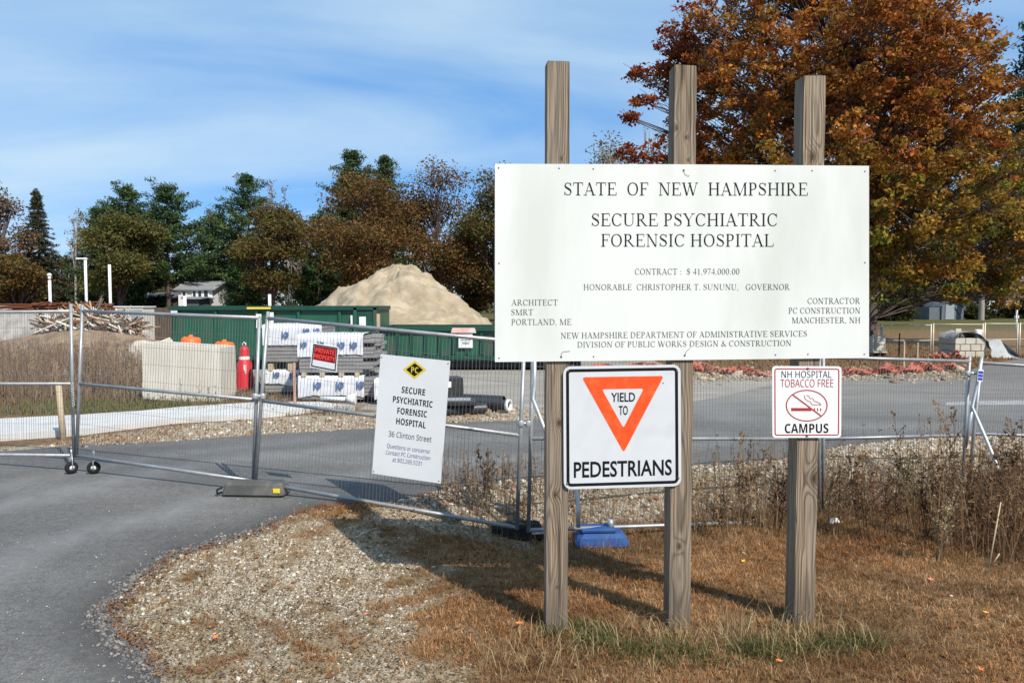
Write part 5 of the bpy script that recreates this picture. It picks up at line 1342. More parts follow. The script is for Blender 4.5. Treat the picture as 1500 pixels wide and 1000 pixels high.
house('house', 'white house half hidden by rusty trees at the picture edge', X(-40, 92), X(20, 92), 92, P(0, 432, 92).z, P(0, 416, 92).z, 9, M['white_wall'], M['roof_grey'], [(X(8, 92), P(0, 437, 92).z, .9, 1.3)], ridge='y')
house('house', 'grey-green gabled house with steep roof under the dark round tree', X(102, 92), X(140, 92), 92, P(0, 440, 92).z, P(0, 416, 92).z, 8, M['teal_wall'], M['roof_grey'], [(X(124, 92), P(0, 430, 92).z, .6, 1.1)], ridge='y')
house('barn', 'long dark-roofed low building beside the white house', X(200, 88), X(252, 88), 88, P(0, 437, 88).z, P(0, 429, 88).z, 7, M['fence_wood'], M['roof_dark'], cat='building')
# garden shed
Ys = 94; xa, xb = X(1362, Ys), X(1411, Ys); ze, zk, zr = P(0, 450, Ys).z, P(0, 446, Ys).z, P(0, 441, Ys).z; zb0 = float(gz(xa, Ys))
root = thing('garden_shed', 'grey garden shed with gambrel roof under the big autumn tree', 'shed', ((xa + xb) / 2, Ys + 2, zb0))
xg = X(1379, Ys)
b_ = MB()
prof = [(xg, zb0 - .1), (xb, zb0 - .1), (xb, ze), (xb - .7, zk + .12), (xb - 1.9, zr - .1), (xg + 1.2, zr - .1), (xg + .35, zk + .12), (xg, ze)]
b_.add([(x_, Ys, z_) for x_, z_ in prof] + [(x_, Ys + 4, z_) for x_, z_ in prof], [tuple(range(8)), tuple(range(15, 7, -1))] + [(i, 8 + i, 8 + (i + 1) % 8, (i + 1) % 8) for i in range(8)])
b_.box(((xa + xg) / 2, Ys + 2.1, (ze + zb0) / 2 - .05), (xg - xa - .02, 3.8, ze - zb0 + .1))
b_.build('wall', M['shed'], root)
b_ = MB()
pr = prof[2:8]
for (x_a, z_a), (x_b, z_b) in zip(pr[:-1], pr[1:]):
    b_.add([(x_a, Ys - .2, z_a + .03), (x_b, Ys - .2, z_b + .03), (x_b, Ys + 4.2, z_b + .03), (x_a, Ys + 4.2, z_a + .03), (x_a, Ys - .2, z_a + .12), (x_b, Ys - .2, z_b + .12), (x_b, Ys + 4.2, z_b + .12), (x_a, Ys + 4.2, z_a + .12)], [(3, 2, 1, 0), (4, 5, 6, 7), (0, 1, 5, 4), (2, 3, 7, 6)])
b_.build('roof', M['roof_grey'], root)
b_ = MB(); b_.box((xg + 1.0, Ys - .04, zb0 + 1.0), (1.1, .06, 1.9)); b_.build('door', mat('pale_grey_door', (.30, .33, .35), (.26, .29, .31), 3, .7), root)
for px in (1391, 1406):
    b_ = MB(); b_.box((X(px, Ys), Ys - .08, zk + .02), (.42, .08, .14)); b_.build('vent', M['dark_steel'], root)
house('house', 'white house glimpsed between dark trunks beyond the shed', X(1446, 135), X(1500, 135), 135, P(0, 436, 135).z, P(0, 424, 135).z, 9, M['white_wall'], M['roof_dark'], [(X(1462, 135), P(0, 443, 135).z, 1, 1.6), (X(1485, 135), P(0, 443, 135).z, 1, 1.6)])
Yn = 60; root = thing('sign_pole', 'thin white pole in the lawn beyond the far fence', 'pole', (X(1489, Yn), Yn, float(gz(X(1489, Yn), Yn))))
b_ = MB(); b_.tube([(X(1489, Yn), Yn, -.4), (X(1489, Yn), Yn, P(0, 454, Yn).z)], .07, 8); b_.build('pole', M['white_paint'], root)
b_ = MB(); b_.box((X(1489, Yn), Yn, P(0, 464, Yn).z), (.24, .2, .22)); b_.build('box', M['white_paint'], root)

# ------------------------------------------------------------------ trees
def tubes_np(paths, n=5):
    """paths: list of (pts (k,3), radii (k,)) -> V, F"""
    V, F = [], []; base = 0
    ang = np.arange(n) * 2 * pi / n
    for pts, rs in paths:
        pts = np.asarray(pts, float); rs = np.asarray(rs, float); k = len(pts)
        d = np.gradient(pts, axis=0); d /= np.linalg.norm(d, axis=1)[:, None] + 1e-9
        ref = np.where(np.abs(d[:, 2:3]) > .9, np.array([[1., 0, 0]]), np.array([[0, 0, 1.]]))
        a_ = np.cross(d, ref); a_ /= np.linalg.norm(a_, axis=1)[:, None] + 1e-9; b_ = np.cross(d, a_)
        ring = pts[:, None, :] + rs[:, None, None] * (np.cos(ang)[None, :, None] * a_[:, None, :] + np.sin(ang)[None, :, None] * b_[:, None, :])
        V.append(ring.reshape(-1, 3))
        i = np.arange(k - 1)[:, None] * n + base; j = np.arange(n)[None, :]
        F.append(np.stack([i + j, i + (j + 1) % n, i + n + (j + 1) % n, i + n + j], -1).reshape(-1, 4))
        base += k * n
    return np.vstack(V), np.vstack(F)
def leaves_np(C, size, aspect, r_, up=0.35, droop=0.0):
    """kite-shaped leaves on centres C: V, F"""
    n = len(C)
    d = r_.normal(0, 1, (n, 3)); d[:, 2] = d[:, 2] * .7 - droop; d /= np.linalg.norm(d, axis=1)[:, None]
    nm = r_.normal(0, 1, (n, 3)); nm[:, 2] += up * 2; s_ = np.cross(d, nm); s_ /= np.linalg.norm(s_, axis=1)[:, None] + 1e-9
    up_ = np.cross(s_, d)
    L_ = (size * r_.uniform(.65, 1.3, n))[:, None]; w = L_ * aspect
    V = np.stack([C - d * L_ * .5, C + s_ * w * .5 + up_ * w * .18, C + d * L_ * .5, C - s_ * w * .5 + up_ * w * .18], 1).reshape(-1, 3)
    F = np.arange(n * 4).reshape(-1, 4)
    return V, F
def ball(n, r_):
    d = r_.normal(0, 1, (n, 3)); d /= np.linalg.norm(d, axis=1)[:, None]; return d * (r_.random((n, 1)) ** .45)
def mixpal(pal, n, r_, jit=.22):
    pal = np.array(pal); k = r_.integers(0, len(pal), n); t = r_.random(n)[:, None]
    c = pal[k] * t + pal[r_.integers(0, len(pal), n)] * (1 - t)
    return np.clip(c * r_.uniform(1 - jit, 1 + jit, n)[:, None], 0.004, 1)
def wander(a_, b_, k, r_, amp):
    t = np.linspace(0, 1, k)[:, None]; p = a_ * (1 - t) + b_ * t
    off = np.cumsum(r_.normal(0, amp, (k, 3)), 0); off -= off[0] + (off[-1] - off[0]) * t
    return p + off
def finish(name, label, base, paths, LV, LF, LC, barkm, leafm, group, cat='tree', n=6):
    root = thing(name, label, cat, tuple(base), group)
    V, F = tubes_np(paths, n); np_obj('trunk', V, F, barkm, root, smooth=True)
    if LV is not None and len(LV): np_obj('crown', LV, LF, leafm, root, fcol=LC)
    return root
GT = 'trees along the far edge of the site'
def broadleaf(name, label, px, Y, ytop, ybot, wpx, seed, pal, clumps=420, per=16, leaf=.25, barkm=None, bare_top=0.0, trunk_r=.28, lobes=11, group=GT, squash=1.0, twigs=150, toppal=None):
    r_ = np.random.default_rng(seed)
    S = FPX / Y; x = (px - 750) / S; H = P(px, ytop, Y).z; zb = P(px, ybot, Y).z; Rr = wpx / S / 2 * 1.30; clumps = int(clumps * 1.55); per = int(per * 1.35)
    g_ = float(gz(x, Y)); zc = (H + zb) / 2; hz = (H - zb) / 2
    base = np.array([x, Y, g_ - .1])
    lob = []
    for k in range(lobes):
        t = 2 * pi * (k * .618 + r_.random() * .3); e = r_.uniform(-.92, .8)
        f = math.sqrt(max(0, 1 - e * e)) * r_.uniform(.35, .70)
        lob.append((np.array([x + Rr * f * cos(t), Y + Rr * f * sin(t) * .9, zc + hz * e * .72]), np.array([Rr * r_.uniform(.34, .5), Rr * r_.uniform(.34, .5), hz * r_.uniform(.26, .40)])))
    lob.append((np.array([x, Y, H - hz * .36]), np.array([Rr * .42, Rr * .42, hz * .36])))
    # twig clumps on the lobes, mostly on their shells
    C = []; tone = []
    for k in range(clumps):
        c, rad = lob[r_.integers(0, len(lob))]
        d = r_.normal(0, 1, 3); d /= np.linalg.norm(d); d[2] = d[2] if d[2] > -.35 else -d[2] * .6
        C.append(c + d * rad * (r_.random() ** .33) * 1.02); tone.append(0)
    C = np.array(C)
    hrel = (C[:, 2] - zb) / (H - zb)
    cl = mixpal(pal, clumps, r_)
    if toppal is not None:
        t_ = sstep(.55, .85, hrel + r_.normal(0, .08, clumps))[:, None]; cl = cl * (1 - t_) + mixpal(toppal, clumps, r_) * t_
    keep = np.ones(clumps) if bare_top <= 0 else 1 - bare_top * sstep(.6, .95, hrel)
    idx = np.repeat(np.arange(clumps), per); idx = idx[r_.random(len(idx)) < keep[idx]]
    sig = Rr * .085 + .12
    pts = C[idx] + ball(len(idx), r_) * np.array([sig, sig, sig * .62]) * 1.9
    LV, LF = leaves_np(pts, leaf, .62, r_, .4, .15)
    LC = np.clip(cl[idx] * r_.uniform(.75, 1.25, (len(idx), 1)), .003, 1)
    paths = []
    top = np.array([x + r_.normal(0, .3), Y, g_ + (H - g_) * .72])
    tp = wander(base, top, 9, r_, .09); paths.append((tp, np.linspace(trunk_r, trunk_r * .25, 9)))
    for c, rad in lob:
        k = r_.integers(2, 7); a_ = tp[k]
        if a_[2] > c[2] - .2: a_ = tp[max(1, k - 3)]
        lp = wander(a_, c, 6, r_, .12); paths.append((lp, np.linspace(trunk_r * .38, .05, 6)))
        near = np.argsort(np.linalg.norm((C - c) / rad, axis=1))[:max(2, int(twigs / lobes))]
        for q in near:
            s0 = lp[r_.integers(2, 6)]; paths.append((wander(s0, C[q] + (C[q] - c) * .12, 4, r_, .07), np.array([.045, .032, .022, .012])))
    return finish(name, label, base, paths, LV, LF, LC, barkm or M['bark'], M['leaf'], group, n=5)
def conifer(name, label, px, Y, ytop, wpx, seed, pal, kind='pine', t0=.10, group=GT, dens=1.0, leaf=.42):
    r_ = np.random.default_rng(seed)
    S = FPX / Y; x = (px - 750) / S; H = P(px, ytop, Y).z; Rr = wpx / S / 2 * (1.5 if kind == 'pine' else 1.3); g_ = float(gz(x, Y))
    base = np.array([x, Y, g_ - .1]); paths = [(wander(base, np.array([x, Y, H]), 10, r_, .03), np.linspace(.26, .02, 10))]
    P_, Cc = [], []
    z = g_ + (H - g_) * t0
    step = .62 if kind == 'pine' else .40
    while z < H - .1:
        t = (z - g_) / (H - g_)
        if kind == 'pine': Lm = Rr * min(1.0, (1 - t) ** .56 * 1.22 + .02) * (.8 if t < .2 else 1)
        else: Lm = Rr * (1 - t) ** 1.0 + .02
        nb = r_.integers(5, 8) if kind == 'pine' else 9
        a0 = r_.random() * 6.28
        for k in range(nb):
            an = a0 + 2 * pi * k / nb + r_.normal(0, .15); L_ = Lm * (r_.uniform(.35, 1.22) if kind == 'pine' else r_.uniform(.8, 1.08))
            rise = L_ * (r_.uniform(.05, .32) if kind == 'pine' else -r_.uniform(.10, .34)) * (1.0 if t < .7 else (1.0 + (t - .7) * 9.0) if kind == 'pine' else .2)
            m_ = np.array([x + L_ * .5 * cos(an), Y + L_ * .5 * sin(an), z + rise * .25]); e_ = np.array([x + L_ * cos(an), Y + L_ * sin(an), z + rise])
            s0 = np.array([x, Y, z])
            paths.append((np.array([s0, m_, e_]), np.array([.05, .035, .012])))
            nt = max(3, int(L_ / (.42 if kind == 'pine' else .26)))
            for q in range(nt):
                f = .25 + .75 * (q + r_.random()) / nt
                c = s0 * (1 - f) + e_ * f + np.array([0, 0, -rise * f * (1 - f) * .6]) + r_.normal(0, .10, 3)
                P_.append(c); Cc.append(f)
        z += step * r_.uniform(.75, 1.25)
    if True:
        for q in range(8 if kind == 'spruce' else 4): P_.append(np.array([x, Y, H - .1 * q])); Cc.append(1)
    C = np.array(P_); n = len(C); cl = mixpal(pal, n, r_, .25); per = int((34 if kind == 'pine' else 20) * dens)
    idx = np.repeat(np.arange(n), per)
    pts = C[idx] + ball(len(idx), r_) * (np.array([.62, .62, .36]) if kind == 'pine' else np.array([.26, .26, .15]))
    LV, LF = leaves_np(pts, leaf * .84 if kind == 'pine' else .24, .30, r_, .25, -.5 if kind == 'pine' else .2)
    LC = np.clip(cl[idx] * r_.uniform(.7, 1.3, (len(idx), 1)), .003, 1)
    return finish(name, label, base, paths, LV, LF, LC, M['bark'], M['needle'], group, n=5)
def bare_tree(name, label, px, Y, ytop, wpx, seed, pal, leaves=700, leaf=.22, group=GT, barkm=None, lev=5, r0=.2):
    r_ = np.random.default_rng(seed); S = FPX / Y; x = (px - 750) / S; H = P(px, ytop, Y).z; Rr = wpx / S / 2
    g_ = float(gz(x, Y)); paths, tips = [], []
    def grow(p, d, L_, rr, l):
        e = p + d * L_; paths.append((wander(p, e, 4, r_, L_ * .035), np.linspace(rr, rr * .62, 4)))
        if l == 0: tips.append(e); return
        for k in range(3 if l > 1 else 3):
            nd = d + r_.normal(0, .42, 3) + np.array([0, 0, .10]); nd[:2] *= 1.0 + .1 * Rr / max(H, 1); nd /= np.linalg.norm(nd)
            grow(p + (e - p) * r_.uniform(.6, 1), nd, L_ * r_.uniform(.62, .82), rr * .6, l - 1)
    grow(np.array([x, Y, g_ - .1]), np.array([0, 0, 1.]), (H - g_) * .33, r0, lev)
    allp = np.vstack([p for p, _ in paths]); mx_ = allp[:, 2].max(); k = (H - g_) / (mx_ - g_); hx = max(np.abs(allp[:, 0] - x).max(), .1); kx = Rr / hx
    sc_ = np.array([kx, kx, k]); o_ = np.array([x, Y, g_])
    paths = [((p - o_) * sc_ + o_, q) for p, q in paths]; tips = (np.array(tips) - o_) * sc_ + o_
    idx = r_.integers(0, len(tips), leaves); pts = tips[idx] + r_.normal(0, .16, (leaves, 3)); LV, LF = leaves_np(pts, leaf, .6, r_)
    return finish(name, label, (x, Y, g_), paths, LV, LF, mixpal(pal, leaves, r_), barkm or M['bark_pale'], M['leaf'], group, n=4)
RUST = [(.185, .078, .026), (.15, .080, .028), (.23, .115, .036), (.11, .062, .024)]
OLIVE = [(.100, .105, .030), (.13, .120, .034), (.072, .082, .025), (.15, .115, .035)]
BROWN = [(.130, .094, .032), (.17, .108, .036), (.090, .080, .028), (.185, .100, .036)]
PINE = [(.042, .080, .028), (.064, .108, .034), (.030, .060, .024), (.090, .125, .040)]
SPRUCE = [(.040, .058, .026), (.066, .064, .030), (.030, .046, .022), (.080, .070, .034)]
TAWNY = [(.22, .17, .12), (.26, .20, .14), (.18, .13, .09)]
conifer('spruce_tree', 'narrow pointed spruce rising alone near the short lamp pole', 59, 76, 277, 92, 11, SPRUCE, 'spruce', .03)
broadleaf('maple_tree', 'thin rust-leaved tree cut by the picture edge beside the spruce', 2, 72, 264, 450, 72, 12, RUST + TAWNY, 300, 12, bare_top=.45, twigs=260)
broadleaf('maple_tree', 'low rusty bushy tree at the foot of the pointed spruce', 28, 70, 372, 452, 80, 31, OLIVE + RUST, 260, 16)
bare_tree('bare_tree', 'bare grey tree between the spruce and the round dark tree', 112, 84, 306, 62, 13, TAWNY, 600)
conifer('pine_tree', 'white pine with forked top behind the round dark tree', 192, 82, 274, 96, 14, PINE, 'pine', .12)
broadleaf('oak_tree', 'broad round dark olive tree behind the plain white post', 180, 70, 310, 452, 110, 15, OLIVE, 620, 17, twigs=160)
conifer('pine_tree', 'dark green white pine beside the white house', 247, 78, 275, 104, 16, PINE, 'pine', .30)
bare_tree('bare_tree', 'slim half-bare tree between two dark green pines', 310, 86, 300, 46, 17, TAWNY + OLIVE, 900)
conifer('pine_tree', 'dark pine behind the tallest lamp pole, half covered by the round tree', 146, 88, 306, 70, 81, PINE, 'pine', .08)
conifer('pine_tree', 'dense low pine between the white house and the half-bare brown tree', 322, 86, 312, 70, 82, PINE, 'pine', .08)
conifer('pine_tree', 'tall white pine with dense rounded top behind the brown tree', 366, 80, 262, 92, 18, PINE, 'pine', .12)
broadleaf('oak_tree', 'brown olive tree with a pale half-bare top above the container', 402, 70, 294, 456, 112, 19, BROWN + OLIVE, 620, 16, twigs=260)
bare_tree('bare_tree', 'pale bare crown showing over the brown olive tree', 425, 78, 268, 88, 20, TAWNY, 1500, barkm=M['bark_pale'])
conifer('pine_tree', 'low-branched pine seen between brown crowns beside the sand heap', 468, 82, 318, 90, 33, PINE, 'pine', .06)
conifer('pine_tree', 'tallest pine, its dark top over the brown crowns', 518, 88, 224, 92, 21, PINE, 'pine', .2)
conifer('pine_tree', 'pine top just showing above the brown crowns', 566, 90, 234, 70, 22, PINE, 'pine', .2)
broadleaf('oak_tree', 'large brown oak crown directly behind the sand heap', 540, 70, 248, 452, 150, 23, BROWN + RUST, 700, 17, twigs=220)
broadleaf('oak_tree', 'large reddish oak with a pale forked limb behind the sand heap', 645, 72, 234, 456, 150, 24, RUST + BROWN, 680, 17, twigs=320, bare_top=.25)
broadleaf('oak_tree', 'dark olive oak half hidden by the white board', 728, 70, 240, 460, 110, 25, OLIVE + BROWN, 520, 17)
# a pale dead forked limb in the reddish oak's crown
broadleaf('ash_tree', 'pale thin-leaved tree rising over the white board between two posts', 892, 66, 190, 452, 116, 26, [(.17, .14, .05), (.13, .11, .045), (.20, .15, .07)], 300, 10, leaf=.26, bare_top=.55, twigs=420, barkm=M['bark_pale'])
bare_tree('bare_tree', 'bare grey twigs above the board just beside the middle post', 962, 74, 178, 62, 27, TAWNY, 60)
DARKER = ((1300, 106, 352, 150, OLIVE, 'dark tree mass behind the shed, close to the white board'), (1395, 112, 340, 150, OLIVE, 'dark olive tree right behind the grey shed'), (1470, 118, 330, 120, OLIVE, 'dark tree before the glimpsed white house'), (1130, 110, 330, 190, BROWN, 'dark distant tree hidden mostly by the white board'), (950, 108, 320, 170, OLIVE, 'distant olive tree behind the middle of the white board'), (820, 84, 290, 150, BROWN, 'brown tree seen below the pale thin-leaved tree'),
 (1345, 122, 360, 120, BROWN, 'dark brown tree filling the gap beside the shed'), (1530, 112, 330, 130, OLIVE, 'dark tree at the picture edge beyond the thin white pole'), (1250, 118, 350, 120, OLIVE, 'dark tree whose foot shows beside the round shrub'))
for k, (px, Y, yt, w_, pal, lab) in enumerate(DARKER):
    broadleaf('oak_tree', lab, px, Y, yt - 30, 474, w_, 60 + k, [tuple(c_ * .6 for c_ in q) for q in pal], 420, 16, leaf=.42, trunk_r=.42)  # shared leaf palettes scaled to a darker tone
for k, (px, Y, yt, w_, pal, lab) in enumerate(((16, 80, 402, 70, OLIVE, 'low dark thicket tree under the rusty edge tree'), (92, 98, 372, 74, BROWN, 'brown low tree between spruce and grey-green house'), (150, 99, 378, 70, OLIVE, 'dark low tree behind the tallest lamp pole'), (222, 104, 392, 50, OLIVE, 'dark low tree before the long dark-roofed building'), (326, 106, 380, 50, BROWN, 'brown low tree close beside the white house'), (345, 96, 386, 78, OLIVE, 'deep green low tree beyond the white house'), (450, 94, 372, 80, OLIVE, 'dark low tree filling the gap by the sand heap'), (500, 86, 350, 90, BROWN, 'brown low tree behind the slope of the sand heap'), (602, 92, 330, 90, OLIVE, 'dark tree between the two big brown oaks'), (690, 90, 340, 90, BROWN, 'brown tree low beside the white board edge'), (706, 78, 400, 70, BROWN, 'rusty low bush above the end of the sand heap'))):
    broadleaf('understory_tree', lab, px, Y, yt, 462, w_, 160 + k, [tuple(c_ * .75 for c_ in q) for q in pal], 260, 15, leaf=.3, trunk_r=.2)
conifer('pine_tree', 'pine whose green tip enters at the top picture corner', 1512, 44, 30, 130, 71, PINE, 'pine', .25)
broadleaf('shrub', 'round dark shrub on the lawn beside the white board', 1306, 88, 440, 474, 56, 72, [(.045, .050, .014), (.06, .06, .018), (.035, .04, .012)], 260, 15, leaf=.3, trunk_r=.08, group=None)
broadleaf('shrub', 'small dark shrub close behind the grey shed', 1428, 96, 446, 474, 30, 73, [(.05, .05, .014), (.07, .055, .018)], 130, 14, leaf=.3, trunk_r=.08, group=None)
broadleaf('shrub', 'wide dark shrub under the dark trees beside the thin white pole', 1462, 104, 446, 474, 44, 75, [(.04, .045, .014), (.055, .05, .018)], 160, 14, leaf=.3, trunk_r=.08, group=None)
broadleaf('shrub', 'dark shrub at the picture edge beyond the thin white pole', 1508, 102, 436, 474, 40, 76, [(.04, .045, .014), (.055, .05, .018)], 170, 14, leaf=.3, trunk_r=.08, group=None)
Yt = 90; x = X(1437, Yt)
bare_tree('birch_tree', 'pale straight trunk standing beside the grey shed', 1437, 92, 300, 90, 74, OLIVE, 900, barkm=M['bark_pale'], r0=.42)

# far woods closing the horizon
r_ = np.random.default_rng(55); n = 15000
px = r_.uniform(-150, 1700, n); Y = r_.uniform(150, 175, n); top_ = 7.5 + 2.2 * np.sin(px * .021) + 1.6 * np.sin(px * .057 + 1) + 1.0 * np.sin(px * .13)
pts = np.column_stack([(px - 750) / FPX * Y, Y, np.maximum(.3, top_ * r_.random(n) ** .6)])
LV, LF = leaves_np(pts, 1.15, .7, r_, .3)
tag(np_obj('distant_woods', LV, LF, M['leaf'], fcol=mixpal(OLIVE + BROWN, n, r_, .3)), 'low band of far woods along the horizon', None, None, 'stuff')
# the big autumn tree
r_ = np.random.default_rng(99)
Yb = 30.0; Sb = FPX / Yb
LOB = [(1060, 45, 80, 0), (1150, -40, 105, 1), (1262, -62, 115, -1), (1345, 5, 88, 1), (1385, 95, 72, -1), (1440, 190, 72, 0), (1468, 300, 80, 1), (1445, 372, 56, -1), (1330, 110, 105, -3), (1235, 70, 110, -4), (1135, 110, 95, -3), (1045, 118, 62, 0), (985, 62, 30, 0), (968, 118, 30, .5), (940, 148, 15, 0), (929, 108, 12, 0), (925, 172, 8, 0), (1003, 92, 42, 1), (1003, 170, 34, 1), (1080, 205, 62, -2), (1180, 215, 95, -4), (1290, 225, 100, -4), (1390, 290, 78, -4), (1330, 350, 68, -4), (1292, 368, 42, -3), (1290, 300, 70, -5), (1000, 222, 40, -1), (958, 228, 24, -1), (918, 226, 14, 0), (1060, 262, 60, -2), (1395, 388, 36, -3), (1282, 425, 20, -4), (1500, 240, 60, 2), (1220, 320, 80, 2), (1120, 320, 80, 3), (1375, 200, 80, -3), (1450, 400, 34, 0), (1350, 250, 90, 4), (1200, 150, 100, 4), (1490, 350, 52, -2), (1400, 422, 26, -2), (1345, 408, 24, -3), (1470, 428, 26, -1), (1500, 415, 34, 0), (1425, 60, 14, 0), (1470, 130, 22, 0)]
base = np.array([(1271 - 750) / Sb, Yb, float(gz((1271 - 750) / Sb, Yb)) - .1])
H0 = 15.5
C, CI = [], []
for li, (px, py, rp, dy) in enumerate(LOB):
    c = np.array(P(px, py, Yb + dy * 1.0)); c0 = np.array([c[0], c[1], c[2]]); rr_ = rp / Sb
    n_ = max(6, int(62 * (rp / 60) ** 1.9))
    if py > 250 and px < 1262 and px > 1020: n_ = int(n_ * .45)          # the part behind the board is thin
    for _ in range(n_):
        d = r_.normal(0, 1, 3); d /= np.linalg.norm(d)
        C.append(c0 + d * np.array([rr_, rr_ * 1.15, rr_ * .82]) * (r_.random() ** .36)); CI.append(li)
C = np.array(C); CI = np.array(CI); nC = len(C)
cpx, cpy = to_px(C[:, 0], C[:, 1], C[:, 2])
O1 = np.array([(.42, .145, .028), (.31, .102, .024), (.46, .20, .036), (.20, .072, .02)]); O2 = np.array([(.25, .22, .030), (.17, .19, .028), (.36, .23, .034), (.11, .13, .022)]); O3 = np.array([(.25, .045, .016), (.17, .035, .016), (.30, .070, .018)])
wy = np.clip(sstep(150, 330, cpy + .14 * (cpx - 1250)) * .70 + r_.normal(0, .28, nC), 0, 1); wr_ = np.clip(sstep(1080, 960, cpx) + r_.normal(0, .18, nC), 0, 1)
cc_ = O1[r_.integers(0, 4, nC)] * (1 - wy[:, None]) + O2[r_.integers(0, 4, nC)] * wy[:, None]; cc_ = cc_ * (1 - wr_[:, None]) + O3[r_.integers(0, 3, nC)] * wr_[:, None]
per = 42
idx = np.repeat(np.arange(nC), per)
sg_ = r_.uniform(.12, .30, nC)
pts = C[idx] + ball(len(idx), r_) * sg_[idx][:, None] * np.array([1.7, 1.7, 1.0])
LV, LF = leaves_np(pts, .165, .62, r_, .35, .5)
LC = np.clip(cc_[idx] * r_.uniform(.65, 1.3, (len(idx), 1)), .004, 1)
paths = []
top = base + np.array([.4, .3, 11.5])
tp = wander(base, top, 14, r_, .05); paths.append((tp, np.linspace(.42, .09, 14) + np.array([.14] + [0.03] + [0] * 12)))
for li, (px, py, rp, dy) in enumerate(LOB):
    c = np.array(P(px, py, Yb + dy))
    hz_ = np.clip((c[2] - base[2]) * .62 - .09 * abs(c[0] - base[0]), 2.0, 10.5)
    k = int(np.clip(round(hz_ / 11.5 * 13), 2, 12)); a_ = tp[k]
    mid = (a_ + c) / 2 + np.array([0, 0, .25]); lp = np.vstack([wander(a_, mid, 5, r_, .09), wander(mid, c, 5, r_, .09)[1:]])
    r0 = (.035 + .04 * min(1, rp / 80)) * (.6 if py > 330 else 1); paths.append((lp, np.linspace(r0 * 1.1, .022, 9)))
    own = np.where(CI == li)[0]
    for q in own[:int(len(own) * .8)]:
        s0 = lp[r_.integers(4, 9)]; e_ = C[q]; paths.append((wander(s0, e_, 4, r_, .09), np.array([.030, .022, .015, .008])))
        if r_.random() < .6:
            e2 = e_ + r_.normal(0, .45, 3); paths.append((wander((s0 + e_) / 2, e2, 3, r_, .05), np.array([.014, .010, .006])))
finish('autumn_tree', 'huge orange and olive autumn tree towering behind the white board', tuple(base), paths, LV, LF, LC, M['bark'], M['leaf'], None, n=5)

# ------------------------------------------------------------------ grass, gravel, weeds, leaves
def in_view(x, y, z=0.0, m=40):
    px, py = to_px(x, y, z); return (px > -m) & (px < 1500 + m) & (py < 1000 + 3 * m)
def blades(name, pts, h, lean, width, colr, r_, curl=.6, matk='dry', kind='stuff', label=None):
    n = len(pts); z = gz(pts[:, 0], pts[:, 1]); B = np.column_stack([pts, z - .004])
    az = r_.uniform(0, 2 * pi, n); d = np.column_stack([np.cos(az), np.sin(az), np.zeros(n)]); s_ = np.column_stack([-np.sin(az), np.cos(az), np.zeros(n)])
    tw = r_.uniform(0, pi, n); s_ = s_ * np.cos(tw)[:, None] + d * np.sin(tw)[:, None] * .7
    le = lean * r_.uniform(.3, 1.3, n); hh = h * r_.uniform(.45, 1.25, n); w = (width * r_.uniform(.7, 1.3, n))[:, None]
    up = np.array([[0, 0, 1.]])
    m_ = B + d * (hh * np.sin(le * .55) * .55)[:, None] + up * (hh * np.cos(le * .55) * .55)[:, None]
    t_ = m_ + d * (hh * np.sin(le * (1 + curl)) * .5)[:, None] + up * np.maximum(hh * np.cos(le * (1 + curl)) * .5, -(m_[:, 2] - B[:, 2] - .008))[:, None]
    V = np.stack([B - s_ * w * .5, B + s_ * w * .5, m_ - s_ * w * .42, m_ + s_ * w * .42, t_], 1).reshape(-1, 3)
    b_ = np.arange(n)[:, None] * 5
    F = np.concatenate([b_ + np.array([[0, 1, 3]]), b_ + np.array([[0, 3, 2]]), b_ + np.array([[2, 3, 4]])], 1).reshape(-1, 3)
    o = np_obj(name, V, F, M[matk], fcol=np.repeat(colr, 3, 0))
    return tag(o, label, None, None, kind)
STRAW = [(.43, .265, .13), (.34, .19, .085), (.50, .335, .18), (.24, .128, .058), (.39, .20, .08)]
def sample(n, x0, x1, y0, y1, r_, near=True):
    y = y0 * (y1 / y0) ** r_.random(n) if near else r_.uniform(y0, y1, n)
    x = r_.uniform(x0, x1, n); return np.column_stack([x, y])
r_ = np.random.default_rng(5)
def verge_ok(p, gap=.03):
    return inside(p[:, 0], p[:, 1], VERGE) & (poly_dist(p[:, 0], p[:, 1], EDGE) > gap)
def tufted(cent, n, rad, r_):
    """n blades round each tuft centre: points and the index of the tuft"""
    i_ = np.repeat(np.arange(len(cent)), n); return cent[i_] + r_.normal(0, 1, (len(i_), 2)) * rad[i_][:, None], i_
# dry grass: matted tufts over the bare soil
tc_ = sample(54000, -4, 9.6, 3.4, 9.8, r_); tc_ = tc_[in_view(tc_[:, 0], tc_[:, 1], 0.0, 330) & verge_ok(tc_, -.01)]
g_ = gravel_w(tc_[:, 0], tc_[:, 1])
patch = .5 + .5 * np.sin(tc_[:, 0] * 2.1 + 1.3 * np.sin(tc_[:, 1] * 1.7)) * np.sin(tc_[:, 1] * 2.6 + 1.1 * np.sin(tc_[:, 0] * 1.9))
keepg = np.where(g_ > .5, .16 + .35 * (1 - g_), 1 - .8 * g_)
edge_d = poly_dist(tc_[:, 0], tc_[:, 1], EDGE); eclump = .5 + .5 * np.sin(tc_[:, 0] * 9 + tc_[:, 1] * 7)
keepg = np.maximum(keepg, .95 * eclump * np.exp(-(edge_d / .16) ** 2))
tc_ = tc_[r_.random(len(tc_)) < keepg * (.6 + .4 * patch)]
p, ti = tufted(tc_, 15, r_.uniform(.010, .045, len(tc_)), r_)
nt_ = len(tc_); tcol = mixpal(STRAW, nt_, r_, .35); th = r_.uniform(.028, .078, nt_) * np.where(tc_[:, 1] > 6.8, 1.35, 1.0); tl_ = r_.uniform(.95, 1.6, nt_)
flat_g = gravel_w(tc_[:, 0], tc_[:, 1]) > .4
th = np.where(flat_g, th * .62, th)
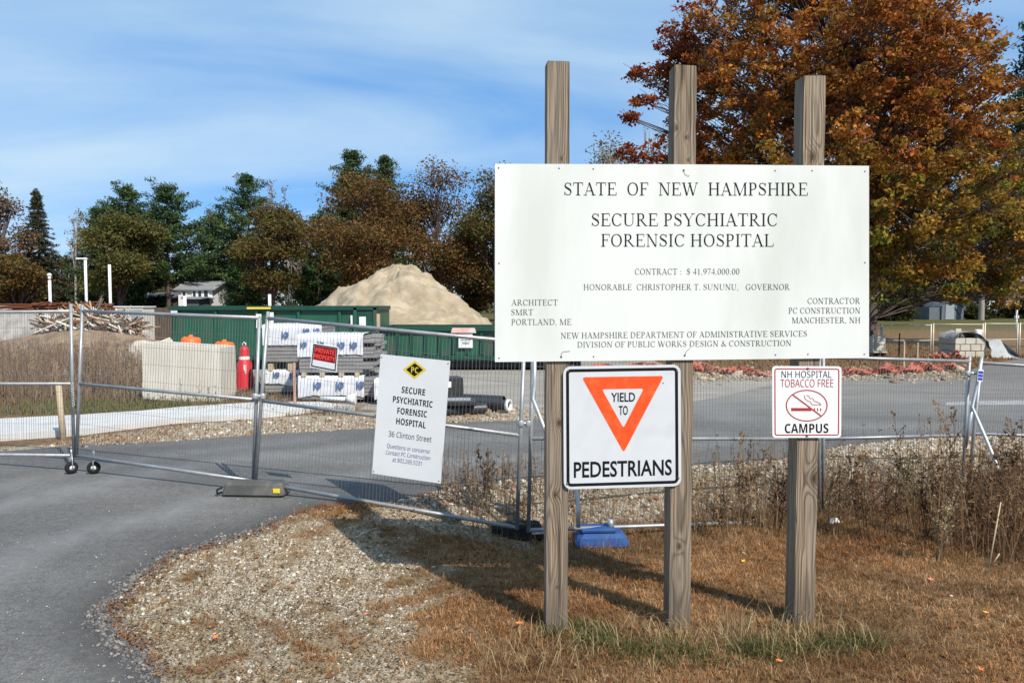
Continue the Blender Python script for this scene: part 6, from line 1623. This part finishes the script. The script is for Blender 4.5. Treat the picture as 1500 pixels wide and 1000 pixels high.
big = .58 + .40 * (.5 + .5 * np.sin(tc_[:, 0] * 3.3 + tc_[:, 1] * 1.1 + 2 * np.sin(tc_[:, 1] * 2.3)))
red = (.5 + .5 * np.sin(tc_[:, 0] * 1.3 - tc_[:, 1] * 2.2))[:, None] * np.array([[.03, -.005, -.01]])
tcol = np.clip(tcol * big[:, None] + red, .01, 1)
ec = np.exp(-(poly_dist(tc_[:, 0], tc_[:, 1], EDGE) / .16) ** 2)[:, None] * .75
tcol = tcol * (1 - ec) + mixpal([(.30, .13, .045), (.24, .10, .035), (.36, .19, .07)], nt_, r_) * ec
c = np.clip(tcol[ti] * r_.uniform(.7, 1.3, (len(ti), 1)), .01, 1)
print('grass blades', len(p))
blades('dry_grass', p, th[ti], tl_[ti], .0044, c, r_, .55, label='short matted brown dead grass covering the ground around the posts')
# taller straw tufts near the posts and along the fence
tp_ = []
for cx_, cy_, n_, s_ in [(.42, 4.55, 80, .14), (1.05, 4.6, 110, .18), (1.3, 4.55, 80, .2), (1.75, 4.65, 120, .2), (.75, 4.5, 70, .3), (1.5, 4.5, 80, .3), (2.1, 4.55, 40, .2), (-.05, 4.35, 60, .2), (.2, 4.3, 60, .2)]:
    tp_.append(np.column_stack([r_.normal(cx_, s_, n_), r_.normal(cy_, s_ * .6, n_)]))
p = np.vstack(tp_); c = mixpal([(.48, .37, .21), (.36, .26, .13), (.30, .23, .11), (.40, .33, .17)], len(p), r_)
blades('straw_tufts', p, .23, 1.0, .0040, c, r_, .8, label='longer pale straw tufts at the feet of the timber posts')
# green grass in front of the posts
tp_ = []
for k in range(46):
    t = r_.random(); px = 850 + 430 * t; py = 932 + 26 * sin(t * 3.0) + r_.normal(0, 9)
    q = ground(px, py); n_ = int(r_.integers(20, 120))
    tp_.append(np.column_stack([r_.normal(q.x, .07, n_), r_.normal(q.y, .05, n_)]))
for px, py in ((806, 928), (815, 932), (850, 922), (862, 930)):
    q = ground(px, py); tp_.append(np.column_stack([r_.normal(q.x, .05, 80), r_.normal(q.y, .04, 80)]))
p = np.vstack(tp_); c = mixpal([(.070, .085, .026), (.11, .115, .036), (.048, .062, .020), (.24, .20, .09), (.16, .14, .05)], len(p), r_, .35)
blades('green_grass', p, .115, 1.25, .0050, c, r_, .6, label='strip of ragged green grass growing in front of the posts')
# sparse grass on the bank beyond the walk and along the far verge
p = sample(50000, -14, -2.0, 13.2, 20, r_, False); p = p[in_view(p[:, 0], p[:, 1]) & (p[:, 0] < -2.8 - (p[:, 1] - 13) * .35)]
p = p[r_.random(len(p)) < .6]
green = (sstep(-10.5, -8.5, p[:, 0]) * sstep(-5.3, -6.3, p[:, 0]) * sstep(15.8, 14.5, p[:, 1]) * .8)[:, None]
c = mixpal([(.20, .13, .065), (.28, .20, .10), (.13, .085, .045)], len(p), r_) * (1 - green) + mixpal([(.10, .13, .035), (.14, .15, .045)], len(p), r_) * green
blades('bank_grass', p, .16, .8, .012, c, r_, label='rough brown and green grass on the bank beyond the walk')
p = sample(26000, -13, 1, 10.4, 12.8, r_, False); p = p[inside(p[:, 0], p[:, 1], STRIP)]
p = p[r_.random(len(p)) < np.where(p[:, 0] < -5.2, .9, .25)]
blades('verge_grass', p, .06, 1.1, .012, mixpal([(.30, .17, .07), (.24, .10, .04), (.36, .25, .12)], len(p), r_), r_, label='thin dry grass and leaf scraps on the stony far verge')

# gravel: many small faceted stones in one mesh
ico_v = np.array([(0, 0, -1), (.72, -.53, -.45), (-.28, -.85, -.45), (-.89, 0, -.45), (-.28, .85, -.45), (.72, .53, -.45), (.28, -.85, .45), (-.72, -.53, .45), (-.72, .53, .45), (.28, .85, .45), (.89, 0, .45), (0, 0, 1)])
ico_f = np.array([(0, 2, 1), (1, 2, 6), (0, 3, 2), (0, 4, 3), (0, 5, 4), (0, 1, 5), (1, 10, 5), (2, 7, 6) if False else (2, 3, 7), (3, 4, 8), (4, 5, 9), (1, 6, 10), (2, 7, 6), (3, 8, 7), (4, 9, 8), (5, 10, 9), (6, 11, 10), (6, 7, 11), (7, 8, 11), (8, 9, 11), (9, 10, 11)])
def stones(name, pts, size, colr, r_, label, zoff=0.0, z=None):
    n = len(pts); s_ = size[:, None] * np.column_stack([r_.uniform(.7, 1.3, n), r_.uniform(.7, 1.3, n), r_.uniform(.4, .8, n)])
    v_ = ico_v[None] * (1 + r_.normal(0, .16, (n, 12, 1))); v_ = v_ * s_[:, None, :]
    a_ = r_.uniform(0, 6.28, n); ca, sa = np.cos(a_)[:, None], np.sin(a_)[:, None]
    tl = r_.normal(0, .25, (n, 1))
    x_, y_, z_ = v_[..., 0], v_[..., 1], v_[..., 2] + tl * v_[..., 0]
    zb_ = gz(pts[:, 0], pts[:, 1]) if z is None else z
    V = np.stack([x_ * ca - y_ * sa + pts[:, 0:1], x_ * sa + y_ * ca + pts[:, 1:2], z_ + (zb_ + s_[:, 2] * .35 + zoff)[:, None]], -1).reshape(-1, 3)
    F = (np.arange(n)[:, None, None] * 12 + ico_f[None]).reshape(-1, 3)
    return tag(np_obj(name, V, F, M['stone'], fcol=np.repeat(colr, 20, 0)), label, None, None, 'stuff')
STN = [(.51, .47, .395), (.41, .365, .29), (.58, .55, .48), (.31, .265, .20), (.47, .42, .33)]
p = sample(120000, -4, 6.5, 3.2, 8.6, r_); p = p[in_view(p[:, 0], p[:, 1], 0.0, 160) & verge_ok(p, -.01) & (p[:, 1] < 8.2)]
g_ = gravel_w(p[:, 0], p[:, 1]); px_, py_ = to_px(p[:, 0], p[:, 1], gz(p[:, 0], p[:, 1]))
bed = np.exp(-(((px_ - 470 - (py_ - 830) * .35) / 210) ** 2 + ((py_ - 835) / 75) ** 2)); dusty = sstep(905, 960, py_)
pr = g_ ** 2 * (.36 + .64 * bed) * (1 - .7 * dusty) + .004
p = p[r_.random(len(p)) < pr]; print('stones', len(p))
sz = np.exp(r_.normal(math.log(.0060), .50, len(p)))
stones('gravel', p, np.clip(sz, .003, .024), mixpal(STN, len(p), r_, .2), r_, 'loose pale gravel beside the drive and around the fence corner')
# pale broken stones behind the fence and on the far verge
p = np.vstack([sample(30000, -3, 9, 7.3, 11.4, r_, False)]); d_ = poly_dist(p[:, 0], p[:, 1], EDGE); p = p[inside(p[:, 0], p[:, 1], VERGE) & (d_ < 2.2) & (p[:, 1] > fence_y(p[:, 0]) + .1 - .5 * (p[:, 0] < .2)) & (p[:, 0] > -1.4) & (r_.random(len(p)) < .55 * (1 - .75 * sstep(.4, 1.8, d_)))]
q = sample(16000, -13, 2, 10.2, 13, r_, False); q = q[inside(q[:, 0], q[:, 1], STRIP) & (r_.random(len(q)) < .20)]
p = np.vstack([p, q]); stones('verge_gravel', p, np.clip(np.exp(r_.normal(math.log(.0155), .42, len(p))), .007, .045), mixpal(STN, len(p), r_, .2), r_, 'pale broken stones along both edges of the asphalt behind the fence')
q = np.array([flat(1015 + 400 * r_.random(), 548 + r_.normal(0, 5))[:2] for _ in range(4200)] + [flat(640 + 200 * r_.random(), 604 + r_.normal(0, 3))[:2] for _ in range(240)])
stones('bank_stones', q, np.exp(r_.normal(math.log(.024), .55, len(q))), mixpal([(.36, .29, .19), (.28, .22, .14), (.44, .38, .28), (.22, .16, .10)], len(q), r_, .2), r_, 'rubbly pale bank of stones below the orange netting')
# grit on the asphalt
p = sample(2400, -4.5, -.6, 3.6, 7.6, r_); p = p[in_view(p[:, 0], p[:, 1]) & ~inside(p[:, 0], p[:, 1], VERGE)]
p = p[r_.random(len(p)) < np.exp(-poly_dist(p[:, 0], p[:, 1], EDGE) / .75) * .6 + .05]
stones('road_grit', p, np.clip(np.exp(r_.normal(math.log(.0030), .45, len(p))), .0015, .008), mixpal([(.40, .37, .32), (.30, .28, .25), (.46, .44, .39)], len(p), r_), r_, 'scattered pale grit lying on the asphalt near its stony edge', z=np.full(len(p), .006))

p = EDGE[1:12]; i_ = r_.integers(0, len(p) - 1, 5200); t_ = r_.random((5200, 1)); q = p[i_] * (1 - t_) + p[i_ + 1] * t_ + r_.normal(0, .055, (5200, 2))
stones('asphalt_crumbs', q, np.clip(np.exp(r_.normal(math.log(.0062), .5, len(q))), .003, .018), mixpal([(.10, .10, .10), (.07, .07, .07), (.15, .145, .14), (.24, .22, .19)], len(q), r_), r_, 'dark crumbs broken off along the ragged edge of the asphalt', z=np.where(inside(q[:, 0], q[:, 1], VERGE), gz(q[:, 0], q[:, 1]), .006))

# fallen leaf scraps
def litter(name, p, size, pal, label, z=None, mk='leaf'):
    n = len(p); zz2 = gz(p[:, 0], p[:, 1]) if z is None else z
    C_ = np.column_stack([p, zz2 + r_.uniform(.006, .03, n)]); d = r_.normal(0, 1, (n, 3)); d[:, 2] *= .3; d /= np.linalg.norm(d, axis=1)[:, None]
    nm = r_.normal(0, .35, (n, 3)); nm[:, 2] += 1; s_ = np.cross(d, nm); s_ /= np.linalg.norm(s_, axis=1)[:, None]; u_ = np.cross(s_, d)
    L_ = (size * r_.uniform(.5, 1.4, n))[:, None]; w = L_ * r_.uniform(.4, .9, (n, 1)); cu = L_ * r_.uniform(0, .3, (n, 1))
    V = np.stack([C_ - d * L_ * .5, C_ + s_ * w * .5 + u_ * cu, C_ + d * L_ * .5, C_ - s_ * w * .5 + u_ * cu], 1).reshape(-1, 3)
    return tag(np_obj(name, V, np.arange(n * 4).reshape(-1, 4), M[mk], fcol=mixpal(pal, n, r_, .3)), label, None, None, 'stuff')
LEAFP = [(.40, .13, .035), (.30, .085, .03), (.46, .20, .06), (.22, .10, .045), (.34, .22, .11)]
n = 1500
s_ = r_.random(n) * 12; seg = np.clip(s_.astype(int), 0, 12); t_ = (s_ - seg)[:, None]
E_ = EDGE[1:14]; a_ = E_[np.clip(seg, 0, 11)]; b_ = E_[np.clip(seg + 1, 0, 12)]
base_ = a_ * (1 - t_) + b_ * t_; tn_ = b_ - a_; tn_ /= np.linalg.norm(tn_, axis=1)[:, None]; nrm = np.column_stack([tn_[:, 1], -tn_[:, 0]])
off = np.abs(r_.normal(0, .07, n)) * np.where(r_.random(n) < .08, -.4, 1) + .01
clump = .5 + .5 * np.sin(s_ * 5.1 + 1.0) * np.sin(s_ * 2.3)
pp_ = base_ + nrm * off[:, None]; k = r_.random(n) < (.25 + .75 * clump); pp_ = pp_[k]
litter('edge_litter', pp_, .022, [(.27, .12, .05), (.22, .10, .045), (.33, .19, .09), (.18, .10, .055)], 'rusty leaf scraps and dead grass caught along the ragged edge of the asphalt', z=np.maximum(gz(pp_[:, 0], pp_[:, 1]), np.where(off[k] < 0, .006, -1)))
p = sample(9000, -3, 5.5, 3.7, 8.4, r_); p = p[in_view(p[:, 0], p[:, 1]) & verge_ok(p, .1)]
px_, py_ = to_px(p[:, 0], p[:, 1], 0); pr = .12 + .8 * np.exp(-(((px_ - 650) / 170) ** 2 + ((py_ - 745) / 45) ** 2)); p = p[r_.random(len(p)) < pr]
litter('leaf_litter', p, .040, [(.22, .10, .05), (.30, .12, .045), (.15, .08, .04), (.36, .20, .09)], 'brown fallen leaves strewn under the fence and over the grass')
q = sample(14000, -13, 9, 7.3, 13.2, r_, False); d1 = poly_dist(q[:, 0], q[:, 1], EDGE); ok = (inside(q[:, 0], q[:, 1], VERGE) & (d1 < 1.3) & (q[:, 1] > 7.2)) | (inside(q[:, 0], q[:, 1], STRIP) & (r_.random(len(q)) < .5))
litter('verge_litter', q[ok & (r_.random(len(q)) < .45)], .06, [(.30, .10, .04), (.22, .10, .05), (.40, .16, .06), (.34, .22, .11)], 'rust-red leaves lying among the verge stones')
p = sample(60000, -4, 1.2, 3.6, 7.6, r_); p = p[in_view(p[:, 0], p[:, 1]) & verge_ok(p, .08)]; g_ = gravel_w(p[:, 0], p[:, 1]); p = p[r_.random(len(p)) < g_ * .85]
litter('gravel_litter', p, .017, [(.20, .135, .07), (.28, .20, .11), (.13, .085, .045), (.36, .29, .18)], 'brown bits of grass and bark mixed through the gravel')

# single leaves one can point at
def leaf(label, px, py, s_, mk, seed):
    q = ground(px, py); r2 = np.random.default_rng(seed); n_ = 5; pts = []
    for k in range(2 * n_ + 1):
        a2 = -pi * .82 + 1.64 * pi * k / (2 * n_); rr = s_ * (1.0 if k % 2 == 0 else .52) * (.8 + .3 * cos(a2)); pts.append((rr * cos(a2), rr * sin(a2)))
    pts.append((-s_ * .35, 0))
    yw_ = r2.uniform(0, 6.28); ca, sa = cos(yw_), sin(yw_)
    V = [(q.x + a_ * ca - b_ * sa, q.y + a_ * sa + b_ * ca, q.z + .045 + .35 * abs(b_) + .25 * a_ * sin(seed)) for a_, b_ in pts]; n2 = len(V)
    V.append((q.x, q.y, q.z + .035)); F = [(i, (i + 1) % n2, n2) for i in range(n2)]
    tag(np_obj('fallen_leaf', V, F, M[mk]), label, 'leaf', 'bright fallen leaves on the dead grass')
for args in (('bright yellow leaf lying alone on the dead grass near the picture edge', 1447, 907, .032, 'leaf_yellow', 1), ('pinkish leaf on dead grass between the knotty post and the tall weeds', 1364, 857, .034, 'leaf_pink', 2), ('yellow-orange leaf lying between two timber posts', 1089, 829, .036, 'leaf_yellow', 3), ('orange leaf under the green grass strip, before the posts', 1140, 978, .03, 'leaf_orange', 4), ('orange leaf lying on the stony ground by the drive', 316, 942, .028, 'leaf_orange', 5), ('orange-brown leaf by the foot of the dark-knotted post', 762, 922, .034, 'leaf_orange', 6), ('pale pink leaf on the gravel below the site notice', 538, 908, .024, 'leaf_pink', 7), ('orange leaf at the lower picture edge under the dead grass', 1438, 992, .03, 'leaf_orange', 8)): leaf(*args)
q = ground(1222, 776)
b_ = MB(); b_.add([(q.x - .05, q.y, q.z + .07), (q.x + .045, q.y - .03, q.z + .09), (q.x + .05, q.y + .03, q.z + .12), (q.x - .03, q.y + .04, q.z + .11), (q.x, q.y, q.z + .135)], [(0, 1, 4), (1, 2, 4), (2, 3, 4), (3, 0, 4)])
tag(b_.build('paper_scrap', M['white_paint']), 'scrap of white paper caught in the grass behind the knotty post', 'scrap')

# weeds: stems with side twigs and small seed heads
def weeds_np(pts, h, pal, r_, w=.0045, twig=(4, 9), head=6, spread=.22, zbase=None):
    V, F, Cc = [], [], []; nb = 0
    V4, C4 = [], []
    zb_ = gz(pts[:, 0], pts[:, 1]) if zbase is None else zbase
    cols = mixpal(pal, len(pts), r_, .3)
    for i in range(len(pts)):
        H = h[i]; le = r_.normal(0, .10, 2); b0 = np.array([pts[i, 0], pts[i, 1], zb_[i] - .01]); e0 = b0 + np.array([le[0] * H, le[1] * H, H])
        m0 = (b0 + e0) / 2 + np.array([r_.normal(0, .03) * H, r_.normal(0, .03) * H, 0])
        segs = [(b0, m0, w, w * .8), (m0, e0, w * .8, w * .4)]
        for k in range(r_.integers(*twig)):
            t = r_.uniform(.3, .97); s0 = b0 * (1 - t) ** 2 + 2 * m0 * t * (1 - t) + e0 * t * t
            a2 = r_.uniform(0, 6.28); L_ = H * spread * r_.uniform(.4, 1.2) * (1.25 - t); s1 = s0 + np.array([cos(a2) * L_ * .7, sin(a2) * L_ * .7, L_ * r_.uniform(.5, 1.1)])
            segs.append((s0, s1, w * .6, w * .35))
            for q in range(r_.integers(1, head)):
                f = r_.uniform(.35, 1.05); c = s0 * (1 - f) + s1 * f + r_.normal(0, .008, 3); d = r_.normal(0, 1, 3); d /= np.linalg.norm(d); u = np.cross(d, r_.normal(0, 1, 3)); u /= np.linalg.norm(u) + 1e-9
                z_ = r_.uniform(.006, .015) * (1 + H * .35); V4 += [c - d * z_, c + u * z_ * .5, c + d * z_, c - u * z_ * .5]; C4.append(cols[i] * r_.uniform(.8, 1.5))
        for a_, b_, w0, w1 in segs:
            d = b_ - a_; an = r_.uniform(-.6, .6); u = np.array([cos(an), sin(an), 0]); u = u - d * (u @ d) / (d @ d + 1e-9); u /= np.linalg.norm(u) + 1e-9
            V4 += [a_ - u * w0, a_ + u * w0, b_ + u * w1, b_ - u * w1]; C4.append(cols[i])
    return np.array(V4), np.arange(len(V4)).reshape(-1, 4), np.clip(np.array(C4), .004, 1)
WD = [(.24, .155, .08), (.17, .11, .06), (.31, .21, .115), (.12, .08, .045)]
WDD = [(.15, .085, .045), (.11, .062, .036), (.20, .115, .058), (.075, .046, .03)]
r_ = np.random.default_rng(8)
# thin line of weeds through and in front of the right-hand mesh
pts = []; hh = []
for _ in range(400):
    px = 1000 + 500 * r_.random() ** .8; f = (px - 1000) / 500
    Y = np.interp(px, [780, 1200, 1420, 1500], [7.2, 8.24, 8.8, 9.1]) + r_.normal(.25, .45)
    pts.append((X(px, Y), Y)); hh.append(r_.uniform(.25, .62) + .25 * f * r_.random())
V, F, C_ = weeds_np(np.array(pts), np.array(hh), WD, r_, .0036, (3, 7), 5, .16)
tag(np_obj('dry_weeds', V, F, M['dry'], fcol=C_), 'thin brown dead weeds growing along the foot of the fence', None, None, 'stuff')
pts = []; hh = []
for _ in range(520):                                                       # dense dark mass at the picture edge
    px = 1500 + 220 * r_.random() ** 1.6 - np.abs(r_.normal(0, 78)); Y = r_.uniform(6.3, 8.6)
    pts.append((X(px, Y), Y)); hh.append(r_.uniform(.4, .95) * np.interp(px, [1300, 1500], [.50, 1.0]))
V, F, C_ = weeds_np(np.array(pts), np.array(hh), WDD + WD[:2], r_, .0040, (5, 10), 6, .24)
tag(np_obj('weed_thicket', V, F, M['dry'], fcol=C_), 'dense dark brown thicket of dead weeds at the splayed brace', None, None, 'stuff')
pts = []; hh = []
for _ in range(260):
    px = r_.uniform(640, 900); Y = r_.uniform(7.3, 8.6); pts.append((X(px, Y), Y)); hh.append(r_.uniform(.12, .42))
V, F, C_ = weeds_np(np.array(pts), np.array(hh), WD, r_, .0035, (2, 6), 5)
tag(np_obj('corner_weeds', V, F, M['dry'], fcol=C_), 'short dead weeds on the stones behind the fence corner', None, None, 'stuff')
# rank brown grass along the foot of the mesh
n = 9000; px = r_.uniform(690, 1500, n); fy_ = np.interp(px, [690, 780, 1200, 1420, 1500], [7.3, 7.2, 8.24, 8.8, 9.1]) + r_.normal(.15, .42, n); p = np.column_stack([(px - 750) / FPX * fy_, fy_]); p = p[r_.random(n) < .35 + .65 * np.clip((p[:, 0] - .2) / 3, 0, 1)]
blades('rank_grass', p, .20, .55, .005, mixpal([(.28, .18, .09), (.20, .12, .06), (.36, .25, .13), (.15, .09, .05)], len(p), r_), r_, .9, label='rank brown dead grass along the foot of the mesh')
# weeds one can tell apart
for k, (px, py, top, lab, pal) in enumerate(((1425, 806, 612, 'dark bushy dead weed in front of the brace foot, beside the feathery weed', WDD), (1268, 790, 648, 'dark slender dead weed close to the white board corner, seen through the mesh', WDD), (1362, 790, 640, 'upright dark dead weed between the pale-headed and the feathery weeds', WDD), (1140, 778, 650, 'thin dark dead weed just beside the knotty post', WDD), (1455, 800, 640, 'leafy brown dead weed behind the leaning pale stalk', WD), (1225, 785, 660, 'low brown dead weed beside the white paper scrap', WD), (1392, 800, 566, 'tall feathery dead weed in front of the last mesh panel, near the brace', WD), (1332, 775, 598, 'tall pale-headed dead weed seen through the mesh beside the white board', [(.22, .17, .09), (.16, .12, .07)]), (1090, 775, 620, 'dead weed standing between the middle post and the no smoking sign', WD), (1298, 795, 640, 'slim dead weed with a dark stem between the board and the feathery weed', WDD), (1372, 822, 690, 'short leaning weed stalk with pale top, before the feathery weed', [(.34, .26, .15), (.26, .19, .1)]), (1481, 790, 572, 'tall dark weed by the picture edge, its twigs over the asphalt', WDD), (1050, 790, 690, 'short dead weed beside the middle timber post', WD), (712, 735, 645, 'spindly dead weed beside the tall site notice', WD))):
    g_ = ground(px, py); n_ = 9
    pts = np.column_stack([r_.normal(g_.x, .035, n_), r_.normal(g_.y, .03, n_)]); H = P(px, top, g_.y).z - g_.z
    V, F, C_ = weeds_np(pts, H * r_.uniform(.55, 1.0, n_), pal, r_, .0048, (12, 20), 9, .20)
    tag(np_obj('dead_weed', V, F, M['dry'], fcol=C_), lab, 'weed', 'taller dead weeds by the fence')
# leaning pale stick in the weeds
g_ = ground(1448, 832); e_ = P(1466, 735, g_.y + .1)
b_ = MB(); b_.tube([g_, e_], [.008, .005], 5); b_.tube([g_ + Vector((.02, 0, .02)), g_ + (e_ - g_) * .25 + Vector((.035, -.05, 0))], .006, 5); tag(b_.build('dead_stalk', M['lumber_tan']), 'pale leaning forked stalk in front of the weed thicket', 'stalk')
# brown weed field beyond the walk
pts = []; hh = []
for _ in range(1700):
    Y = 14.8 + 10.2 * r_.random() ** .8; px = r_.uniform(-40, 262); x_ = X(px, Y)
    if 199 < px and Y < 17.2: continue
    pts.append((x_, Y)); hh.append(r_.uniform(.25, 1.0) * np.interp(px, [0, 190, 262], [1.0, .95, .45]))
V, F, C_ = weeds_np(np.array(pts), np.array(hh), [(.26, .18, .11), (.20, .135, .085), (.33, .24, .15), (.16, .105, .07)], r_, .0085, (3, 7), 4, .28)
tag(np_obj('weed_field', V, F, M['dry'], fcol=C_), 'brown field of dead stalks beyond the concrete walk', None, None, 'stuff')
pts = np.array([(X(px, 14.2), 14.2) for px in (232, 262, 285, 300, 312, 214, 345)]); V, F, C_ = weeds_np(pts, r_.uniform(.25, .6, len(pts)), WDD, r_, .006, (5, 9), 6, .3)
tag(np_obj('block_weeds', V, F, M['dry'], fcol=C_), 'few thin dark weeds in front of the pale concrete block', None, None, 'stuff')
# brown grass cover of the far field on the other side of the lot
p = np.column_stack([r_.uniform(5, 26, 30000), r_.uniform(21.5, 48, 30000)]); p = p[in_view(p[:, 0], p[:, 1]) & ~inside(p[:, 0], p[:, 1], ROADP)]
blades('field_grass', p, .16, .8, .03, mixpal([(.23, .125, .055), (.18, .10, .05), (.30, .18, .08)], len(p), r_), r_, label='rough orange-brown grass of the field around the far fence')
